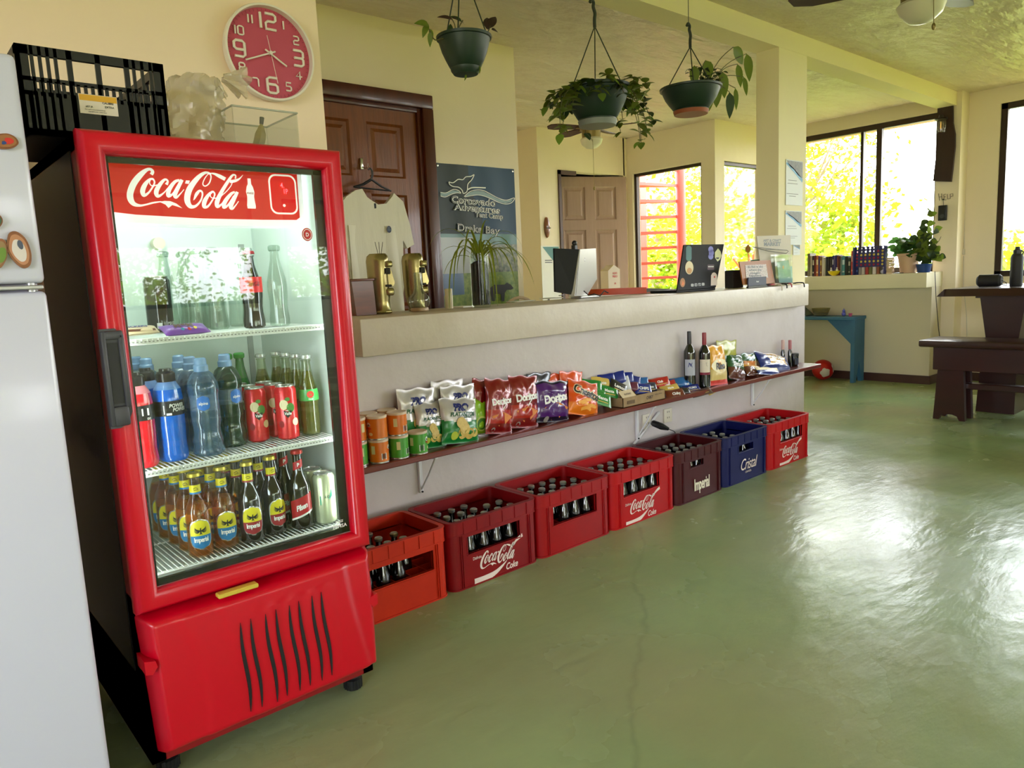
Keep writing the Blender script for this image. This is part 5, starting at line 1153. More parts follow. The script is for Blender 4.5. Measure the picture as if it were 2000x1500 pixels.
for i, dx in enumerate((0.0, .014)):
    g = thing('coat_hanger', ['black plastic hanger holding the t-shirt on the door hook', 'second black plastic hanger crossed behind the first on the door hook'][i], 'hanger', (q.x + dx, SY + .01 * i, q.z - .1)); a = A((q.x + dx, SY - .002 + .012 * i, q.z - .05))
    obj('hanger_hook', MB().tube([a + A((-.010, 0, .004)), a + A((0, 0, .014)), a + A((.012, 0, 0)), a + A((.012, 0, -.02)), a + A((.004, 0, -.045))], .003, 7), blk, g)
    n_ = a + A((.004, 0, -.045)); obj('hanger_bar', MB().tube([n_, n_ + A((-.05, 0, -.028)), n_ + A((-.105, 0, -.045))], .005, 7).tube([n_, n_ + A((.06, 0, -.035)), n_ + A((.115, 0, -.055))], .005, 7).tube([n_ + A((-.105, 0, -.045)), n_ + A((.115, 0, -.055))], .0035, 7), blk, g)
# ================================================================ desk clutter behind the counter
pap = mat('white paper', (226, 224, 212), .6)
desk = thing('back_desk', 'white desk board running behind the counter under the computer', 'desk', (3.0, 3.0, 0)); obj('desk_top', MB().rbox(2.72, 3.9, 2.81, 3.35, .925, .955, .004, 1), mat('desk paint', (206, 200, 176), .5), desk)
for x in (2.78, 3.84): obj('desk_leg', MB().box(x - .02, x + .02, 3.28, 3.32, 0, .925), MATS['desk paint'], desk)
for i, (px, py, w, lb) in enumerate(((1010, 590, .13, 'pale paper lying on the counter left of the computer'), (1075, 584, .10, 'pale folded paper with a pen, in front of the computer'), (905, 601, .06, 'paper slip on the counter beside the glass plant vase'))):
    p = un(px, py, 'z', TZ); tag(obj('paper_sheet', MB().rbox(p.x, p.x + w, p.y, p.y + .09, TZ, TZ + .004 + .001 * i, .0008, 1).xf(Matrix.Identity(4)), pap), lb, 'paper')
p = un(1092, 577, 'z', TZ + .006); tag(obj('pen', MB().tube([p, p + A((.07, .03, .0))], .003, 6), blk), 'black pen lying on the papers in front of the computer', 'pen')
# computer seen from behind/side
e = thing('desktop_computer', 'all-in-one desktop computer, dark screen half and silver back', 'computer', (2.86, 2.74, TZ))
mc = lambda x, y, yy: un(x, y, 'y', yy)
a, b_, c_, d_ = mc(1083, 485, 2.72), mc(1133, 487, 2.66), mc(1125, 577, 2.66), mc(1085, 570, 2.72)
def slab(mb, P, n_, t):
    k = len(mb.v); mb.v += [tuple(p) for p in P] + [tuple(p + n_ * t) for p in P]; N = len(P)
    mb.face([k + i for i in range(N)]); mb.face([k + N + i for i in reversed(range(N))])
    for i in range(N): mb.face((k + (i + 1) % N, k + i, k + N + i, k + N + (i + 1) % N))
scr = mat('dark glossy screen', (18, 18, 20), .5, spec=.3)
m = MB(); slab(m, [a, b_, c_, d_], A((.35, .9, 0)).normalized(), .02); obj('screen', m, scr, e)
sg = mat('computer silver', (190, 190, 184), .3, metal=.5)
P = [mc(1132, 487, 2.66), mc(1164, 485, 2.74), mc(1166, 545, 2.76), mc(1146, 578, 2.72), mc(1122, 578, 2.655)]
m = MB(); slab(m, P, A((-.3, .95, 0)).normalized(), .03); obj('back_shell', m, sg, e)
q = mc(1142, 507, 2.655); obj('round_badge', MB().add2d(disc2d(.011, 20), lambda x, y: (q.x + x * .9, q.y + x * .45, q.z + y)), bkk, e)
obj('badge_letters', MB().add2d(tf2d(text2d('hp', .03, .3), .010, .010), lambda x, y: (q.x + x * .9, q.y + x * .45 - .001, q.z + y)), w_, e)
obj('stand', MB().rbox(mc(1110, 0, 2.72).x, mc(1150, 0, 2.72).x, 2.70, 2.78, TZ, TZ + .012, .003, 1), sg, e)
q = mc(1122, 475, 2.68); wc = thing('webcam', 'small black webcam clipped on top of the computer', 'webcam', q)
obj('webcam_head', MB().ball(q, .014, 16), blk, wc); obj('webcam_clip', MB().rbox(q.x - .006, q.x + .016, 2.672, 2.70, q.z - .035, q.z - .008, .003, 1), blk, wc)
tag(obj('cable_bundle', MB().tube([mc(1140, 568, 2.64), mc(1150, 577, 2.62), mc(1160, 574, 2.6), mc(1172, 578, 2.6), mc(1180, 568, 2.62), mc(1188, 572, 2.62)], .003, 6), blk), 'black cable coiled on the counter between computer and orange binder', 'cable')
# orange binder
a = un(1172, 577, 'z', TZ); b = un(1263, 573, 'z', TZ); c = un(1327, 566, 'z', TZ)
e = thing('ring_binder', 'orange ring binder lying flat on the counter', 'binder', (a.x, a.y, TZ))
zz = .036; m = MB(); ob = mat('binder orange', (206, 76, 28), .45)
e2 = (b - a); dpt = A((-.15, 1, 0)).normalized() * .20
P0 = [a, b, b + dpt, a + dpt]
m.v += [tuple(p) for p in P0] + [tuple(p + A((0, 0, zz))) for p in P0]; [m.face(f) for f in ((3, 2, 1, 0), (4, 5, 6, 7), (0, 1, 5, 4), (1, 2, 6, 5), (2, 3, 7, 6), (3, 0, 4, 7))]
obj('binder_cover', m, ob, e)
m = MB(); q0 = b + A((.002, .01, .004)); q1 = c + A((-.02, .01, .002)); m.v += [tuple(q0), tuple(q1), tuple(q1 + dpt * .8), tuple(q0 + dpt * .8), tuple(q0 + A((0, 0, .026))), tuple(q1 + A((0, 0, .004))), tuple(q1 + dpt * .8 + A((0, 0, .004))), tuple(q0 + dpt * .8 + A((0, 0, .026)))]; [m.face(f) for f in ((3, 2, 1, 0), (4, 5, 6, 7), (0, 1, 5, 4), (1, 2, 6, 5), (2, 3, 7, 6), (3, 0, 4, 7))]
obj('binder_pages', m, mat('page edges', (90, 84, 74), .7), e)
# laptop, lid towards us, with stickers
LY = 2.50
L4 = [un(x, y, 'y', yy) for x, y, yy in ((1336, 478, 2.53), (1414, 477, 2.53), (1398, 561, 2.47), (1323, 567, 2.47))]
e = thing('laptop', 'open black laptop seen from behind, lid covered with stickers', 'laptop', (L4[3].x, 2.5, TZ))
nl = (L4[1] - L4[0]).cross(L4[3] - L4[0]).normalized(); nl = nl if nl.y < 0 else -nl
m = MB(); slab(m, L4, -nl, .008); obj('lid', m, mat('laptop black', (14, 13, 13), .6, spec=.25), e)
obj('base', MB().rbox(L4[3].x + .0, L4[2].x + .005, 2.475, 2.66, TZ, TZ + .014, .003, 1), MATS['laptop black'], e)
def LP(px, py, d=.0012):      # a point of the lid under that spot of the photo
    d0 = CR * ((px - 1000) / FPX) + CD * ((py - 750) / FPX) + CF; t = (L4[0] - CAM).dot(nl) / d0.dot(nl); return CAM + d0 * t + nl * d
def lst(cx, cy, pts, ms, d=.0012, nm='sticker'): obj(nm, MB().add2d(pts, lambda x, y: LP(cx + x, cy + y, d)), ms, e)
lst(1345, 495, rect2d(11, 30, 5.4, 5), mat('sticker teal', (50, 108, 108), .5)); lst(1346, 523, disc2d(1, 22, 8, 13), mat('sticker cream', (222, 206, 160), .5)); lst(1346, 529, disc2d(1, 14, 5, 6), mat('sticker tan', (196, 140, 60), .5), .0018, 'sticker_picture')
lst(1389, 494, merge2d(disc2d(1, 14, 5, 6.5), tf2d(disc2d(1, 14, 5, 6.5), 1, 1, -1, -6.5), tf2d(disc2d(1, 14, 5, 6), 1, 1, -1, 7)), mat('sticker lilac', (130, 130, 206), .5))
lst(1402, 498, ([(0, -13), (5, -7), (7, 1), (4, 9), (-1, 13), (-6, 5), (-6, -5)], [tuple(range(7))]), mat('sticker pale yellow', (216, 218, 160), .5)); lst(1401, 504, ([(-3.5, -1), (3.5, -1), (2, 2), (-2, 2)], [(0, 1, 2, 3)]), bkk, .0018, 'sticker_mouth')
lst(1388, 522, rect2d(13, 10, 1), mat('sticker dark red', (70, 34, 40), .5)); lst(1388, 521, rect2d(11, 1.6), w_, .0018, 'sticker_line')
lst(1394, 546, ([(-6, 12), (-5.5, -8), (-3, -12.5), (0, -14), (3, -13), (6, -9), (6.5, 11)], [tuple(range(7))]), mat('sticker white', (228, 214, 206), .5)); lst(1395, 541, disc2d(1, 8, 1.5, 2), MATS['label scarlet'], .0018, 'sticker_dot')
lst(1333, 552, disc2d(1, 18, 5, 9), mat('sticker amber', (170, 110, 30), .5)); lst(1333, 553, ([(0, -5), (3, 1), (1, 5), (-2, 4)], [(0, 1, 2, 3)]), mat('sticker orange', (224, 120, 30), .5), .0018, 'sticker_flame')
for k in range(4): lst(1352 + 7 * k, 557 - .6 * k, rect2d(5.6, 5.6, 1.5, 3), mat('sticker grey', (170, 170, 166), .5))
lst(1353, 557, tf2d(text2d('HOPE', .05), 4.5, -4, 10, -.5), bkk, .0018, 'sticker_letters')
# things right of the laptop
a = un(1434, 556, 'y', 2.52); b = un(1447, 527, 'y', 2.52)
tag(obj('black_box', MB().rbox(un(1432, 0 + 540, 'y', 2.52).x, un(1452, 540, 'y', 2.52).x, 2.52, 2.58, TZ, b.z, .003, 1), blk), 'small upright black box between laptop and wooden frame', 'box')
e = thing('picture_frame', 'wooden picture frame with a sparkly lettered card, leaning on the counter', 'picture frame', un(1480, 556, 'y', 2.46))
F4 = [un(x, y, 'y', yy) for x, y, yy in ((1444, 511, 2.378), (1505, 508, 2.378), (1514, 553, 2.366), (1452, 556, 2.366))]
nf = (F4[1] - F4[0]).cross(F4[3] - F4[0]).normalized(); nf = nf if nf.y < 0 else -nf
cork = mat('frame wood', (158, 92, 22), .5); m = MB(); slab(m, F4, -nf, .007); obj('frame_board', m, cork, e)
def FP(px, py, d): d0 = CR * ((px - 1000) / FPX) + CD * ((py - 750) / FPX) + CF; t = (F4[0] - CAM).dot(nf) / d0.dot(nf); return CAM + d0 * t + nf * d
obj('card', MB().add2d(([(1455, 518), (1496, 516), (1500, 542), (1457, 544)], [(0, 1, 2, 3)]), lambda x, y: FP(x, y, .0015)), mat('sparkle card', (222, 214, 206), .5, vary=(160, (150, 120, 110), .3)), e)
m = MB()
for s, cy, w in (('do fish w the', 521, 30), ('where the', 527, 24), ('magic', 533, 20), ('happens', 538, 24)):
    t = text2d(s, .04, .1); k = w / twidth(t); m.add2d(t, lambda x, y: FP(1474 + x * k, cy - y * 4 - x * k * .02, .003))
obj('card_lettering', m, bkk, e)
a = un(1459, 556, 'y', 2.36); b = un(1494, 540, 'y', 2.36)
e = thing('card_holder', 'black stand of dark blue cards in front of the wooden frame', 'card holder', (a.x, 2.36, TZ)); obj('holder', MB().rbox(a.x - .006, b.x + .006, 2.347, 2.362, TZ, TZ + .012, .002, 1), blk, e)
obj('card_stack', MB().box(a.x, b.x, 2.351, 2.358, TZ + .010, b.z), mat('dark blue card', (28, 32, 62), .5), e); obj('card_print', MB().add2d(tf2d(text2d('Hotel', .02, .2), .009, .009, (a.x + b.x) / 2, (TZ + .01 + b.z) / 2), lambda x, y: (x, 2.3505, y)), w_, e)
# sign: art & craft market
e = thing('tabletop_sign', 'white card sign reading ART & CRAFT MARKET standing by the column', 'sign', un(1515, 555, 'y', 2.56))
S4 = [un(x, y, 'y', 2.392) for x, y in ((1478, 461), (1544, 459), (1546, 552), (1490, 552))]
m = MB(); slab(m, S4, A((0, 1, 0)), .005); obj('sign_card', m, mat('sign paper', (196, 186, 166), .6), e)
m = MB()
for s, cy, w, hh in (('ART & CRAFT', 469.5, 35, 5), ('MARKET', 476.5, 33, 7)):
    t = text2d(s, .07 if s == 'MARKET' else .04); k = w / twidth(t); m.add2d(t, lambda x, y: (lambda p: (p.x, 2.3910, p.z))(un(1508 + x * k, cy - y * hh - x * k * .01, 'y', 2.392)))
m.add2d(rect2d(26, 1.2), lambda x, y: (lambda p: (p.x, 2.3910, p.z))(un(1508 + x, 487 + y, 'y', 2.392)))
obj('sign_lettering', m, bkk, e)
p = un(1475, 502, 'y', 2.43); e = thing('gum_tub', 'green lidded tub standing behind the wooden frame', 'tub', (p.x, 2.43, TZ)); r_ = .030
obj('tub', MB().lathe([(r_ * .9, 0), (r_, .01), (r_, .10), (r_ * .9, .11)], (p.x, 2.43, TZ), 22), mat('translucent tub', (120, 130, 90), .3), e); obj('tub_lid', MB().lathe([(r_, .10), (r_ * 1.05, .105), (r_ * 1.03, .15), (r_ * .9, .165), (.0001, .168)], (p.x, 2.43, TZ), 22), mat('green lid', (20, 100, 50), .35), e)
p = un(1494, 500, 'y', 2.42); tag(obj('orange_pouch', MB().rbox(p.x - .045, min(p.x + .055, 4.32), 2.41, 2.43, TZ, p.z + .02, .01, 2), mat('orange brown pouch', (160, 76, 40), .5, vary=(20, (120, 50, 30), .4))), 'orange brown pouch between green tub and clear leaflet holder', 'pouch')
p = un(1461, 487, 'y', 2.45); tag(obj('hanging_charm', MB().ball((p.x, 2.45, p.z - .0), .016, 14, sz=1.3).cyl((p.x, 2.45, TZ), (p.x, 2.45, p.z - .01), .0016).ball((p.x, 2.45, p.z + .020), .008, 10), mat('ochre charm', (176, 122, 44), .5)), 'small ochre figurine on a stick beside the green tub', 'figurine')
# glasses-like clear scoop above
a = un(1470, 482, 'y', 2.37); b = un(1540, 492, 'y', 2.37)
tag(obj('metal_tongs', MB().tube([a, a.lerp(b, .4) + A((0, 0, -.012)), b + A((-.03, 0, -.01)), b + A((0, 0, .004)), b + A((-.02, 0, .010)), a.lerp(b, .5) + A((0, 0, .004)), a], .0022, 6), mat('tongs steel', (120, 116, 106), .3, metal=.8)), 'thin grey tongs lying across the tub and pouch', 'tongs')
e = thing('leaflet_holder', 'clear leaflet holder with turquoise shop leaflets beside the column', 'leaflet holder', un(1530, 552, 'y', 2.38))
H4 = [un(x, y, 'y', 2.355) for x, y in ((1513, 497), (1547, 497), (1549, 553), (1516, 553))]
m = MB(); slab(m, H4, A((0, 1, 0)), .002); slab(m, [p + A((0, .025, 0)) for p in H4], A((0, 1, 0)), .002); m.box(H4[3].x, H4[2].x, 2.355, 2.382, TZ, TZ + .003); obj('clear_walls', m, acr, e)
tq = mat('turquoise leaflet', (52, 150, 168), .4, vary=(50, (110, 180, 190), .4))
for i, q in enumerate((((1518, 512), (1540, 508), (1548, 552), (1522, 552)), ((1538, 520), (1547, 520), (1548, 548), (1541, 550)))):
    m = MB(); slab(m, [un(x, y, 'y', 2.360 + .006 * i) for x, y in q], A((0, 1, 0)), .003); obj('leaflet', m, tq, e)
c = un(1530, 522, 'y', 2.359); obj('leaflet_picture', MB().add2d(disc2d(1, 12, .010, .011), lambda x, y: (c.x + x, 2.3592, c.z + y)), mat('orange spot', (226, 160, 90), .5), e)
# tray and bracelets
a = un(1408, 562, 'z', TZ); b = un(1560, 556, 'z', TZ)
tag(obj('dark_mat', MB().rbox(a.x + .02, 4.10, 2.375, 2.399, TZ - .0005, TZ + .004, .001, 1), blk), 'thin dark strip mat along the counter edge under the bracelets', 'mat')
brc = mat('thread black', (22, 18, 20), .8); brr = mat('thread pink', (190, 90, 100), .8); brw = mat('thread cream', (220, 206, 196), .8); rnd = random.Random(3)
BR = []
for i in range(13):
    px = 1490 + i * 5.4; p = un(px, 553, 'y', 2.362); p.z = TZ + .009 + rnd.uniform(0, .004); p.y = 2.358 + rnd.uniform(0, .01); q = [p]
    for k in range(4): q.append(q[-1] + A((rnd.uniform(-.012, .03), rnd.uniform(-.006, .006), 0)))
    long_ = i in (4, 5, 12, 8)
    if long_: q.append(A((q[-1].x + .008, 2.339, TZ + .006))); q.append(A((q[-1].x + .006, 2.337, TZ - rnd.uniform(.012, .035))))
    for t in q[:5]: t.y = max(t.y, 2.350)
    tag(obj('thread_bracelet', MB().tube(crom([tuple(t) for t in q], 3), .0042, 6), [brc, brc, brr, brc, brw, brc][i % 6]), ['black knotted thread bracelet in the row on the counter edge by the column', 'black knotted thread bracelet in the row on the counter edge by the column', 'pink thread bracelet in the row on the counter edge by the column', 'black knotted thread bracelet in the row on the counter edge by the column', 'cream thread bracelet in the row on the counter edge by the column', 'black knotted thread bracelet in the row on the counter edge by the column'][i % 6], 'bracelet', 'thread bracelets on the counter edge')
# posters on the column
def flyer(x0, x1, y0, y1, yy, lb, kind=0):
    a = un(x0, y0, 'y', yy); b = un(x1, y1, 'y', yy); w = b.x - a.x; h = a.z - b.z; cx, cz = (a.x + b.x) / 2, (a.z + b.z) / 2
    e = thing('wall_flyer', lb, 'flyer', (cx, yy, b.z), None); obj('sheet', MB().box(a.x, b.x, yy - .0015, yy + .0005, b.z, a.z), mat('flyer paper', (206, 210, 206), .5), e)
    F = lambda x, y: (cx + x * w, yy - .0022, cz + y * h)
    obj('photo_corner', MB().add2d(([(-.48, .48), (.48, .48), (.48, .12), (.2, .18), (-.05, .30), (-.3, .36)], [tuple(range(6))]), F), mat('flyer photo', (54, 62, 66), .5, vary=(60, (110, 110, 96), .4)), e)
    obj('wave_band', MB().add2d(ribbon([[(-.48, .42, .05), (-.2, .33, .07), (.05, .24, .08), (.48, .06, .08)]]), F), mat('flyer blue', (74, 150, 196), .5), e)
    m = MB()
    for y, ww in ((.05, .5), (-.02, .6), (-.25, .7), (-.30, .4)): m.add2d(rect2d(ww, .012), lambda x, yq: F(x - .12, y + yq))
    obj('text_lines', m, mat('flyer grey print', (110, 112, 110), .6), e)
    return e
flyer(1535, 1567, 311, 402, 2.399, 'upper information flyer with blue wave taped to the column'); flyer(1534, 1565, 411, 478, 2.399, 'lower information flyer with blue wave taped to the column'); 
e = flyer(1549, 1562, 478, 498, 2.3985, 'small flyer below the other two on the column')
# ================================================================ hanging planters
pot_m = mat('dark green pot', (14, 40, 24), .45, bump=(12, .15, .003)); soil_m = mat('potting soil', (40, 28, 20), .9); cord_m = mat('planter cord', (34, 44, 34), .5)
def leafshape(mb, base, d, L, w, up=A((0, 0, 1)), bend=.3, mi=0):
    d = A(d).normalized(); s = d.cross(up); s = s.normalized() if s.length > 1e-3 else A((1, 0, 0)); nn = s.cross(d).normalized(); k = len(mb.v); N = 6
    for i in range(N + 1):
        t = i / N; ww = w * (math.sin(math.pi * min(1, t ** .75)) ** .8 if 0 < t < 1 else 0.02); p = A(base) + d * (L * t) - nn * (bend * L * t * t)
        mb.v += [tuple(p - s * ww + nn * ww * .25), tuple(p), tuple(p + s * ww + nn * ww * .25)]
    for i in range(N): j = k + 3 * i; mb.face((j, j + 1, j + 4, j + 3), mi); mb.face((j + 1, j + 2, j + 5, j + 4), mi)
def hanging_pot(c, R0, H, hook_z, lb, hook=True, tilt=0, saucer=None):
    """c = rim centre"""
    e = thing('hanging_planter', lb, 'hanging plant', (c.x, c.y, c.z - H))
    obj('pot', MB().lathe([(R0 * .30, -H), (R0 * .46, -H * .99), (R0 * .55, -H * .90), (R0 * .57, -H * .82), (R0 * .60, -H * .80), (R0 * .74, -H * .60), (R0 * .86, -H * .40), (R0 * .94, -H * .20), (R0 * .98, -H * .08), (R0 * 1.04, -H * .07), (R0 * 1.05, 0), (R0 * .97, 0), (R0 * .90, -H * .12)], tuple(c), 36), pot_m, e)
    obj('soil', MB().lathe([(.0001, -H * .1), (R0 * .92, -H * .12)], tuple(c), 24, cap=False), soil_m, e)
    if saucer: obj('drip_saucer', MB().lathe([(R0 * .2, -H * 1.005), (R0 * .56, -H * 1.0), (R0 * .60, -H * .86), (R0 * .56, -H * .86)], tuple(c), 30), saucer, e)
    top = A((c.x, c.y, hook_z)) 
    for k in range(3):
        a = R(100 + 120 * k); obj('hanger_wire', MB().tube([c + A((R0 * math.cos(a), R0 * math.sin(a), -.005)), top], .0028, 6), cord_m, e)
    if hook: obj('hook', MB().tube(crom([tuple(top + A(q)) for q in ((0, 0, -.005), (0, 0, .03), (.004, 0, .055), (-.006, 0, .080), (-.003, 0, .098), (-.016, 0, .108), (-.026, 0, .096))], 4), .0075, 8), cord_m, e)
    obj('ceiling_line', MB().tube([top + A((-.012, 0, .1)), A((top.x - .012, top.y, CZ))], .0018, 5), cord_m, e)
    return e
def pxd(px, py, y): return un(px, py, 'y', y)
lf1 = leafmat('plant leaf dark', (46, 66, 30), .2, .35); lf2 = leafmat('plant leaf olive', (104, 124, 40), .35, .35); lf3 = leafmat('plant leaf purple', (52, 34, 30), .15, .3); stm = mat('plant stem', (84, 78, 40), .6)
def depth_scale(y): return y
# planter A (left)
yA = 2.30; cA = pxd(906, 72, yA); RA = (pxd(958, 75, yA).x - pxd(854, 75, yA).x) / 2 * .78
eA = hanging_pot(cA, RA, cA.z - pxd(908, 146, yA).z, cA.z + .27, 'green hanging pot with a few purplish leaves, leftmost of the three', False)
def stemleaf(e, pts, leaves, mat_, w=.0022):
    obj('stem', MB().tube(crom([tuple(p) for p in pts], 4), w, 6), stm, e)
    for base, d, L, ww in leaves:
        m = MB(); leafshape(m, base, d, L, ww, up=A((-.5, -.7, .5))); obj('leaf', m, mat_, e)
P_ = lambda x, y, dy=0: pxd(x, y, yA + dy)
stemleaf(eA, [P_(866, 75), P_(850, 78), P_(842, 66), P_(836, 52)], [(P_(838, 50), A((-.6, 0, .1)), .055, .017), (P_(836, 48), A((-.35, 0, -.5)), .05, .012), (P_(838, 56), A((.5, .2, -.6)), .05, .010), (P_(840, 62), A((-.1, 0, -1)), .05, .009)], lf2)
stemleaf(eA, [P_(890, 64), P_(888, 48), P_(882, 36)], [(P_(884, 38), A((-.9, 0, .15)), .06, .010), (P_(884, 36), A((.9, 0, .12)), .065, .011)], lf3); stemleaf(eA, [P_(893, 64), P_(898, 50), P_(904, 40)], [(P_(902, 42), A((-.8, 0, .3)), .05, .010), (P_(880, 66), A((.05, 0, 1)), .04, .010)], lf1)
stemleaf(eA, [P_(948, 68), P_(954, 60), P_(958, 50)], [(P_(955, 56), A((.45, 0, .8)), .075, .019), (P_(955, 58), A((-.4, 0, .5)), .035, .010), (P_(960, 58), A((.9, 0, .1)), .045, .011), (P_(952, 66), A((.8, 0, -.1)), .035, .009), (P_(952, 55), A((.2, .2, .8)), .06, .016)], lf3)
m = MB(); leafshape(m, P_(909, 145), A((.05, 0, -1)), .025, .007); obj('leaf', m, lf2, eA); m = MB(); leafshape(m, P_(936, 128, -.05), A((.25, 0, -1)), .03, .005); obj('leaf', m, lf2, eA)
# planter B (centre)
yB = 2.33; cB = pxd(1165, 172, yB); RB = (pxd(1217, 172, yB).x - pxd(1117, 172, yB).x) / 2 * .86
eB = hanging_pot(cB, RB, cB.z - pxd(1162, 246, yB).z, pxd(1157, 50, yB).z, 'large green hanging pot with trailing leafy vines, the middle one of three', True, saucer=mat('grey drip dish', (120, 124, 116), .5))
rnd = random.Random(11)
def vine(e, base, dirv, L, nleaf, lsz, mat_, droop, seed, tips=True):
    r = random.Random(seed); p = A(base); d = A(dirv).normalized(); pts = [p.copy()]
    for i in range(nleaf): d = (d + A((r.uniform(-.15, .15), r.uniform(-.15, .15), -droop / nleaf + r.uniform(-.1, .1)))).normalized(); p = p + d * (L / nleaf); pts.append(p.copy())
    obj('stem', MB().tube(pts, .0016, 5), stm, e); m = MB()
    for i, q in enumerate(pts[1:]):
        for s in (-1, 1):
            a = r.uniform(0, 6.28); dv = A((math.cos(a), math.sin(a) * .7, r.uniform(-.7, .5))); leafshape(m, q, dv, lsz * r.uniform(.7, 1.15), lsz * .34, bend=.2)
    o = obj('vine_leaves', m, mat_, e); return o
for i in range(26):
    a = i * 2.4; b0 = cB + A((RB * .7 * math.cos(a), RB * .7 * math.sin(a), -.01)); s = 1 if math.cos(a) > 0 else .85
    vine(eB, b0, (math.cos(a) * 1.0, math.sin(a) * .8, .9 if i % 2 else .5), rnd.uniform(.10, .22) * s, 5, .054, lf2 if i % 3 else lf1, rnd.uniform(1.4, 3.2), 40 + i)
for i, (px, py, dx, L) in enumerate(((1118, 175, -1, .26), (1128, 180, -.8, .22), (1208, 172, 1, .30), (1200, 178, .8, .28), (1212, 180, .7, .24))): vine(eB, pxd(px, py, yB - .03), (dx, -.2, .25), L, 7, .056, lf2, 3.4, 90 + i)
# planter C (right)
yC = 2.33; cC = pxd(1349, 172, yC); RC = (pxd(1388, 172, yC).x - pxd(1311, 172, yC).x) / 2 * .88
eC = hanging_pot(cC, RC, cC.z - pxd(1350, 224, yC).z, pxd(1351, 92, yC).z, 'green hanging pot with long broad leaves, right one beside the column', True, saucer=mat('terracotta dish', (150, 78, 44), .6))
Q = lambda x, y, dy=0: pxd(x, y, yC + dy)
for px0, px1, py1, dl, L, W2 in ((1375, 1432, 92, (.8, 0, -.5), .13, .032), (1380, 1458, 105, (.3, 0, -1), .14, .026), (1372, 1410, 140, (.25, 0, -1), .13, .028), (1370, 1398, 165, (.1, 0, -1), .11, .028), (1365, 1378, 118, (.4, 0, -.8), .10, .030), (1378, 1425, 180, (.05, 0, -1), .13, .024), (1360, 1356, 128, (.0, 0, -.9), .10, .026), (1384, 1440, 125, (.35, 0, -.9), .12, .020), (1382, 1452, 150, (.4, 0, -.9), .10, .015), (1388, 1388, 176, (-.1, 0, -1), .10, .02), (1376, 1436, 172, (.15, 0, -1), .11, .014)):
    a = Q(px0, 170); b = Q(px1, py1); obj('stem', MB().tube(crom([tuple(a), tuple(a.lerp(b, .5) + A((0, 0, .03))), tuple(b)], 5), .0022, 6), stm, eC)
    m = MB(); leafshape(m, b, dl, L * 1.05, W2 * 1.0, up=A((-.65, -.75, .15)), bend=.12); obj('leaf', m, lf1 if px1 % 2 else lf2, eC)
for i in range(9): vine(eC, Q(1350 + i * 5, 170), (rnd.uniform(-.3, .8), rnd.uniform(-.4, .4), 1), .10, 4, .035, lf1, 1.0, 140 + i)
# ================================================================ ceiling fans
bladem = mat('fan blade wood', (70, 40, 30), .4); bladel = mat('fan blade pale', (150, 140, 130), .45); brass = mat('fan brass', (140, 122, 76), .35, metal=.8); opal = mat('opal globe', (222, 216, 190), .3)
def fan(c, Rb, rg, rot, lb, chain, nb=5):
    e = thing('ceiling_fan', lb, 'ceiling fan', c)
    obj('motor', MB().lathe([(rg * .78, rg * .05), (rg * .80, rg * .7), (rg * .95, rg * .8), (rg * .95, rg * 1.1), (rg * .4, rg * 1.3)], c, 30), brass, e)
    obj('ceiling_rod', MB().cyl((c[0], c[1], c[2] + rg * 1.2), (c[0], c[1], CZ), rg * .12).lathe([(rg * .5, 0), (rg * .45, .03), (rg * .12, .05)][::-1], (c[0], c[1], CZ - .05), 20, cap=False), brass, e)
    obj('globe', MB().lathe([(.0001, -rg * .82), (rg * .45, -rg * .72), (rg * .82, -rg * .42), (rg * .96, -rg * .05), (rg * .85, rg * .08)], c, 32), opal, e)
    for k in range(nb):
        a = rot + k * 2 * math.pi / nb; m = MB(); P = [(rg * .9, -.03), (Rb * .45, -Rb * .10), (Rb * .8, -Rb * .135), (Rb * .95, -Rb * .10), (Rb, 0), (Rb * .95, Rb * .10), (Rb * .8, Rb * .135), (Rb * .45, Rb * .10), (rg * .9, .03)]
        M_ = TR(c[0], c[1], c[2] + rg * .95) @ RZ(a) @ RX(R(12)); m.prism(P, lambda u, v, w: (u, v, w), -.004, .004); m.xf(M_); bl = obj('blade', m, bladem, e)
        obj('blade_bracket', MB().box(rg * .7, rg * 1.4, -.015, .015, -.010, -.005).xf(M_), brass, bl)
    obj('pull_chain', MB().tube([(c[0] - rg * .6, c[1] - rg * .7, c[2]), (c[0] - rg * .64, c[1] - rg * .75, c[2] - chain)], .0018, 5).ball((c[0] - rg * .64, c[1] - rg * .75, c[2] - chain - .012), .009, 10, sz=1.8), brass, e)
    return e
cf = un(1155, 272, 'z', 2.23); sF = (cf - CAM).dot(CF) / FPX
fan(tuple(cf), 92 * sF * 1.0, 23 * sF, R(14), 'ceiling fan with white globe in the back room, behind the middle planter', .40)
cg_ = un(1799, 8, 'z', 2.27); sG = (cg_ - CAM).dot(CF) / FPX
fan(tuple(cg_), 46 * sG * 5.3, 46 * sG, R(1), 'ceiling fan with pale globe at the top right corner', .12, 3)
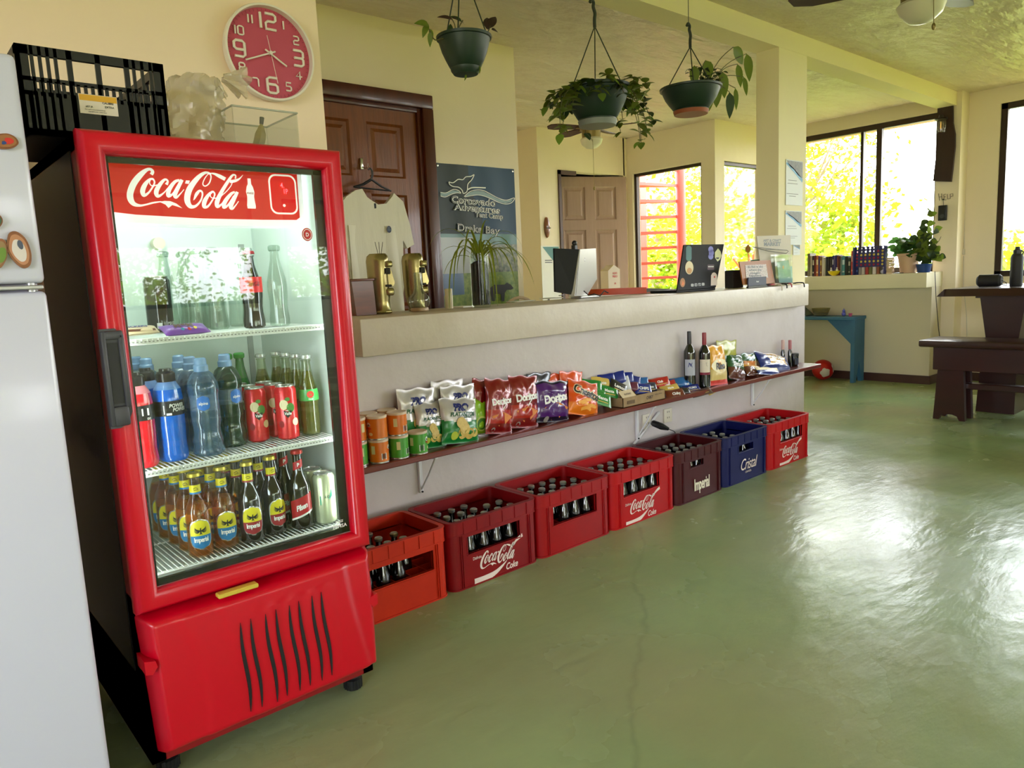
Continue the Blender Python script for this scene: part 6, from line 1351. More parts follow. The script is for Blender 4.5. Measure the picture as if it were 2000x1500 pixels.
# small oval wood mask and notice boards on the back wall
p = un(1070, 444, 'y', 5.22); e = thing('wall_mask', 'small oval carved wooden mask on the back wall', 'mask', p)
obj('mask_board', MB().lathe([(.0001, .0), (1, .0), (.95, .5), (.6, 1), (.0001, 1.1)], n=26).xf(TR(p.x, 5.236, p.z) @ RX(R(90)) @ Matrix.Diagonal((.034, .10, .022, 1))), wood_m, e)
obj('mask_band', MB().rbox(p.x - .030, p.x + .030, 5.208, 5.214, p.z - .012, p.z - .002, .002, 1), bst, e)
a = un(1058, 480, 'y', 5.22); b = un(1084, 585, 'y', 5.22)
e = thing('notice_poster', 'tall white poster with teal corner on the back wall, left of the computer', 'poster', ((a.x + b.x) / 2, 5.23, b.z)); obj('sheet', MB().box(a.x, b.x + .1, 5.232, 5.238, b.z, a.z), pap, e)
obj('teal_corner', MB().add2d(([(a.x + .02, a.z - .01), (b.x + .09, a.z - .01), (b.x + .09, a.z - .22), (b.x - .02, a.z - .12)], [(0, 1, 2, 3)]), lambda x, y: (x, 5.2312, y)), mat('teal corner', (60, 120, 116), .5), e)
m = MB(); [m.add2d(rect2d(.10, .008), lambda x, y: ((a.x + b.x) / 2 + .02 + x, 5.2312, a.z - q + y)) for q in (.14, .16, .62, .66, .70)]; m.add2d(disc2d(.018, 12), lambda x, y: ((a.x + b.x) / 2 + x, 5.2312, a.z - .53 + y)); obj('poster_print', m, bkk, e)
# paper bag with pink letters by the pale door
p = un(1200, 560, 'y', 3.9)
e = thing('white_bag', 'cream bag with red lettering standing in front of the pale open door', 'bag', (p.x, 3.95, .9)); x0b, x1b = un(1188, 540, 'y', 3.9).x, un(1211, 540, 'y', 3.9).x; zt = un(1200, 526, 'y', 3.9).z
obj('bag_body', MB().prism([(x0b, .955), (x1b, .955), (x1b, zt), ((x0b + x1b) / 2, zt + .035), (x0b, zt - .01)], lambda u, v, w: (u, w, v), 3.9, 3.98), mat('bag cream', (226, 208, 180), .7), e)
m = MB(); cxb = (x0b + x1b) / 2 + .008
for s, dz in (('HUEVO', -.03), ('FRESCO', -.055), ('AA', -.11)): m.add2d(tf2d(text2d(s, .05), .012, .016), lambda x, y: (cxb + x, 3.8985, zt + dz + y))
obj('bag_print', m, mat('bag red', (206, 70, 60), .6), e)
e2_ = thing('side_table', 'low white side table behind the counter under the cream bag', 'table', (p.x, 4.0, 0)); obj('table_top', MB().rbox(p.x - .3, p.x + .25, 3.8, 4.12, .93, .955, .004, 1), MATS['desk paint'], e2_)
for x, y in ((-.27, 3.83), (.22, 3.83), (-.27, 4.09), (.22, 4.09)): obj('leg', MB().box(p.x + x - .015, p.x + x + .015, y - .015, y + .015, 0, .93), MATS['desk paint'], e2_)
# wicker chair back peeping over the counter
cc_ = un(1027, 588, 'y', 2.95); e = thing('wicker_chair', 'curved cream wicker chair back showing over the counter by the banner', 'chair', (cc_.x, 3.1, 0)); wk = mat('cream cane', (214, 190, 160), .6)
def arc(r, n_=14): return [(cc_.x - .02 + r * math.cos(R(180 - 180 * i / n_)), 2.98 + .0 * i, cc_.z - .12 + r * 1.0 * math.sin(R(180 - 180 * i / n_))) for i in range(n_ + 1)]
obj('back_rim', MB().tube(arc(.14), .009, 8), wk, e); obj('back_rim', MB().tube(arc(.115), .005, 8), wk, e)
m = MB(); [m.tube([(cc_.x - .02 + q, 2.98, .62), (cc_.x - .02 + q, 2.98, cc_.z - .12 + math.sqrt(max(0, .0132 - q * q)))], .003, 5) for q in [k * .016 for k in range(-6, 7)]]; obj('back_spindles', m, wk, e)
obj('seat', MB().lathe([(.18, 0), (.2, .01), (.2, .035), (.18, .045)], (cc_.x - .02, 3.14, .42), 28), wk, e)
for a in (45, 135, 225, 315): obj('leg', MB().tube([(cc_.x - .02 + .14 * math.cos(R(a)), 3.14 + .14 * math.sin(R(a)), .42), (cc_.x - .02 + .19 * math.cos(R(a)), 3.14 + .19 * math.sin(R(a)), 0)], .012, 8), wk, e)
# ================================================================ snack shelf
gap_ = .0006
def X(px, py, y): return un(px, py, 'y', y).x
pr_o, pr_g = mat('crisp tub orange', (222, 116, 22), .35, coat=.2), mat('crisp tub green', (76, 160, 52), .35, coat=.2); pr_lid = mat('crisp tub lid', (226, 206, 186), .35)
def mk_tub(body):
    def f():
        r, h = .0355, .086; e = thing('crisp_tub', '', 'snack can')
        obj('tub_body', MB().lathe([(r * .96, 0), (r, .002), (r, h - .006)], n=32), [body], e, local=True)
        obj('tub_lid', MB().lathe([(r * 1.03, h - .009), (r * 1.04, h - .002), (r * .98, h), (r * .90, h - .001), (.0001, h - .001)], n=32), pr_lid, e, local=True)
        obj('tub_base', MB().lathe([(r * .97, 0), (r * 1.02, .001), (r * 1.02, .005), (r, .006)], n=32), silv, e, local=True)
        m = MB(); m.add2d(rect2d(.020, .024), wrap(r, .025, .0008, .35), 0)
        for k in range(7): m.add2d(rect2d(.0012, .018), wrap(r, .026, .0012, .35 + (k - 3) * .062), 1)
        m.add2d(merge2d(disc2d(1, 16, .010, .008)), wrap(r, .056, .0008, 1.1), 0); m.add2d(tf2d(text2d('Pringles', .05, .2), .0052, .0075), wrap(r, .044, .0014, 1.15), 3)
        m.add2d(ribbon([[(-.007, .001, .001), (-.003, -.002, .004), (0, 0, .001), (.003, -.002, .004), (.007, .001, .001)]]), wrap(r, .054, .0014, 1.1), 1)
        m.add2d(rect2d(.014, .030), wrap(r, .050, .0008, -.75), 2)
        m.add2d(disc2d(1, 12, .009, .006), wrap(r, .022, .0008, 1.35), 2)
        obj('tub_print', m, [whl, bkk, mat('tub cream print', (226, 214, 160), .4), mat('tub scarlet print', (196, 30, 30), .4)], e, local=True); return e
    return f
tubO, tubG = Maker(mk_tub(pr_o)), Maker(mk_tub(pr_g)); ty = 2.2885; th = .0862
x1 = X(746, 850, ty - .03); x2 = X(786, 850, ty - .03); x3 = X(824, 850, ty - .03)
tubO((x1, ty, SHZ), R(-20), 'orange crisp tub, bottom of the stack at the left end of the shelf'); tubO((x1, ty, SHZ + th), R(-150), 'orange crisp tub, top of the stack at the left end of the shelf')
tubG((x2, ty, SHZ), R(10), 'green crisp tub under an orange one on the shelf'); tubO((x2, ty, SHZ + th), R(0), 'orange crisp tub standing on a green one on the shelf')
tubG((x3, ty, SHZ), R(-30), 'single green crisp tub beside the silver crisp bags')
yb = ty + .0742
for x, n_ in ((x1 - .075, 0), (x1 + .006, 1), (x2 + .004, 2)):
    y_ = yb if n_ else ty + .02
    tubG((x, y_, SHZ), R(40), 'green crisp tub at the very left edge of the shelf by the cooler' if n_ == 0 else 'crisp tub in the back row behind the front tubs', None if n_ == 0 else 'back row of crisp tubs')
    tubO((x, y_, SHZ + th), R(60), 'orange crisp tub on the stack hidden by the cooler edge' if n_ == 0 else 'crisp tub in the back row behind the front tubs', None if n_ == 0 else 'back row of crisp tubs')
# ---------------------------------------------------------------- standing crisp bags
def bagshape(w, h, t, seed=0, nu=26, nv=32, wr=.10):
    def th_(u, v):
        a = max(0, 1 - abs(2 * u - 1) ** 3.0); b = max(0, min(1, (v - .05) / .2)) * max(0, min(1, (.95 - v) / .18)); b = b ** .6
        n_ = noise.noise(A((u * 4 + seed * 1.7, v * 4, seed))) * .35 + noise.noise(A((u * 10, v * 10 + seed, seed * 2))) * .14 + .10 * math.sin(u * 22 + seed) * (1 - b)
        return t / 2 * (a ** .6) * b * (1 + n_) + .0012
    def xy(u, v):
        pinch = 1 - .05 * math.sin(math.pi * v) ; return (u - .5) * w * pinch + .003 * noise.noise(A((v * 5, seed, 1))), h * v + .004 * math.sin(u * 12 + seed) * (1 if v > .9 else 0)
    return th_, xy
def crisp_bag(x0, x1, yt, yb, y, lb, mats, zones, prints=(), t=.042, lean=8, roll=0, yaw=0, seed=0, group=None, name='crisp_bag', z=None):
    """placed by its photo box on the upright plane y; zones(u,v)->material index; prints = (2d shape, u, v, size, index)"""
    a = un(x0, (yt + yb) / 2, 'y', y); b = un(x1, (yt + yb) / 2, 'y', y); z0 = SHZ + .001 if z is None else z; zt = un((x0 + x1) / 2, yt, 'y', y + .02).z
    w = (b.x - a.x) / max(.6, math.cos(R(yaw))); h = max(.04, zt - z0) / math.cos(R(lean)); h *= 1 if not roll else .97; w *= 1 - abs(roll) / 60
    e = thing(name, lb, 'snack bag', ((a.x + b.x) / 2, y, z0), group); th_, xy = bagshape(w, h, t, seed)
    def F(s): return lambda u, v: (xy(u, v)[0], -s * th_(u, v), xy(u, v)[1])
    m = MB(); m.grid(26, 32, F(1), zones); n_ = len(m.f); m.grid(26, 32, F(-1), zones); m.f[n_:] = [q[::-1] for q in m.f[n_:]]
    obj('bag_film', m, mats, e, local=True, sharp=50)
    if prints:
        m = MB(); ms = []
        for shp, u, v, sz, mt, *ex in prints:
            if mt not in ms: ms.append(mt)
            rot = R(ex[0]) if ex else 0; lift = ex[1] if len(ex) > 1 else .0012
            S_ = tf2d(shp, sz * w, sz * w, 0, 0, rot)
            m.add2d(S_, lambda x, q, u=u, v=v, lift=lift: (lambda uu, vv: (x + (u - .5) * w, -th_(min(1, max(0, uu)), min(1, max(0, vv))) - lift, q + v * h))(u + x / w, v + q / h), ms.index(mt))
        obj('printed_design', m, ms, e, local=True)
    e.rotation_euler = (R(-lean), R(roll), R(yaw)); return e
def T(s, b=.04, sh=.1, w=1.0): t = text2d(s, b, sh, .92); k = w / twidth(t); return ([(x * k, y * k) for x, y in t[0]], t[1])
fs = mat('foil silver', (196, 192, 194), .32, metal=.35, coat=.2); fg = mat('bag green', (10, 124, 54), .35, coat=.3); chipc = mat('chip pale yellow', (222, 196, 110), .5, vary=(90, (196, 160, 70), .4)); navy = mat('bag navy lettering', (22, 34, 110), .4); dkg = mat('bag deep green lettering', (20, 90, 60), .4)
def pro_zone(u, v): return 1 if v < .52 - .05 * math.sin(u * 3) else 0
def pro_prints(): return [(T('PRO', .09, .15), .5, .80, .42, navy), (ribbon([[(-.1, .02, .06), (0, -.08, .07), (.16, .14, .03)]]), .66, .80, .9, fs, 0, .0022), (T('PLATANITOS', .05, .15), .52, .64, .66, dkg), (T('Limon', .02, .15), .66, .585, .22, dkg)] + [(disc2d(1, 14), .50 + .05 * math.sin(k), .22 + .055 * k, .13, chipc, 0, .0016 + .0006 * k) for k in range(5)] + [(disc2d(1, 14), .68, .20, .12, chipc, 0, .003), (disc2d(1, 12), .82, .22, .10, chipc, 0, .002), (disc2d(1, 12), .28, .17, .09, mat('chip lime', (190, 206, 70), .5), 0, .002)]
crisp_bag(772, 851, 754, 866, 2.350, 'silver PRO crisp bag behind the tubs, leftmost of the silver bags', [fs, fg], pro_zone, pro_prints(), roll=3, lean=3, t=.035, seed=1)
crisp_bag(840, 906, 738, 852, 2.375, 'plain silver crisp bag top rising behind the other silver bags', [fs, fg], pro_zone, (), lean=1, t=.02, seed=2, roll=2)
crisp_bag(856, 930, 748, 850, 2.345, 'silver PRO crisp bag standing behind the front green and silver one', [fs, fg], pro_zone, pro_prints(), lean=3, roll=4, t=.035, seed=3)
crisp_bag(811, 872, 783, 872, 2.310, 'green and silver PRO bag between the single green tub and the front PRO bag', [fs, fg], pro_zone, pro_prints(), lean=10, roll=4, t=.04, seed=4)
lim = mat('bag lime', (142, 190, 30), .35, coat=.3); crisp_bag(905, 955, 768, 850, 2.335, 'bright lime green crisp bag peeking out right of the front PRO bag', [lim, fs], lambda u, v: 1 if v < .05 else 0, [(disc2d(1, 16), .6, .3, .26, mat('lime slice', (206, 214, 120), .4)), (disc2d(1, 16), .6, .3, .20, mat('dark lime', (60, 120, 30), .4), 0, .002)], lean=6, roll=6, t=.035, seed=5)
crisp_bag(855, 938, 776, 868, 2.287, 'green and silver PRO platanitos bag standing in front of the others', [fs, fg], pro_zone, pro_prints(), lean=12, roll=7, t=.045, seed=6)
dr_ = mat('bag dark red', (126, 14, 16), .25, coat=.5, metal=.15); dr2 = mat('bag scarlet glow', (170, 26, 18), .25, coat=.5); nac = mat('nacho', (206, 110, 44), .5, vary=(80, (232, 150, 70), .4)); tri = ([(-.5, .3), (.5, .4), (.05, -.5)], [(0, 1, 2)])
def dor_prints(nm='Doritos'): return [(T(nm, .06, .05), .52, .60, .74, whl, 8), (([(-.22, 0), (.22, .06), (0, -.22), (-.02, -.17), (.14, .02), (-.13, -.01)], [tuple(range(6))]), .55, .53, .7, whl, 0), (([(-.1, .04), (.1, -.02), (-.02, .01)], [(0, 1, 2)]), .34, .70, 1, whl), (tri, .38, .26, .42, nac, 10, .002), (tri, .68, .28, .36, nac, -25, .0035), (disc2d(1, 12), .25, .07, .07, mat('grey seal', (150, 140, 136), .5))]
crisp_bag(908, 968, 737, 842, 2.350, 'dark red nacho bag behind the two front red ones', [dr_], lambda u, v: 0, (), lean=3, roll=10, t=.045, seed=7)
crisp_bag(940, 1002, 737, 848, 2.300, 'dark red Doritos bag, left of the front red pair', [dr_, dr2], lambda u, v: 1 if .2 < v < .45 else 0, dor_prints(), lean=8, roll=9, t=.042, seed=8)
crisp_bag(988, 1054, 731, 838, 2.303, 'dark red Doritos bag, right of the front red pair', [dr_, dr2], lambda u, v: 1 if .2 < v < .45 else 0, dor_prints(), lean=8, roll=8, t=.042, seed=9)
dk2 = mat('bag night blue', (24, 20, 44), .25, coat=.5); crisp_bag(1026, 1076, 724, 820, 2.368, 'night-blue bag behind the red and purple Doritos bags', [dk2], lambda u, v: 0, (), lean=2, roll=4, t=.025, seed=10)
pu = mat('bag purple', (74, 14, 104), .28, coat=.5); crisp_bag(1042, 1114, 742, 832, 2.296, 'purple Doritos bag between the red bags and the orange ones', [pu, dk2], lambda u, v: 1 if v < .12 or v > .93 else 0, dor_prints(), lean=8, roll=7, t=.05, seed=11)
og = mat('bag orange', (220, 78, 14), .3, coat=.4); org = mat('puff orange', (240, 150, 50), .5, vary=(60, (250, 190, 90), .4)); lbl = mat('outlined lettering', (40, 24, 16), .4); crm = mat('cream lettering', (240, 226, 180), .4)
def che(): return [(T('Cheetos', .13, .1), .50, .66, .84, crm, -12), (T('Cheetos', .05, .1), .50, .66, .82, lbl, -12, .002)] + [(ribbon([[(-.3, 0, .12), (0, .1, .16), (.3, .02, .1)]]), .5 + .16 * math.sin(k * 2), .15 + .07 * k, .55, org, 40 * math.sin(k * 3), .0015 + .0006 * k) for k in range(4)]
crisp_bag(1057, 1094, 727, 812, 2.372, 'orange Cheetos bag at the back, left of the three', [og], lambda u, v: 0, che(), lean=1, roll=2, t=.02, seed=12)
crisp_bag(1088, 1138, 722, 812, 2.352, 'orange Cheetos bag in the middle, behind the front one', [og], lambda u, v: 0, che(), lean=3, roll=6, t=.03, seed=13)
crisp_bag(1098, 1176, 742, 818, 2.290, 'orange Cheetos bag leaning at the front of the three', [og, mat('bag flame', (232, 120, 24), .3, coat=.4)], lambda u, v: 1 if v < .35 else 0, che(), lean=12, roll=14, t=.05, seed=14)
# ---------------------------------------------------------------- cardboard tray and sweets
card = mat('cardboard', (160, 134, 96), .75, vary=(30, (146, 118, 80), .4))
tx0, tx1, ty0, ty1 = X(1217, 795, 2.262), X(1299, 775, 2.262), 2.262, 2.375
e = thing('cardboard_tray', 'open cardboard display tray of sweets in the middle of the shelf', 'box', ((tx0 + tx1) / 2, 2.32, SHZ)); tx0 -= .0; hh = .048
m = MB(); m.box(tx0, tx1, ty0, ty0 + .003, SHZ, SHZ + hh).box(tx0, tx1, ty1 - .003, ty1, SHZ, SHZ + hh).box(tx0, tx0 + .003, ty0, ty1, SHZ, SHZ + hh).box(tx1 - .003, tx1, ty0, ty1, SHZ, SHZ + hh).box(tx0, tx1, ty0, ty1, SHZ, SHZ + .003)
obj('tray_body', m, card, e); m = MB(); slab(m, [A((tx0, ty0 + .001, SHZ + hh)), A((tx0 + .10, ty0 + .001, SHZ + hh)), A((tx0 + .088, ty0 + .022, SHZ + hh + .030)), A((tx0 - .008, ty0 + .022, SHZ + hh + .030))], A((0, .5, .5)), .002); fl = obj('torn_flap', m, mat('pale card', (206, 186, 150), .7), e)
m = MB(); f = lambda x, y: (tx0 + x, ty0 - .0012, SHZ + y); m.add2d(tf2d(text2d('CHIKY', .04, .2), .013, .016, .20, .026), f); 
for k in range(10): m.add2d(rect2d(.002 + .001 * (k % 2), .018), lambda x, y: f(.03 + .006 * k + x, .022 + y))
m.add2d(tf2d(text2d('Galletas cubiertas', .02, .1), .006, .006, .27, .034), f); obj('box_print', m, mat('box print brown', (70, 50, 34), .6), e)
m = MB(); m.add2d(tf2d(text2d('PLATANO', .03, 0), .008, .008), lambda x, y: (tx0 + .045 + x, ty0 + .010 + y * .5 - .002, SHZ + hh + .015 + y)); obj('flap_print', m, MATS['box print brown'], fl)
def MC(c, nm): return mat('wrapper ' + nm, c, .28, coat=.4)
GRN, NAV, CYA, RED_, BRN, YEL, BLK_ = MC((34, 130, 50), 'leaf green'), MC((22, 40, 130), 'navy'), MC((30, 96, 160), 'sky blue'), MC((176, 40, 30), 'brick red'), MC((110, 50, 30), 'cocoa'), MC((210, 180, 90), 'straw'), MC((26, 22, 24), 'black')
def sweet(px, py, y, w, h, col, txt, lb, rz=0, tilt=50, seed=0, z=None, grp=None, tc=None, t=.016):
    y = min(y, 2.368)
    p = un(px, py, 'y', y); return packet('sweet_packet', w, h, t, col, [(txt, h * .26, tc or whl, 0, 0, .05), (rect2d(w * .6, h * .06), 1, YEL, 0, -h * .28, 0)] if txt else [], lb, 'sweet packet', (p.x, y, p.z - .01 if z is None else z), (R(tilt), R(rz), R(-18)), seed, grp)
k_ = 0
for px, py, y, w, h, col, txt, lb, rz, tilt, grp in [
 (1152, 752, 2.36, .12, .07, GRN, 'Menta', 'green sweet packet, topmost left of the green heap', 24, 62, 0), (1160, 768, 2.32, .12, .07, GRN, 'Menta', 'green sweet packet in the heap left of the cardboard tray', 30, 55, 'green packets'), (1172, 776, 2.30, .11, .07, GRN, 'Menta', 'green sweet packet in the heap left of the cardboard tray', 34, 55, 'green packets'), (1186, 762, 2.33, .11, .06, GRN, 'Menta', 'green sweet packet in the heap left of the cardboard tray', 28, 58, 'green packets'),
 (1172, 745, 2.385, .10, .06, YEL, 'Coco', 'cream and brown sweet packet between green heap and navy packets', 20, 66, 0), (1206, 754, 2.33, .10, .065, BLK_, 'Lemon', 'black and yellow sweet packet leaning over the tray flap', 40, 60, 0),
 (1183, 738, 2.388, .09, .055, NAV, '', 'navy wafer packet in the row standing at the back', 10, 72, 'navy wafers'), (1204, 735, 2.388, .09, .06, NAV, '', 'navy wafer packet in the row standing at the back', 5, 72, 'navy wafers'), (1220, 736, 2.388, .09, .06, NAV, '', 'navy wafer packet in the row standing at the back', 12, 72, 'navy wafers'), (1236, 742, 2.38, .08, .06, NAV, '', 'navy wafer packet in the row standing at the back', 25, 70, 'navy wafers'),
 (1220, 746, 2.35, .05, .075, MC((206, 208, 214), 'silver'), '', 'silver chequered stick packet standing in the tray', 8, 70, 0), (1250, 744, 2.375, .09, .055, CYA, '', 'blue packet behind the dark biscuit packets', 18, 65, 0), (1232, 752, 2.34, .08, .05, MC((96, 30, 60), 'plum'), '', 'plum sweet packet behind the tray', 20, 60, 0),
 (1254, 757, 2.318, .10, .06, NAV, 'CHIPS', 'dark blue biscuit packet with white lettering above the tray', 22, 58, 0), (1266, 754, 2.34, .09, .055, MC((60, 64, 80), 'slate'), 'Oreo', 'slate biscuit packet right end of the tray', 15, 58, 0),
 (1286, 744, 2.375, .12, .05, RED_, 'Club', 'brick red biscuit packet at the back, left one', 8, 60, 0), (1300, 750, 2.35, .12, .05, RED_, 'Tosh', 'brick red biscuit packet behind the cream one', 10, 55, 0), (1307, 757, 2.325, .11, .045, YEL, 'Maria', 'cream biscuit packet lying above the orange brown one', 8, 48, 0), (1318, 768, 2.29, .11, .06, BRN, 'Chiky', 'cocoa brown packet with cream letters right of the tray', 10, 48, 0),
 (1322, 744, 2.37, .10, .05, CYA, '', 'sky-blue snack packet at the back beside the wine', 10, 55, 0), (1338, 749, 2.35, .10, .055, CYA, 'Yipi', 'blue and white snack packet in front of the wine bottles', 14, 50, 0), (1350, 757, 2.315, .10, .05, NAV, 'TORO', 'navy and white snack packet in front of the wine bottles', 10, 46, 0), (1333, 761, 2.30, .08, .045, BLK_, '', 'small black packet between the blue and brown ones', 20, 46, 0), (1368, 765, 2.275, .13, .05, MC((84, 62, 60), 'mocha'), 'Cocos', 'long mocha brown packet lying at the shelf edge below the wine', 6, 35, 0), (1390, 763, 2.28, .06, .035, YEL, '', 'small cream packet end at the foot of the red-capped bottle', -6, 30, 0)]:
    k_ += 1; sweet(px, py, y, w * 1.02, h * 1.0, col, txt, lb, rz - 12, tilt, k_, None, grp or None)
# ---------------------------------------------------------------- wine
def wine(px, y, ztop, label_m, cap_m, lb, dec, capn='capsule'):
    x = X(px, 720, y); h = ztop - SHZ; r = .031; e = thing('wine_bottle', lb, 'wine bottle', (x, y, SHZ))
    P = [(r * .9, 0), (r, .004), (r, h * .62), (r * .96, h * .66), (r * .62, h * .73), (r * .36, h * .78), (r * .33, h * .80), (r * .33, h * .97)]
    obj('bottle_glass', MB().lathe(P, n=30), mat('wine glass dark', (12, 14, 10), .06, spec=.8, coat=.5), e, local=True); obj(capn, MB().lathe([(r * .36, h * .76), (r * .38, h * .80), (r * .38, h * .985), (r * .34, h), (.0001, h)], n=24), cap_m, e, local=True)
    m = MB(); patch(m, r, h * .24, h * .52, -1.0, 1.0, 0, 18, 4, eps=.0006); dec(m, r, h); obj('front_label', m, label_m, e, local=True); e.rotation_euler = (0, 0, R(-48)); return e
wine(1347, 2.352, un(1347, 647, 'y', 2.352).z, [mat('pale grey wine label', (176, 178, 190), .5), navy], mat('black capsule', (20, 16, 22), .35), 'dark wine bottle with black neck, the left of the two', lambda m, r, h: (m.add2d(ribbon([[(-.010, -.01, .003), (-.004, .012, .004), (.002, -.004, .004), (.010, .014, .003)], [(-.008, .014, .004), (.004, .004, .004), (.010, -.012, .002)]]), wrap(r, h * .42, .0014), 1)))
wine(1376, 2.310, un(1372, 650, 'y', 2.310).z, [mat('cream wine label', (222, 210, 190), .5), mat('wine label print', (120, 110, 96), .5), mat('wine band', (130, 24, 50), .5)], mat('red capsule', (140, 24, 34), .35), 'dark wine bottle with red neck and cream label, the right of the two', lambda m, r, h: (patch(m, r, h * .24, h * .285, -1.0, 1.0, 2, 18, 1, eps=.0010), m.add2d(rect2d(.010, .0012), wrap(r, h * .46, .0014, .2), 1), m.add2d(ribbon([[(0, .006, .0012), (0, -.008, .0012), (.006, -.012, .0012)]]), wrap(r, h * .44, .0014, .2), 1)))
yw_ = mat('bag sunflower', (232, 164, 24), .32, coat=.3); gr2 = mat('bag forest', (24, 84, 34), .3, coat=.4); brw2 = mat('bag brown clear', (96, 50, 34), .25, coat=.5); nv2 = mat('bag royal', (24, 44, 120), .28, coat=.4)
crisp_bag(1398, 1440, 662, 744, 2.350, 'tall dark green and yellow snack bag behind the yellow one', [gr2, mat('bag olive', (170, 170, 50), .3)], lambda u, v: 1 if v > .62 else 0, [(T('GARBANZOS', .04, .1), .5, .42, .7, whl)], lean=3, roll=4, t=.03, seed=21, z=SHZ + .001)
crisp_bag(1386, 1422, 672, 757, 2.290, 'yellow and red snack bag immediately right of the wine bottles', [yw_, mat('bag tomato', (206, 50, 30), .35), mat('bag pale food', (216, 190, 120), .4)], lambda u, v: 1 if v < .14 else (2 if v < .42 else 0), [(disc2d(1, 18, 1, .55), .5, .48, .42, crm), (T('Rico', .08, .1), .5, .48, .5, lbl, 0, .0024), (rect2d(.25, .3), .45, .80, 1, gr2)], lean=9, roll=3, t=.04, seed=22)
crisp_bag(1418, 1462, 690, 752, 2.305, 'green snack bag with clear brown window, beside the yellow bag', [brw2, gr2], lambda u, v: 1 if v > .45 else 0, [(T('Natural', .04, .1), .5, .60, .6, whl)], lean=18, roll=14, t=.045, seed=23)
crisp_bag(1447, 1482, 688, 744, 2.345, 'small orange and green nut bag standing behind the brown-windowed bag', [mat('bag amber', (206, 130, 50), .3), gr2], lambda u, v: 1 if v > .66 else 0, [(disc2d(1, 14), .5, .55, .3, crm)], lean=6, roll=6, t=.03, seed=24)
crisp_bag(1455, 1500, 712, 748, 2.290, 'small brown clear snack bag slumped at the shelf edge', [brw2, yw_], lambda u, v: 1 if v > .75 else 0, (), lean=35, roll=10, t=.035, seed=25)
crisp_bag(1480, 1554, 690, 738, 2.298, 'blue and yellow snack bag lying towards the shelf end', [nv2, mat('bag golden', (206, 160, 60), .3, coat=.3)], lambda u, v: 1 if (.25 < u < .85 and v > .35) else 0, [(T('Golden', .05, .1), .55, .80, .4, whl)], lean=30, roll=10, t=.045, seed=26)
crisp_bag(1478, 1530, 716, 742, 2.262, 'cream and blue snack bag at the very edge below the blue and yellow one', [nv2, crm], lambda u, v: 1 if v > .5 else 0, (), lean=40, roll=8, t=.02, seed=27)
for i, (px, lb) in enumerate(((1529, 'little sauce bottle with pale pink top, left of the pair at the shelf end'), (1537, 'little sauce bottle with rosy top, right of the pair at the shelf end'))):
    x = X(px, 700, 2.365); h = un(px, 664, 'y', 2.365).z - SHZ; e = thing('sauce_bottle', lb, 'sauce bottle', (x, 2.365 - .02 * i, SHZ)); obj('bottle_glass', MB().lathe([(.012, 0), (.013, .002), (.013, h * .55), (.006, h * .68), (.006, h * .72)], n=18), MATS['wine glass dark'], e, local=True); obj('bottle_cap', MB().lathe([(.0105, h * .66), (.0105, h * .98), (.009, h)], n=18), [mat('pale pink cap', (206, 170, 164), .4), mat('rosy cap', (176, 104, 110), .4)][i], e, local=True)
x = X(1554, 705, 2.33); h = un(1554, 690, 'y', 2.33).z - SHZ; e = thing('dark_jar', 'small dark jar with black lid at the right end of the shelf', 'jar', (x, 2.34, SHZ)); obj('jar_glass', MB().lathe([(.024, 0), (.026, .003), (.026, h * .8)], n=24), MATS['wine glass dark'], e, local=True); obj('jar_lid', MB().lathe([(.028, h * .78), (.028, h * .97), (.026, h), (.0001, h)], n=24), blk, e, local=True)
m = MB(); patch(m, .026, h * .15, h * .65, -.9, .9, 0, 12, 1, eps=.0006); obj('jar_label', m, mat('jar label navy', (30, 36, 60), .4), e, local=True)
p = un(1543, 683, 'y', 2.35); tag(obj('red_tag', MB().rbox(p.x - .008, p.x + .008, 2.352, 2.358, SHZ, p.z, .002, 1), mat('tag red', (200, 50, 50), .5)), 'small red tag between the sauce bottles and the dark jar', 'tag')
# ================================================================ nook: books, plants, bench
SZ = .996; BX = 7.00
bk_rnd = random.Random(4)
def B(px, py, x=BX): return un(px, py, 'x', x)
pages = mat('book pages', (222, 212, 188), .7)
def book(px0, px1, ptop, col, lb, tiltv=0, grp=None, stripe=None):
    a = B(px0, 520); b = B(px1, 520); y0, y1 = min(a.y, b.y) + .0006, max(a.y, b.y) - .0006; h = B((px0 + px1) / 2, ptop).z - SZ; d = .12; x0 = BX
    e = thing('book', lb, 'book', (x0 + d / 2, (y0 + y1) / 2, SZ), grp)
    hw = (y1 - y0) / 2; cv = mat('cover %d_%d_%d' % col, col, .5)
    m = MB(); m.rbox(-d / 2, -d / 2 + .0025, -hw, hw, 0, h, .0008, 1).box(-d / 2, d / 2, -hw, -hw + .0015, 0, h).box(-d / 2, d / 2, hw - .0015, hw, 0, h); obj('cover', m, cv, e, local=True)
    obj('pages', MB().box(-d / 2 + .002, d / 2 - .004, -hw + .0016, hw - .0016, .002, h - .003), pages, e, local=True)
    if stripe: obj('spine_label', MB().box(-d / 2 - .0008, -d / 2, -hw * .8, hw * .8, h * .55, h * .8).box(-d / 2 - .0008, -d / 2, -hw * .7, hw * .7, h * .15, h * .22), mat('cover %d_%d_%d' % stripe, stripe, .5), e, local=True)
    if tiltv: e.rotation_euler = (R(tiltv), 0, 0)
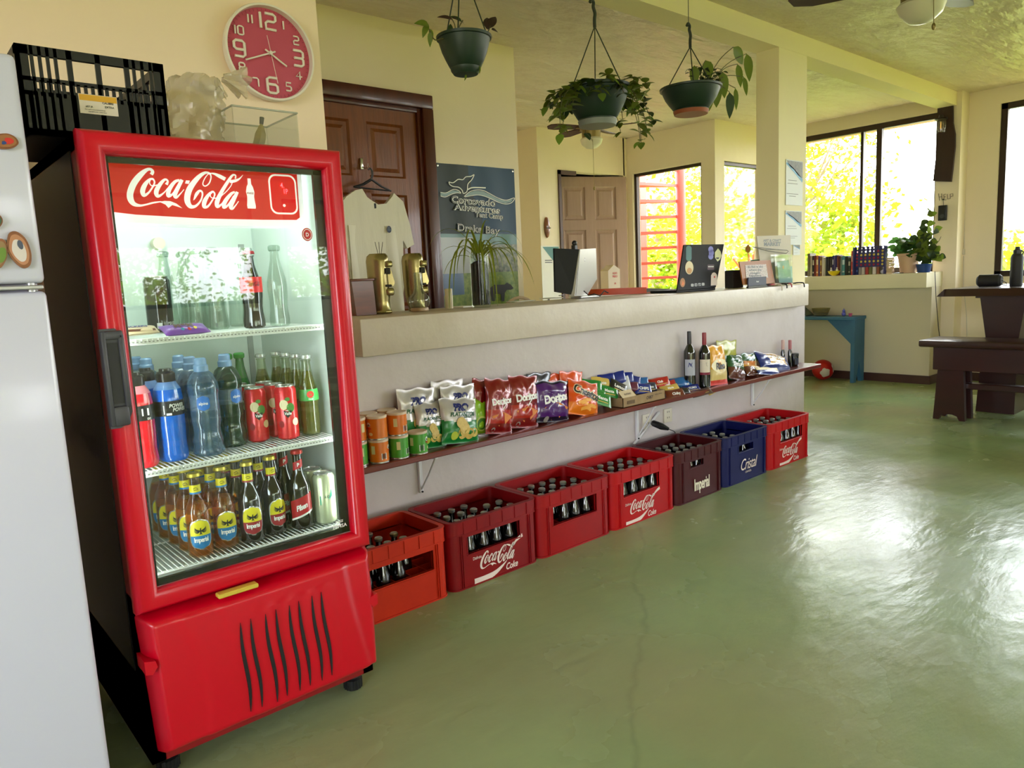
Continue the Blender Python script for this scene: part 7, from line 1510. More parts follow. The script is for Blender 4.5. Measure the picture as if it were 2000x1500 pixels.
BK = [(1577, 1582, 495, (110, 96, 72), 'brown spined book nearest the column on the window sill', None), (1582.5, 1586, 500, (196, 186, 160), 'thin cream book second from the column', None), (1586.5, 1590, 500, (40, 30, 26), 'black book with white lettering near the column', (200, 190, 170)), (1590.5, 1593.5, 499, (120, 40, 34), 'thin dark red book near the column', None), (1594, 1598, 499, (206, 120, 70), 'orange tan book on the sill', (240, 220, 180)), (1598.5, 1601, 500, (90, 70, 120), 'thin violet book on the sill', None), (1601.5, 1605, 501, (130, 84, 52), 'mid-brown book on the sill', (210, 180, 90)), (1605.5, 1609, 502, (222, 214, 200), 'white book leaning right on the sill', None), (1609.5, 1612, 503, (196, 188, 176), 'grey-white thin book on the sill', None), (1612.5, 1615, 502, (60, 66, 60), 'dark green-grey thin book behind the yellow bowl', None),
 (1615.5, 1620, 501, (30, 26, 28), 'black book left behind the yellow bowl', None), (1620.5, 1625, 501, (40, 32, 34), 'charcoal book right behind the yellow bowl', None), (1625.5, 1628, 499, (54, 50, 110), 'indigo book behind the yellow bowl', (200, 200, 220)), (1628.5, 1631, 500, (90, 84, 130), 'lilac-grey book behind the yellow bowl', None), (1631.5, 1634, 498, (50, 40, 120), 'blue-violet book right of the yellow bowl', None), (1634.5, 1638, 499, (120, 60, 44), 'red-brown book right of the yellow bowl', None), (1638.5, 1641, 500, (90, 40, 36), 'maroon book beside the red-brown one', None), (1641.5, 1644, 501, (130, 150, 150), 'grey-blue book on the sill', None), (1644.5, 1650, 500, (70, 140, 150), 'teal book in the middle of the sill', (200, 220, 220)), (1650.5, 1656, 501, (24, 34, 28), 'black-green book left of the red one', None), (1656.5, 1661, 504, (36, 60, 44), 'dark green book left of the red one', (180, 180, 160)),
 (1662, 1669, 490, (196, 70, 50), 'tall orange-red book left of the disc game', (230, 160, 130)), (1669.5, 1676, 496, (28, 50, 110), 'navy book with pale dots beside the disc game', (120, 160, 210)), (1677, 1682, 512, (170, 160, 150), 'pale book under the disc game', None), (1682.5, 1689, 513, (206, 196, 180), 'cream book under the disc game', None), (1690, 1696, 512, (170, 60, 50), 'red book under the disc game', None), (1697, 1703, 514, (120, 120, 60), 'olive book under the disc game', None), (1704, 1711, 513, (226, 220, 200), 'white book under the disc game', None), (1712, 1718, 514, (150, 90, 50), 'tan book under the disc game', None), (1719, 1725, 514, (90, 80, 70), 'taupe book under the disc game', None)]
for x0, x1, t_, c_, lb, st in BK: book(x0, x1, t_, c_, lb, 0, None, st)
# yellow bowl with little things
p = B(1627, 533, 6.965); e = thing('yellow_bowl', 'small yellow bowl on the sill in front of the books', 'bowl', (6.965, p.y, SZ)); obj('bowl', MB().lathe([(.018, 0), (.022, .004), (.045, .020), (.056, .045), (.053, .045), (.040, .022), (.0001, .010)], (6.965 + .02, p.y, SZ), 28), mat('bowl yellow', (232, 206, 30), .35), e)
for i, (dy, lb) in enumerate(((.028, 'white figurine in the yellow bowl, left one'), (-.028, 'white figurine in the yellow bowl, right one'))): tag(obj('figurine', MB().ball((6.985, p.y + dy, SZ + .050), .012, 12).ball((6.985, p.y + dy, SZ + .070), .008, 10).cyl((6.985, p.y + dy, SZ + .02), (6.985, p.y + dy, SZ + .05), .008), mat('figurine white', (226, 220, 214), .5)), lb, 'figurine')
# four-in-a-row game
q0 = B(1671, 483, 6.96); q1 = B(1729, 481, 6.96); zb = B(1700, 520, 6.96).z; yL, yR = q0.y, q1.y; zt = q0.z
e = thing('disc_game', 'blue four-in-a-row disc game standing on the sill before the books', 'board game', (6.96, (yL + yR) / 2, SZ)); gb = mat('game blue', (30, 30, 96), .4)
NC, NR = 7, 6; m = MB(); cw_ = (yL - yR) / NC; chh = (zt - zb) / NR; rr = min(cw_, chh) * .36
for i in range(NC):
    for j in range(NR):
        cy, cz = yL - (i + .5) * cw_, zb + (j + .5) * chh
        for x in (6.95, 6.97):
            k = len(m.v); N = 16
            for t in range(N):
                a = 2 * math.pi * t / N; c_, s_ = math.cos(a), math.sin(a); sc = 1 / max(abs(c_), abs(s_))
                m.v.append((x, cy + rr * c_, cz + rr * s_)); m.v.append((x, cy + c_ * sc * cw_ / 2, cz + s_ * sc * chh / 2))
            for t in range(N): a0, a1 = k + 2 * t, k + 2 * ((t + 1) % N); m.face((a0, a0 + 1, a1 + 1, a1) if x < 6.96 else (a1, a1 + 1, a0 + 1, a0))
obj('grid_panel', m, gb, e); obj('frame_post', MB().rbox(6.93, 6.99, yL, yL + .012, SZ, zt, .002, 1), gb, e); obj('frame_post', MB().rbox(6.93, 6.99, yR - .012, yR, SZ, zt, .002, 1), gb, e); obj('bottom_bar', MB().box(6.945, 6.975, yR, yL, zb - .006, zb), gb, e)
dy_, dr3 = mat('disc yellow', (240, 214, 90), .4), mat('disc red', (176, 24, 56), .4)
for i in range(NC):
    for j in range(NR - 2 + (1 if i > 4 else 0)):
        y_ = 'y' if (j == 1 and i > 0) or (j == 3 and 0 < i < 6) or (i == 6) else 'r'
        tag(obj('game_disc', MB().cyl((6.957, yL - (i + .5) * cw_, zb + (j + .5) * chh), (6.963, yL - (i + .5) * cw_, zb + (j + .5) * chh), rr * 1.08, n=14), dy_ if y_ == 'y' else dr3), 'yellow disc slotted in the blue game frame' if y_ == 'y' else 'crimson disc slotted in the blue game frame', 'game disc', 'yellow game discs' if y_ == 'y' else 'crimson game discs')
# wooden block tower
p = B(1739, 528, 6.98); 
for k in range(9):
    z0 = SZ + .016 * k; 
    for j in (-1, 0, 1):
        if k in (3, 6) and j == 0: continue
        o = MB().rbox(6.955 if k % 2 else 6.975 + .0 + j * .017 - .008, 6.955 + .05 if k % 2 else 6.975 + j * .017 + .008, p.y - .025 if not k % 2 else p.y + j * .017 - .008, p.y + .025 if not k % 2 else p.y + j * .017 + .008, z0, z0 + .0155, .001, 1)
        tag(obj('wooden_block', o, mat('block wood', (206, 180, 140), .6)), 'small pale wooden block in the tower right of the disc game', 'block', 'wooden tower blocks')
tag(obj('crystal_ornament', MB().ball((6.96, B(1724, 530, 6.96).y, SZ + .020), .018, 10), mat('ornament lilac', (190, 186, 206), .3)), 'small lilac ornament at the foot of the disc game', 'ornament')
tag(obj('flat_tray', MB().rbox(6.95, 7.03, B(1762, 530, 6.96).y, B(1745, 530, 6.96).y, SZ, SZ + .006, .002, 1), blk), 'flat dark tray on the sill between tower and plant pot', 'tray')
# potted plants
p = B(1774, 525, 7.06); e = thing('potted_plant', 'bushy green plant in a cream pot on the window sill', 'potted plant', (7.06, p.y, SZ)); crmp = mat('cream clay pot', (206, 172, 140), .6)
hp = B(1774, 495, 7.06).z - SZ; obj('pot', MB().lathe([(.062, 0), (.066, .004), (.088, hp * .86), (.096, hp * .87), (.098, hp), (.088, hp), (.080, hp * .85)], (7.06, p.y, SZ), 30), crmp, e); obj('soil', MB().lathe([(.0001, hp * .9), (.085, hp * .88)], (7.06, p.y, SZ), 20, cap=False), soil_m, e)
rn = random.Random(9); lfg = leafmat('sill plant leaf', (70, 116, 50), .35, .35)
for g in range(3):
    m = MB()
    for i in range(60): a = rn.uniform(0, 6.28); q = A((7.06 + rn.uniform(0, .09) * math.cos(a), p.y + rn.uniform(0, .11) * math.sin(a), SZ + hp + rn.uniform(-.02, .12))); leafshape(m, q, (math.cos(a), math.sin(a), rn.uniform(-.2, .7)), rn.uniform(.05, .085), .026, up=A((-1, 0, .5)), bend=.4)
    obj('foliage', m, lfg, e)
p2_ = B(1808, 520, 7.06); e = thing('potted_plant', 'taller leggy round-leaved plant in a blue pot by the pillar', 'potted plant', (7.02, p2_.y, SZ)); obj('pot', MB().lathe([(.045, 0), (.05, .004), (.064, .075), (.060, .075), (.055, .06)], (7.02, p2_.y, SZ), 26), mat('blue pot', (24, 60, 120), .35), e); obj('soil', MB().lathe([(.0001, .068), (.058, .066)], (7.02, p2_.y, SZ), 20, cap=False), soil_m, e)
for s in range(8):
    b0 = A((7.02, p2_.y, SZ + .06)); tgt = [B(1812, 410, 7.0), B(1805, 440, 7.0), B(1825, 450, 6.98), B(1790, 455, 7.0), B(1832, 480, 6.96), B(1800, 475, 6.98), B(1835, 500, 6.96), B(1780, 470, 7.0)][s]; mid = b0.lerp(tgt, .5) + A((0, 0, .04)); P = crom([tuple(b0), tuple(mid), tuple(tgt)], 6); obj('stem', MB().tube(P, .0025, 5), stm, e)
    for i in range(3, len(P), 1):
        m = MB(); a = rn.uniform(0, 6.28); leafshape(m, P[i], (math.cos(a) * .5, math.sin(a), rn.uniform(-.7, .3)), rn.uniform(.05, .085), .030, up=A((-1, 0, .3)), bend=.15); obj('leaf', m, lf1 if i % 2 else lf2, e)
p = B(1835, 512, 6.95); tag(obj('hanging_leafy_sprig', MB().tube([B(1826, 480, 6.96), B(1834, 470, 6.95), B(1838, 462, 6.95)], .002, 5), stm), 'thin dark sprig hanging from the leggy plant by the pillar', 'sprig')
# blue bench against the wall
bl_ = mat('bench blue paint', (58, 112, 148), .55, bump=(20, .2, .003), vary=(7, (46, 94, 128), .5)); bz = un(1676, 617, 'y', 3.06).z
e = thing('blue_bench', 'blue painted wooden bench under the nook sill', 'bench', (6.96, 3.5, 0)); bx0_, bx1_ = 6.84, 7.05
obj('bench_top', MB().rbox(6.80, 7.05, 3.02, 4.08, bz - .03, bz, .004, 1), bl_, e)
for y in (3.03, 4.0):
    m = MB(); m.prism([(6.83, bz - .03), (6.83, .0), (6.875, .0), (6.935, .20), (6.99, .0), (7.04, .0), (7.04, bz - .03)], lambda u, v, w: (u, w, v), y, y + .035); obj('leg_board', m, bl_, e)
obj('brace', MB().prism([(3.066, bz - .03), (3.066, bz - .26), (3.30, bz - .03)], lambda u, v, w: (w, u, v), 6.85, 6.875), bl_, e)
p = un(1612, 712, 'y', 3.62); rb = .098; e = thing('football', 'red and white ball on the floor under the blue bench', 'ball', (6.90, 3.34, 0)); bc_ = A((6.90, 3.36, rb))
obj('ball_skin', MB().ball(bc_, rb, 32), mat('ball red', (190, 24, 24), .4), e)
m = MB(); 
for ctr_, s in ((A((-.75, -.62, -.2)), .5), (A((.4, -.85, .2)), .55)):
    n_ = ctr_.normalized(); u_ = n_.orthogonal().normalized(); w2 = n_.cross(u_); k = len(m.v); R1 = 8
    m.v.append(tuple(bc_ + n_ * (rb + .001)))
    for j in range(1, 4):
        for i in range(16): a = i * math.pi / 8; d_ = (n_ + (u_ * math.cos(a) + w2 * math.sin(a)) * s * j / 3 * (1 + .15 * math.cos(5 * a))).normalized(); m.v.append(tuple(bc_ + d_ * (rb + .001)))
    for i in range(16): m.face((k, k + 1 + i, k + 1 + (i + 1) % 16)); [m.face((k + 1 + j * 16 + i, k + 17 + j * 16 + i, k + 17 + j * 16 + (i + 1) % 16, k + 1 + j * 16 + (i + 1) % 16)) for j in range(2)]
obj('white_patches', m, mat('ball white', (206, 196, 186), .45), e)
# on the bench
yb_ = lambda px: un(px, 605, 'x', 6.92).y
for i, (y0, c_, lb) in enumerate(((3.62, (70, 84, 80), 'grey magazine leaning on the bench, front one'), (3.66, (150, 140, 130), 'pale magazine leaning behind the grey one on the bench'), (3.70, (110, 100, 90), 'brownish magazine leaning at the back of the bench stack'))):
    o = MB(); slab(o, [A((6.88, y0 - .10, bz + .008)), A((7.03, y0 - .10, bz + .008)), A((7.03, y0 + .10, bz + .17)), A((6.88, y0 + .10, bz + .17))], A((0, .7, -.6)), .008); tag(obj('magazine', o, mat('mag %d' % i, c_, .5)), lb, 'magazine')
e = thing('glass_bowl', 'shallow glass bowl with dark food standing on the blue bench', 'bowl', (6.93, 3.40, bz)); obj('bowl_wall', MB().lathe([(.04, 0), (.06, .01), (.085, .075), (.082, .075), (.058, .014), (.0001, .010)], (6.93, 3.40, bz), 26), clear('bowl glass', (214, 210, 180), .4, .05, body=((170, 160, 120), .25)), e); obj('bowl_content', MB().lathe([(.05, .012), (.068, .035), (.0001, .04)], (6.93, 3.40, bz), 20), brn, e)
p = un(1648, 606, 'x', 6.9); tag(obj('toy_figure', MB().ball((6.9, p.y, bz + .022), .020, 12, sz=1.1).ball((6.9, p.y, bz + .05), .014, 10).cyl((6.9, p.y, bz + .05), (6.9, p.y, bz + .075), .006, .002), mat('toy violet blue', (90, 96, 190), .4)), 'small violet-blue toy on the bench', 'toy')
p = un(1661, 606, 'x', 6.88); tag(obj('toy_cup', MB().lathe([(.012, 0), (.018, .03), (.016, .03), (.0001, .004)], (6.88, p.y, bz), 16), mat('toy pink', (196, 90, 130), .4)), 'small pink toy cup beside the violet-blue toy', 'toy')
a = un(1585, 636, 'x', 6.85); tag(obj('white_stool_frame', MB().tube([(6.78, 4.0, .60 * bz / .56), (6.78, 3.62, .60 * bz / .56 - .03), (6.78, 3.58, bz - .10), (6.78, 3.58, 0)], .008, 8), mat('white tube', (214, 214, 208), .4)), 'bent white metal tube leg under the end of the blue bench', 'stool frame')
# ================================================================ wooden wall lamp, switch, writing on the pillar
PX = 7.298
dkw = mat('dark slab wood', (52, 26, 16), .4, vary=(4, (36, 18, 12), .6, (6, 6, .6)))
G = lambda x, y: un(x, y, 'x', PX - .02)
e = thing('slab_wall_lamp', 'dark wooden slab lamp with bare filament bulb on the far pillar', 'wall lamp', G(1845, 355))
pl = [(1832, 205), (1862, 204), (1862, 240), (1866, 262), (1866, 285), (1861, 330), (1858, 355), (1823, 354), (1829, 300), (1831, 250)]
obj('wood_slab', MB().prism([(G(x, y).y, G(x, y).z) for x, y in pl], lambda u, v, w: (w, u, v), PX - .03, PX - .003), dkw, e)
L0 = un(1838, 232, 'x', PX - .11); ir = mat('dark iron', (36, 30, 26), .4, metal=.7)
obj('lamp_arm', MB().tube([(PX - .03, L0.y - .02, L0.z + .012), (PX - .08, L0.y - .01, L0.z + .012), tuple(L0)], .007, 8), ir, e); obj('lamp_hood', MB().lathe([(.05, -.006), (.048, .004), (.018, .010), (.016, .03), (.0001, .032)], tuple(L0), 26), ir, e)
b_ = L0 + A((0, 0, -.115)); obj('bulb_glass', MB().lathe([(.0001, 0), (.014, .004), (.024, .03), (.020, .065), (.012, .10), (.012, .112)], tuple(b_), 22), clear('bulb glass', (240, 232, 210), .6, .03), e)
obj('filament', MB().tube([b_ + A((-.004, 0, .09)), b_ + A((-.008, 0, .03)), b_ + A((0, 0, .07)), b_ + A((.008, 0, .03)), b_ + A((.004, 0, .09))], .0012, 5), mat('filament', (226, 180, 100), .4, emit=.6), e)
obj('bulb_shade_glass', MB().lathe([(.036, -.115), (.042, -.06), (.040, 0)], tuple(L0), 26, cap=False), clear('shade glass', (236, 236, 230), .4, .04), e)
m = MB(); 
for pts in ([(1833, 378), (1835, 392)], [(1839, 378), (1840, 391)], [(1834, 385), (1840, 384)], [(1847, 379), (1843, 380), (1844, 391), (1848, 390)], [(1843, 385), (1847, 384)], [(1850, 379), (1851, 389), (1855, 388)], [(1856, 388), (1856, 379), (1861, 378), (1861, 383), (1857, 384)]):
    m.tube([un(x, y, 'x', PX - .002) for x, y in pts], .0022, 5)
tag(obj('help_writing', m, mat('pencil grey', (110, 100, 84), .8)), 'word HELP scribbled on the pillar above the black box', 'writing')
a, b = un(1835, 402, 'x', PX), un(1850, 430, 'x', PX); e = thing('intercom_box', 'small black box with round dial hung on the pillar', 'intercom', ((PX - .015), (a.y + b.y) / 2, b.z)); obj('box_body', MB().rbox(PX - .03, PX - .001, b.y, a.y, b.z, a.z, .003, 2), blk, e); cc2 = A((PX - .031, (a.y + b.y) / 2, b.z * .72 + a.z * .28)); obj('dial', MB().cyl(cc2, cc2 + A((-.004, 0, 0)), .018, n=18), hg, e); obj('hanging_cord', MB().tube([(PX - .003, cc2.y, a.z), (PX - .003, cc2.y + .004, a.z + .05)], .0016, 5).ball((PX - .004, cc2.y + .004, a.z + .052), .006, 8), blk, e)
# cables
cabw = mat('cable white', (206, 200, 184), .5)
W_ = lambda x, y: un(x, y, 'x', 7.472)
tag(obj('wall_wire', MB().tube([W_(1889, 222), W_(1888, 300), W_(1884, 420), W_(1883, 485)], .003, 6), cabw), 'pale wire running down the right wall beside the pillar', 'wire')
p = W_(1880, 492); tag(obj('junction_box', MB().rbox(7.45, 7.479, p.y - .02, p.y + .02, p.z - .025, p.z + .025, .003, 1), cabw), 'small white junction box on the right wall by the pillar', 'junction box')
tag(obj('wall_wire', MB().tube([W_(1882, 500), W_(1882, 560), W_(1888, 620), W_(1889, 700), W_(1884, 740)], .003, 6), cabw), 'pale wire dropping from the junction box towards the bench', 'wire')
tag(obj('sill_cable', MB().tube([un(1826, 530, 'y', 2.45), un(1828, 580, 'y', 2.44), un(1833, 640, 'y', 2.43), un(1838, 680, 'y', 2.42), un(1842, 735, 'y', 2.42)], .003, 6), blk), 'dark cable hanging from the end of the nook sill', 'cable')
# ================================================================ dining table and bench
mah = mat('mahogany', (50, 16, 10), .34, coat=.2, vary=(5, (32, 9, 6), .6, (4, .5, 4)))
bxs = 5.44; zs = un(1800, 668, 'x', bxs).z; y_end = un(1793, 668, 'x', bxs).y
e = thing('dining_bench', 'dark mahogany plank bench in front of the dining table', 'bench', (5.6, 1.0, 0))
obj('bench_seat', MB().rbox(bxs, bxs + .34, -.6, y_end, zs - .035, zs + .012, .012, 2), mah, e)
ya = un(1822, 700, 'x', 5.50).y
obj('apron', MB().rbox(5.50, 5.53, -.5, ya, un(1830, 722, 'x', 5.5).z, zs - .035, .003, 1).rbox(5.70, 5.73, -.5, ya, un(1830, 722, 'x', 5.5).z, zs - .035, .003, 1), mah, e)
yl0 = un(1820, 818, 'z', 0)
def bleg(y0, y1, x0, x1, ht, par, mt, nm='leg_board'):
    m = MB(); yc = (y0 + y1) / 2; hw = (y1 - y0) / 2
    m.prism([(y0, 0), (y0 + hw * .35, 0), (y0 + hw * .5, .03), (y0 + hw * .8, .04), (y0 + hw * 1.2, .04), (y0 + hw * 1.5, .03), (y1 - hw * .35, 0), (y1 + .0, 0), (y1 - .03, ht), (y0 + .03, ht)], lambda u, v, w: (w, u, v), x0, x1); obj(nm, m, mt, par)
bleg(yl0.y - .20, yl0.y, 5.53, 5.57, zs - .035, e, mah); bleg(yl0.y - .20, yl0.y, 5.66, 5.70, zs - .035, e, mah); bleg(-.4, -.2, 5.53, 5.57, zs - .035, e, mah); bleg(-.4, -.2, 5.66, 5.70, zs - .035, e, mah)
z_ = un(1850, 748, 'x', 5.6).z; obj('stretcher', MB().rbox(5.575, 5.655, -.3, yl0.y + .0, z_ - .03, z_ + .01, .004, 1), mah, e)
tx = 5.80; tzt = un(1900, 564, 'x', tx).z; tyl = un(1832, 572, 'x', tx).y
e = thing('dining_table', 'heavy dark mahogany dining table at the right picture edge', 'table', (6.2, 1.0, 0))
m = MB(); m.prism([(tx, tzt - .052), (6.75, tzt - .052), (6.75, tzt), (tx + .02, tzt)], lambda u, v, w: (u, w, v), -.6, tyl - .04); m.prism([(tyl - .04, tzt), (tyl - .04, tzt - .052), (tyl + .01, tzt - .052)], lambda u, v, w: (w, u, v), tx, 6.75); obj('table_top', m, mah, e)
yt0 = un(1920, 640, 'x', 5.98).y
m = MB(); zt_ = tzt - .052; m.prism([(yt0 - .22, 0), (yt0 + .02, 0), (yt0 + .0, .35), (yt0 - .03, .5), (yt0 + .02, zt_ - .02), (yt0 + .05, zt_ - .02), (yt0 + .05, zt_), (yt0 - .30, zt_), (yt0 - .30, zt_ - .02), (yt0 - .26, zt_ - .02), (yt0 - .22, .5)], lambda u, v, w: (w, u, v), 5.96, 6.56); obj('pedestal_board', m, mah, e)
obj('pedestal_board', MB().box(5.96, 6.56, -.5, -.25, 0, zt_), mah, e); obj('table_stretcher', MB().rbox(6.22, 6.30, -.3, yt0 - .2, .30, .42, .004, 1), mah, e); obj('table_apron', MB().rbox(6.0, 6.04, -.5, yt0 - .02, zt_ - .11, zt_, .003, 1), mah, e)
tzt += .001
a = un(1909, 548, 'x', 6.1); b = un(1957, 548, 'x', 6.1); rs = (un(1930, 538, 'x', 6.1).z - un(1930, 562, 'x', 6.1).z) / 2
e = thing('portable_speaker', 'black cylindrical portable speaker lying on the dining table', 'speaker', (6.1, (a.y + b.y) / 2, tzt)); m = MB(); L_ = a.y - b.y; m.lathe([(.0001, 0), (rs * .7, 0), (rs, .014), (rs, L_ - .014), (rs * .7, L_), (.0001, L_)], (0, 0, 0), 28).xf(TR(6.1, b.y, tzt + rs) @ RX(R(-90))); obj('speaker_body', m, mat('speaker mesh', (24, 22, 22), .7, bump=(300, .3, .001)), e); obj('hand_loop', MB().tube([(6.1, b.y, tzt + rs), (6.09, b.y - .03, tzt + rs * .6), (6.1, b.y - .03, tzt + .006), (6.1, b.y + .004, tzt + rs * .4)], .003, 6), blk, e)
p = un(1985, 540, 'x', 6.15); hb = un(1985, 482, 'x', 6.15).z - tzt; e = thing('drink_flask', 'tall matt black drinking flask standing on the dining table', 'flask', (6.15, p.y, tzt)); rf_ = .058; rf_ = (un(1972, 540, 'x', 6.15).y - un(1998, 540, 'x', 6.15).y) / 2 * .98
obj('flask_body', MB().lathe([(rf_ * .94, 0), (rf_, .004), (rf_, hb * .74), (rf_ * .85, hb * .80), (rf_ * .6, hb * .83)], (6.15, p.y, tzt), 30), mat('matt black', (30, 28, 26), .6), e); obj('flask_lid', MB().lathe([(rf_ * .64, hb * .82), (rf_ * .66, hb * .92), (rf_ * .45, hb * .935), (rf_ * .40, hb * .99), (rf_ * .3, hb)], (6.15, p.y, tzt), 26), blk, e); obj('lid_strap', MB().tube([(6.15, p.y - rf_ * .6, tzt + hb * .9), (6.15, p.y - rf_ * .9, tzt + hb * .86), (6.15, p.y - rf_ * .8, tzt + hb * .80)], .005, 6), blk, e)
# ================================================================ outdoors
struct('ground', MB().box(-30, 40, -40, 45, -.5, -.10), mat('grass ground', (96, 116, 44), .9, vary=(.6, (130, 120, 70), .6)))
eave = mat('terracotta eave', (206, 160, 150), .7); struct('trim_eave_east', MB().box(8.42, 8.50, -7.4, 4.9, CZ - .02, CZ), eave); struct('trim_eave_north', MB().box(6.9, 8.5, 4.82, 4.9, CZ - .02, CZ), eave)
for y in (1.75, .3): struct('trim_rafter', MB().prism([(7.60, CZ), (8.42, CZ), (8.42, CZ - .14), (8.30, CZ - .34), (8.20, CZ - .34), (7.60, CZ - .16)], lambda u, v, w: (u, w, v), y - .04, y + .05), mat('pale rafter', (214, 170, 140), .7))
# red spiral stair
rs_ = mat('stair red', (180, 76, 62), .5); SX, SY_ = un(1330, 440, 'y', 5.75).x, 5.75
e = thing('spiral_stair', 'red painted metal spiral stair outside the glazed opening', 'stairs', (SX, SY_, -.1)); obj('centre_pole', MB().cyl((SX, SY_, -.1), (SX, SY_, 4.2), .062, n=20), rs_, e)
for k in range(17):
    a = R(139 + 10 * (k - 6.3)); z = .45 + .19 * k; r1 = .95; c_, s_ = math.cos(a), math.sin(a); m = MB(); h_ = R(9)
    P = [(.05 * math.cos(a - h_), .05 * math.sin(a - h_)), (r1 * math.cos(a - h_), r1 * math.sin(a - h_)), (r1 * c_, r1 * s_), (r1 * math.cos(a + h_), r1 * math.sin(a + h_)), (.05 * math.cos(a + h_), .05 * math.sin(a + h_))]
    m.prism(P, lambda u, v, w: (SX + u, SY_ + v, w), z, z + .035); t = obj('tread', m, rs_, e)
    obj('baluster', MB().tube([(SX + .93 * c_, SY_ + .93 * s_, z), (SX + .93 * c_, SY_ + .93 * s_, z + .95)], .010, 6), rs_, e)
obj('handrail', MB().tube([(SX + .93 * math.cos(R(76 + 10 * k)), SY_ + .93 * math.sin(R(76 + 10 * k)), 1.40 + .19 * k) for k in [j / 3 for j in range(49)]], .016, 8), rs_, e)
q = un(1250, 440, 'y', 6.9); e2p = thing('red_post', 'thick red steel post outside, left of the spiral stair', 'post', (q.x, 6.9, -.1)); obj('post_shaft', MB().rbox(q.x - .075, q.x + .075, 6.83, 6.97, -.1, 4.0, .008, 1), rs_, e2p); obj('post_base', MB().box(q.x - .12, q.x + .12, 6.78, 7.02, -.1, -.06), rs_, e2p)
q2 = un(1284, 440, 'y', 9.5); e = thing('palm_trunk', 'ringed pinkish palm trunk beyond the red stair', 'palm', (q2.x, 9.5, -.1)); obj('trunk', MB().lathe([(.14 + .012 * (k % 2), k * .06) for k in range(90)], (q2.x, 9.5, -.1), 18), mat('palm bark', (176, 140, 120), .8, vary=(8, (130, 96, 80), .5)), e)
q = un(1463, 500, 'y', 5.6); e = thing('red_rail', 'thin red rail posts outside the small window by the column', 'railing', (q.x, 5.6, 0))
for dx, h in ((0, 1.75), (.11, 1.45)): obj('rail_post', MB().cyl((q.x + dx, 5.6, -.1), (q.x + dx, 5.6, h), .018), rs_, e)
obj('hand_rail', MB().tube([(q.x - .4, 5.6, 1.25), (q.x - .1, 5.6, 1.02), (q.x + .12, 5.6, .75)], .016, 7), rs_, e)
# foliage
yg = leafmat('sunny leaves', (140, 160, 28), .55, .45); yg2 = leafmat('deep leaves', (84, 112, 28), .45, .45); yg3 = leafmat('dry leaves', (190, 160, 60), .5, .4); bark = mat('tree bark', (120, 96, 76), .9, vary=(8, (160, 140, 120), .5))
def crown(n, rx, ry, rz, sz, seed, clumps=14):
    r = random.Random(seed); m = MB(); cs = [(r.gauss(0, .42), r.gauss(0, .42), r.uniform(-.9, .8)) for _ in range(clumps)]
    for i in range(n):
        c = cs[r.randrange(clumps)]; q = A((c[0] + r.gauss(0, .20), c[1] + r.gauss(0, .20), c[2] + r.gauss(0, .18))); p = A((q.x * rx, q.y * ry, q.z * rz))
        d = A((r.gauss(0, 1), r.gauss(0, 1), r.gauss(-.3, .6))).normalized(); s = d.orthogonal().normalized(); s = (s * math.cos(i) + d.cross(s) * math.sin(i)); L = sz * r.uniform(.6, 1.3); w = L * .28
        k = len(m.v); m.v += [tuple(p), tuple(p + d * L * .5 + s * w), tuple(p + d * L), tuple(p + d * L * .5 - s * w)]; m.face((k, k + 1, k + 2, k + 3))
    return m
def mesh_of(mb, mt): o = obj('tmp', mb, mt, None, local=True, flat=True); me = o.data; bpy.data.objects.remove(o); return me
CR_ = [mesh_of(crown(7000, 1.5, 1.5, 1.25, .13, 1), yg), mesh_of(crown(7000, 1.4, 1.6, 1.3, .12, 2), yg2), mesh_of(crown(5500, 1.6, 1.5, 1.5, .10, 3, 22), yg), mesh_of(crown(3000, 1.6, 1.6, 1.2, .09, 4, 26), yg3)]
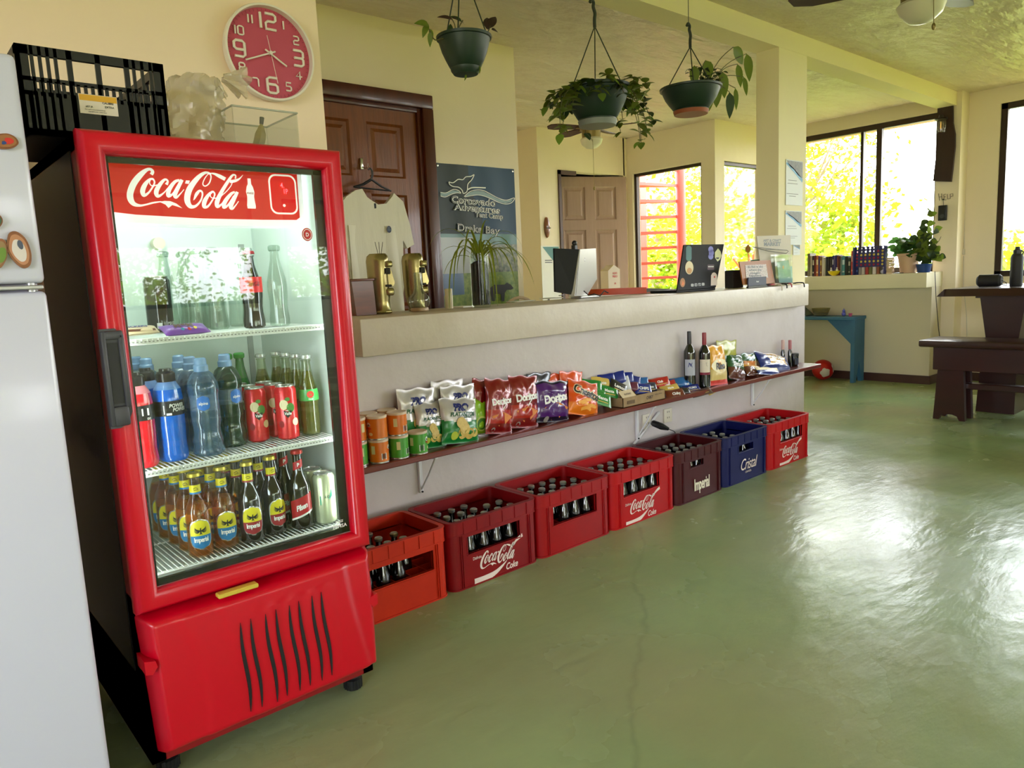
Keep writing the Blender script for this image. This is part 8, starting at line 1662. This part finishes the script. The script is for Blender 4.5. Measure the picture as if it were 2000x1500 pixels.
def tree(x, y, z, s, k, lb, grp, name='garden_tree', trunk=True):
    e = thing(name, lb, 'tree' if trunk else 'bush', (x, y, -.1), grp); c = bpy.data.objects.new('foliage', CR_[k]); C.objects.link(c); c.parent = e; c.location = (0, 0, z + .1); c.scale = (s, s, s); c.rotation_euler = (0, 0, x * 3 + y)
    if trunk:
        m = MB(); r = random.Random(int(x * 10 + y)); m.tube([(x, y, -.1), (x + r.uniform(-.1, .1), y, z * .5), (x + r.uniform(-.2, .2), y + r.uniform(-.2, .2), z)], [.09 * s, .07 * s, .05 * s], 9)
        for i in range(7):
            a = r.uniform(0, 6.28); b0 = A((x, y, z * r.uniform(.6, 1.0))); m.tube([b0, b0 + A((math.cos(a) * .7 * s, math.sin(a) * .7 * s, .6 * s)), b0 + A((math.cos(a) * 1.3 * s, math.sin(a) * 1.3 * s, 1.3 * s))], [.035 * s, .022 * s, .008 * s], 6)
        obj('trunk', m, bark, e)
for x, y, z, s, k in ((11.6, 3.4, .2, .9, 0), (11.4, 5.4, .9, 1.1, 0), (12.0, 4.4, .1, .9, 1), (12.0, 1.6, .3, 1.0, 0), (11.8, -.2, .5, 1.0, 2), (12.4, -2.2, .6, 1.1, 0), (11.4, 7.6, .5, 1.0, 0), (10.4, 10.2, .5, 1.1, 0), (8.4, 11.8, .4, 1.1, 0), (13.0, 9.0, .9, 1.3, 2)): tree(x, y, z, s, k, 'sunlit yellow-green bush growing right outside the windows', 'bushes outside the windows', 'garden_bush', False)
for x, y, z, s, k in ((12.4, 6.6, 2.3, 1.0, 2), (13.8, -.6, 2.6, 1.2, 3), (15.6, 10.6, 2.2, 1.3, 2), (11.4, 13.5, 1.8, 1.3, 2)): tree(x, y, z, s, k, 'taller thin-leaved tree standing beyond the bushes outside', 'trees beyond the bushes')
for x, y, z, s, k in ((1.6, -15.5, 1.6, 1.3, 2), (5.2, -17, .8, 1.5, 2), (-3, -15, 1.2, 1.6, 2), (9.5, -15, 1.4, 1.5, 2)): tree(x, y, z, s, k, 'tree in the garden behind the viewer, mirrored in the cooler glass', 'trees behind the viewer')
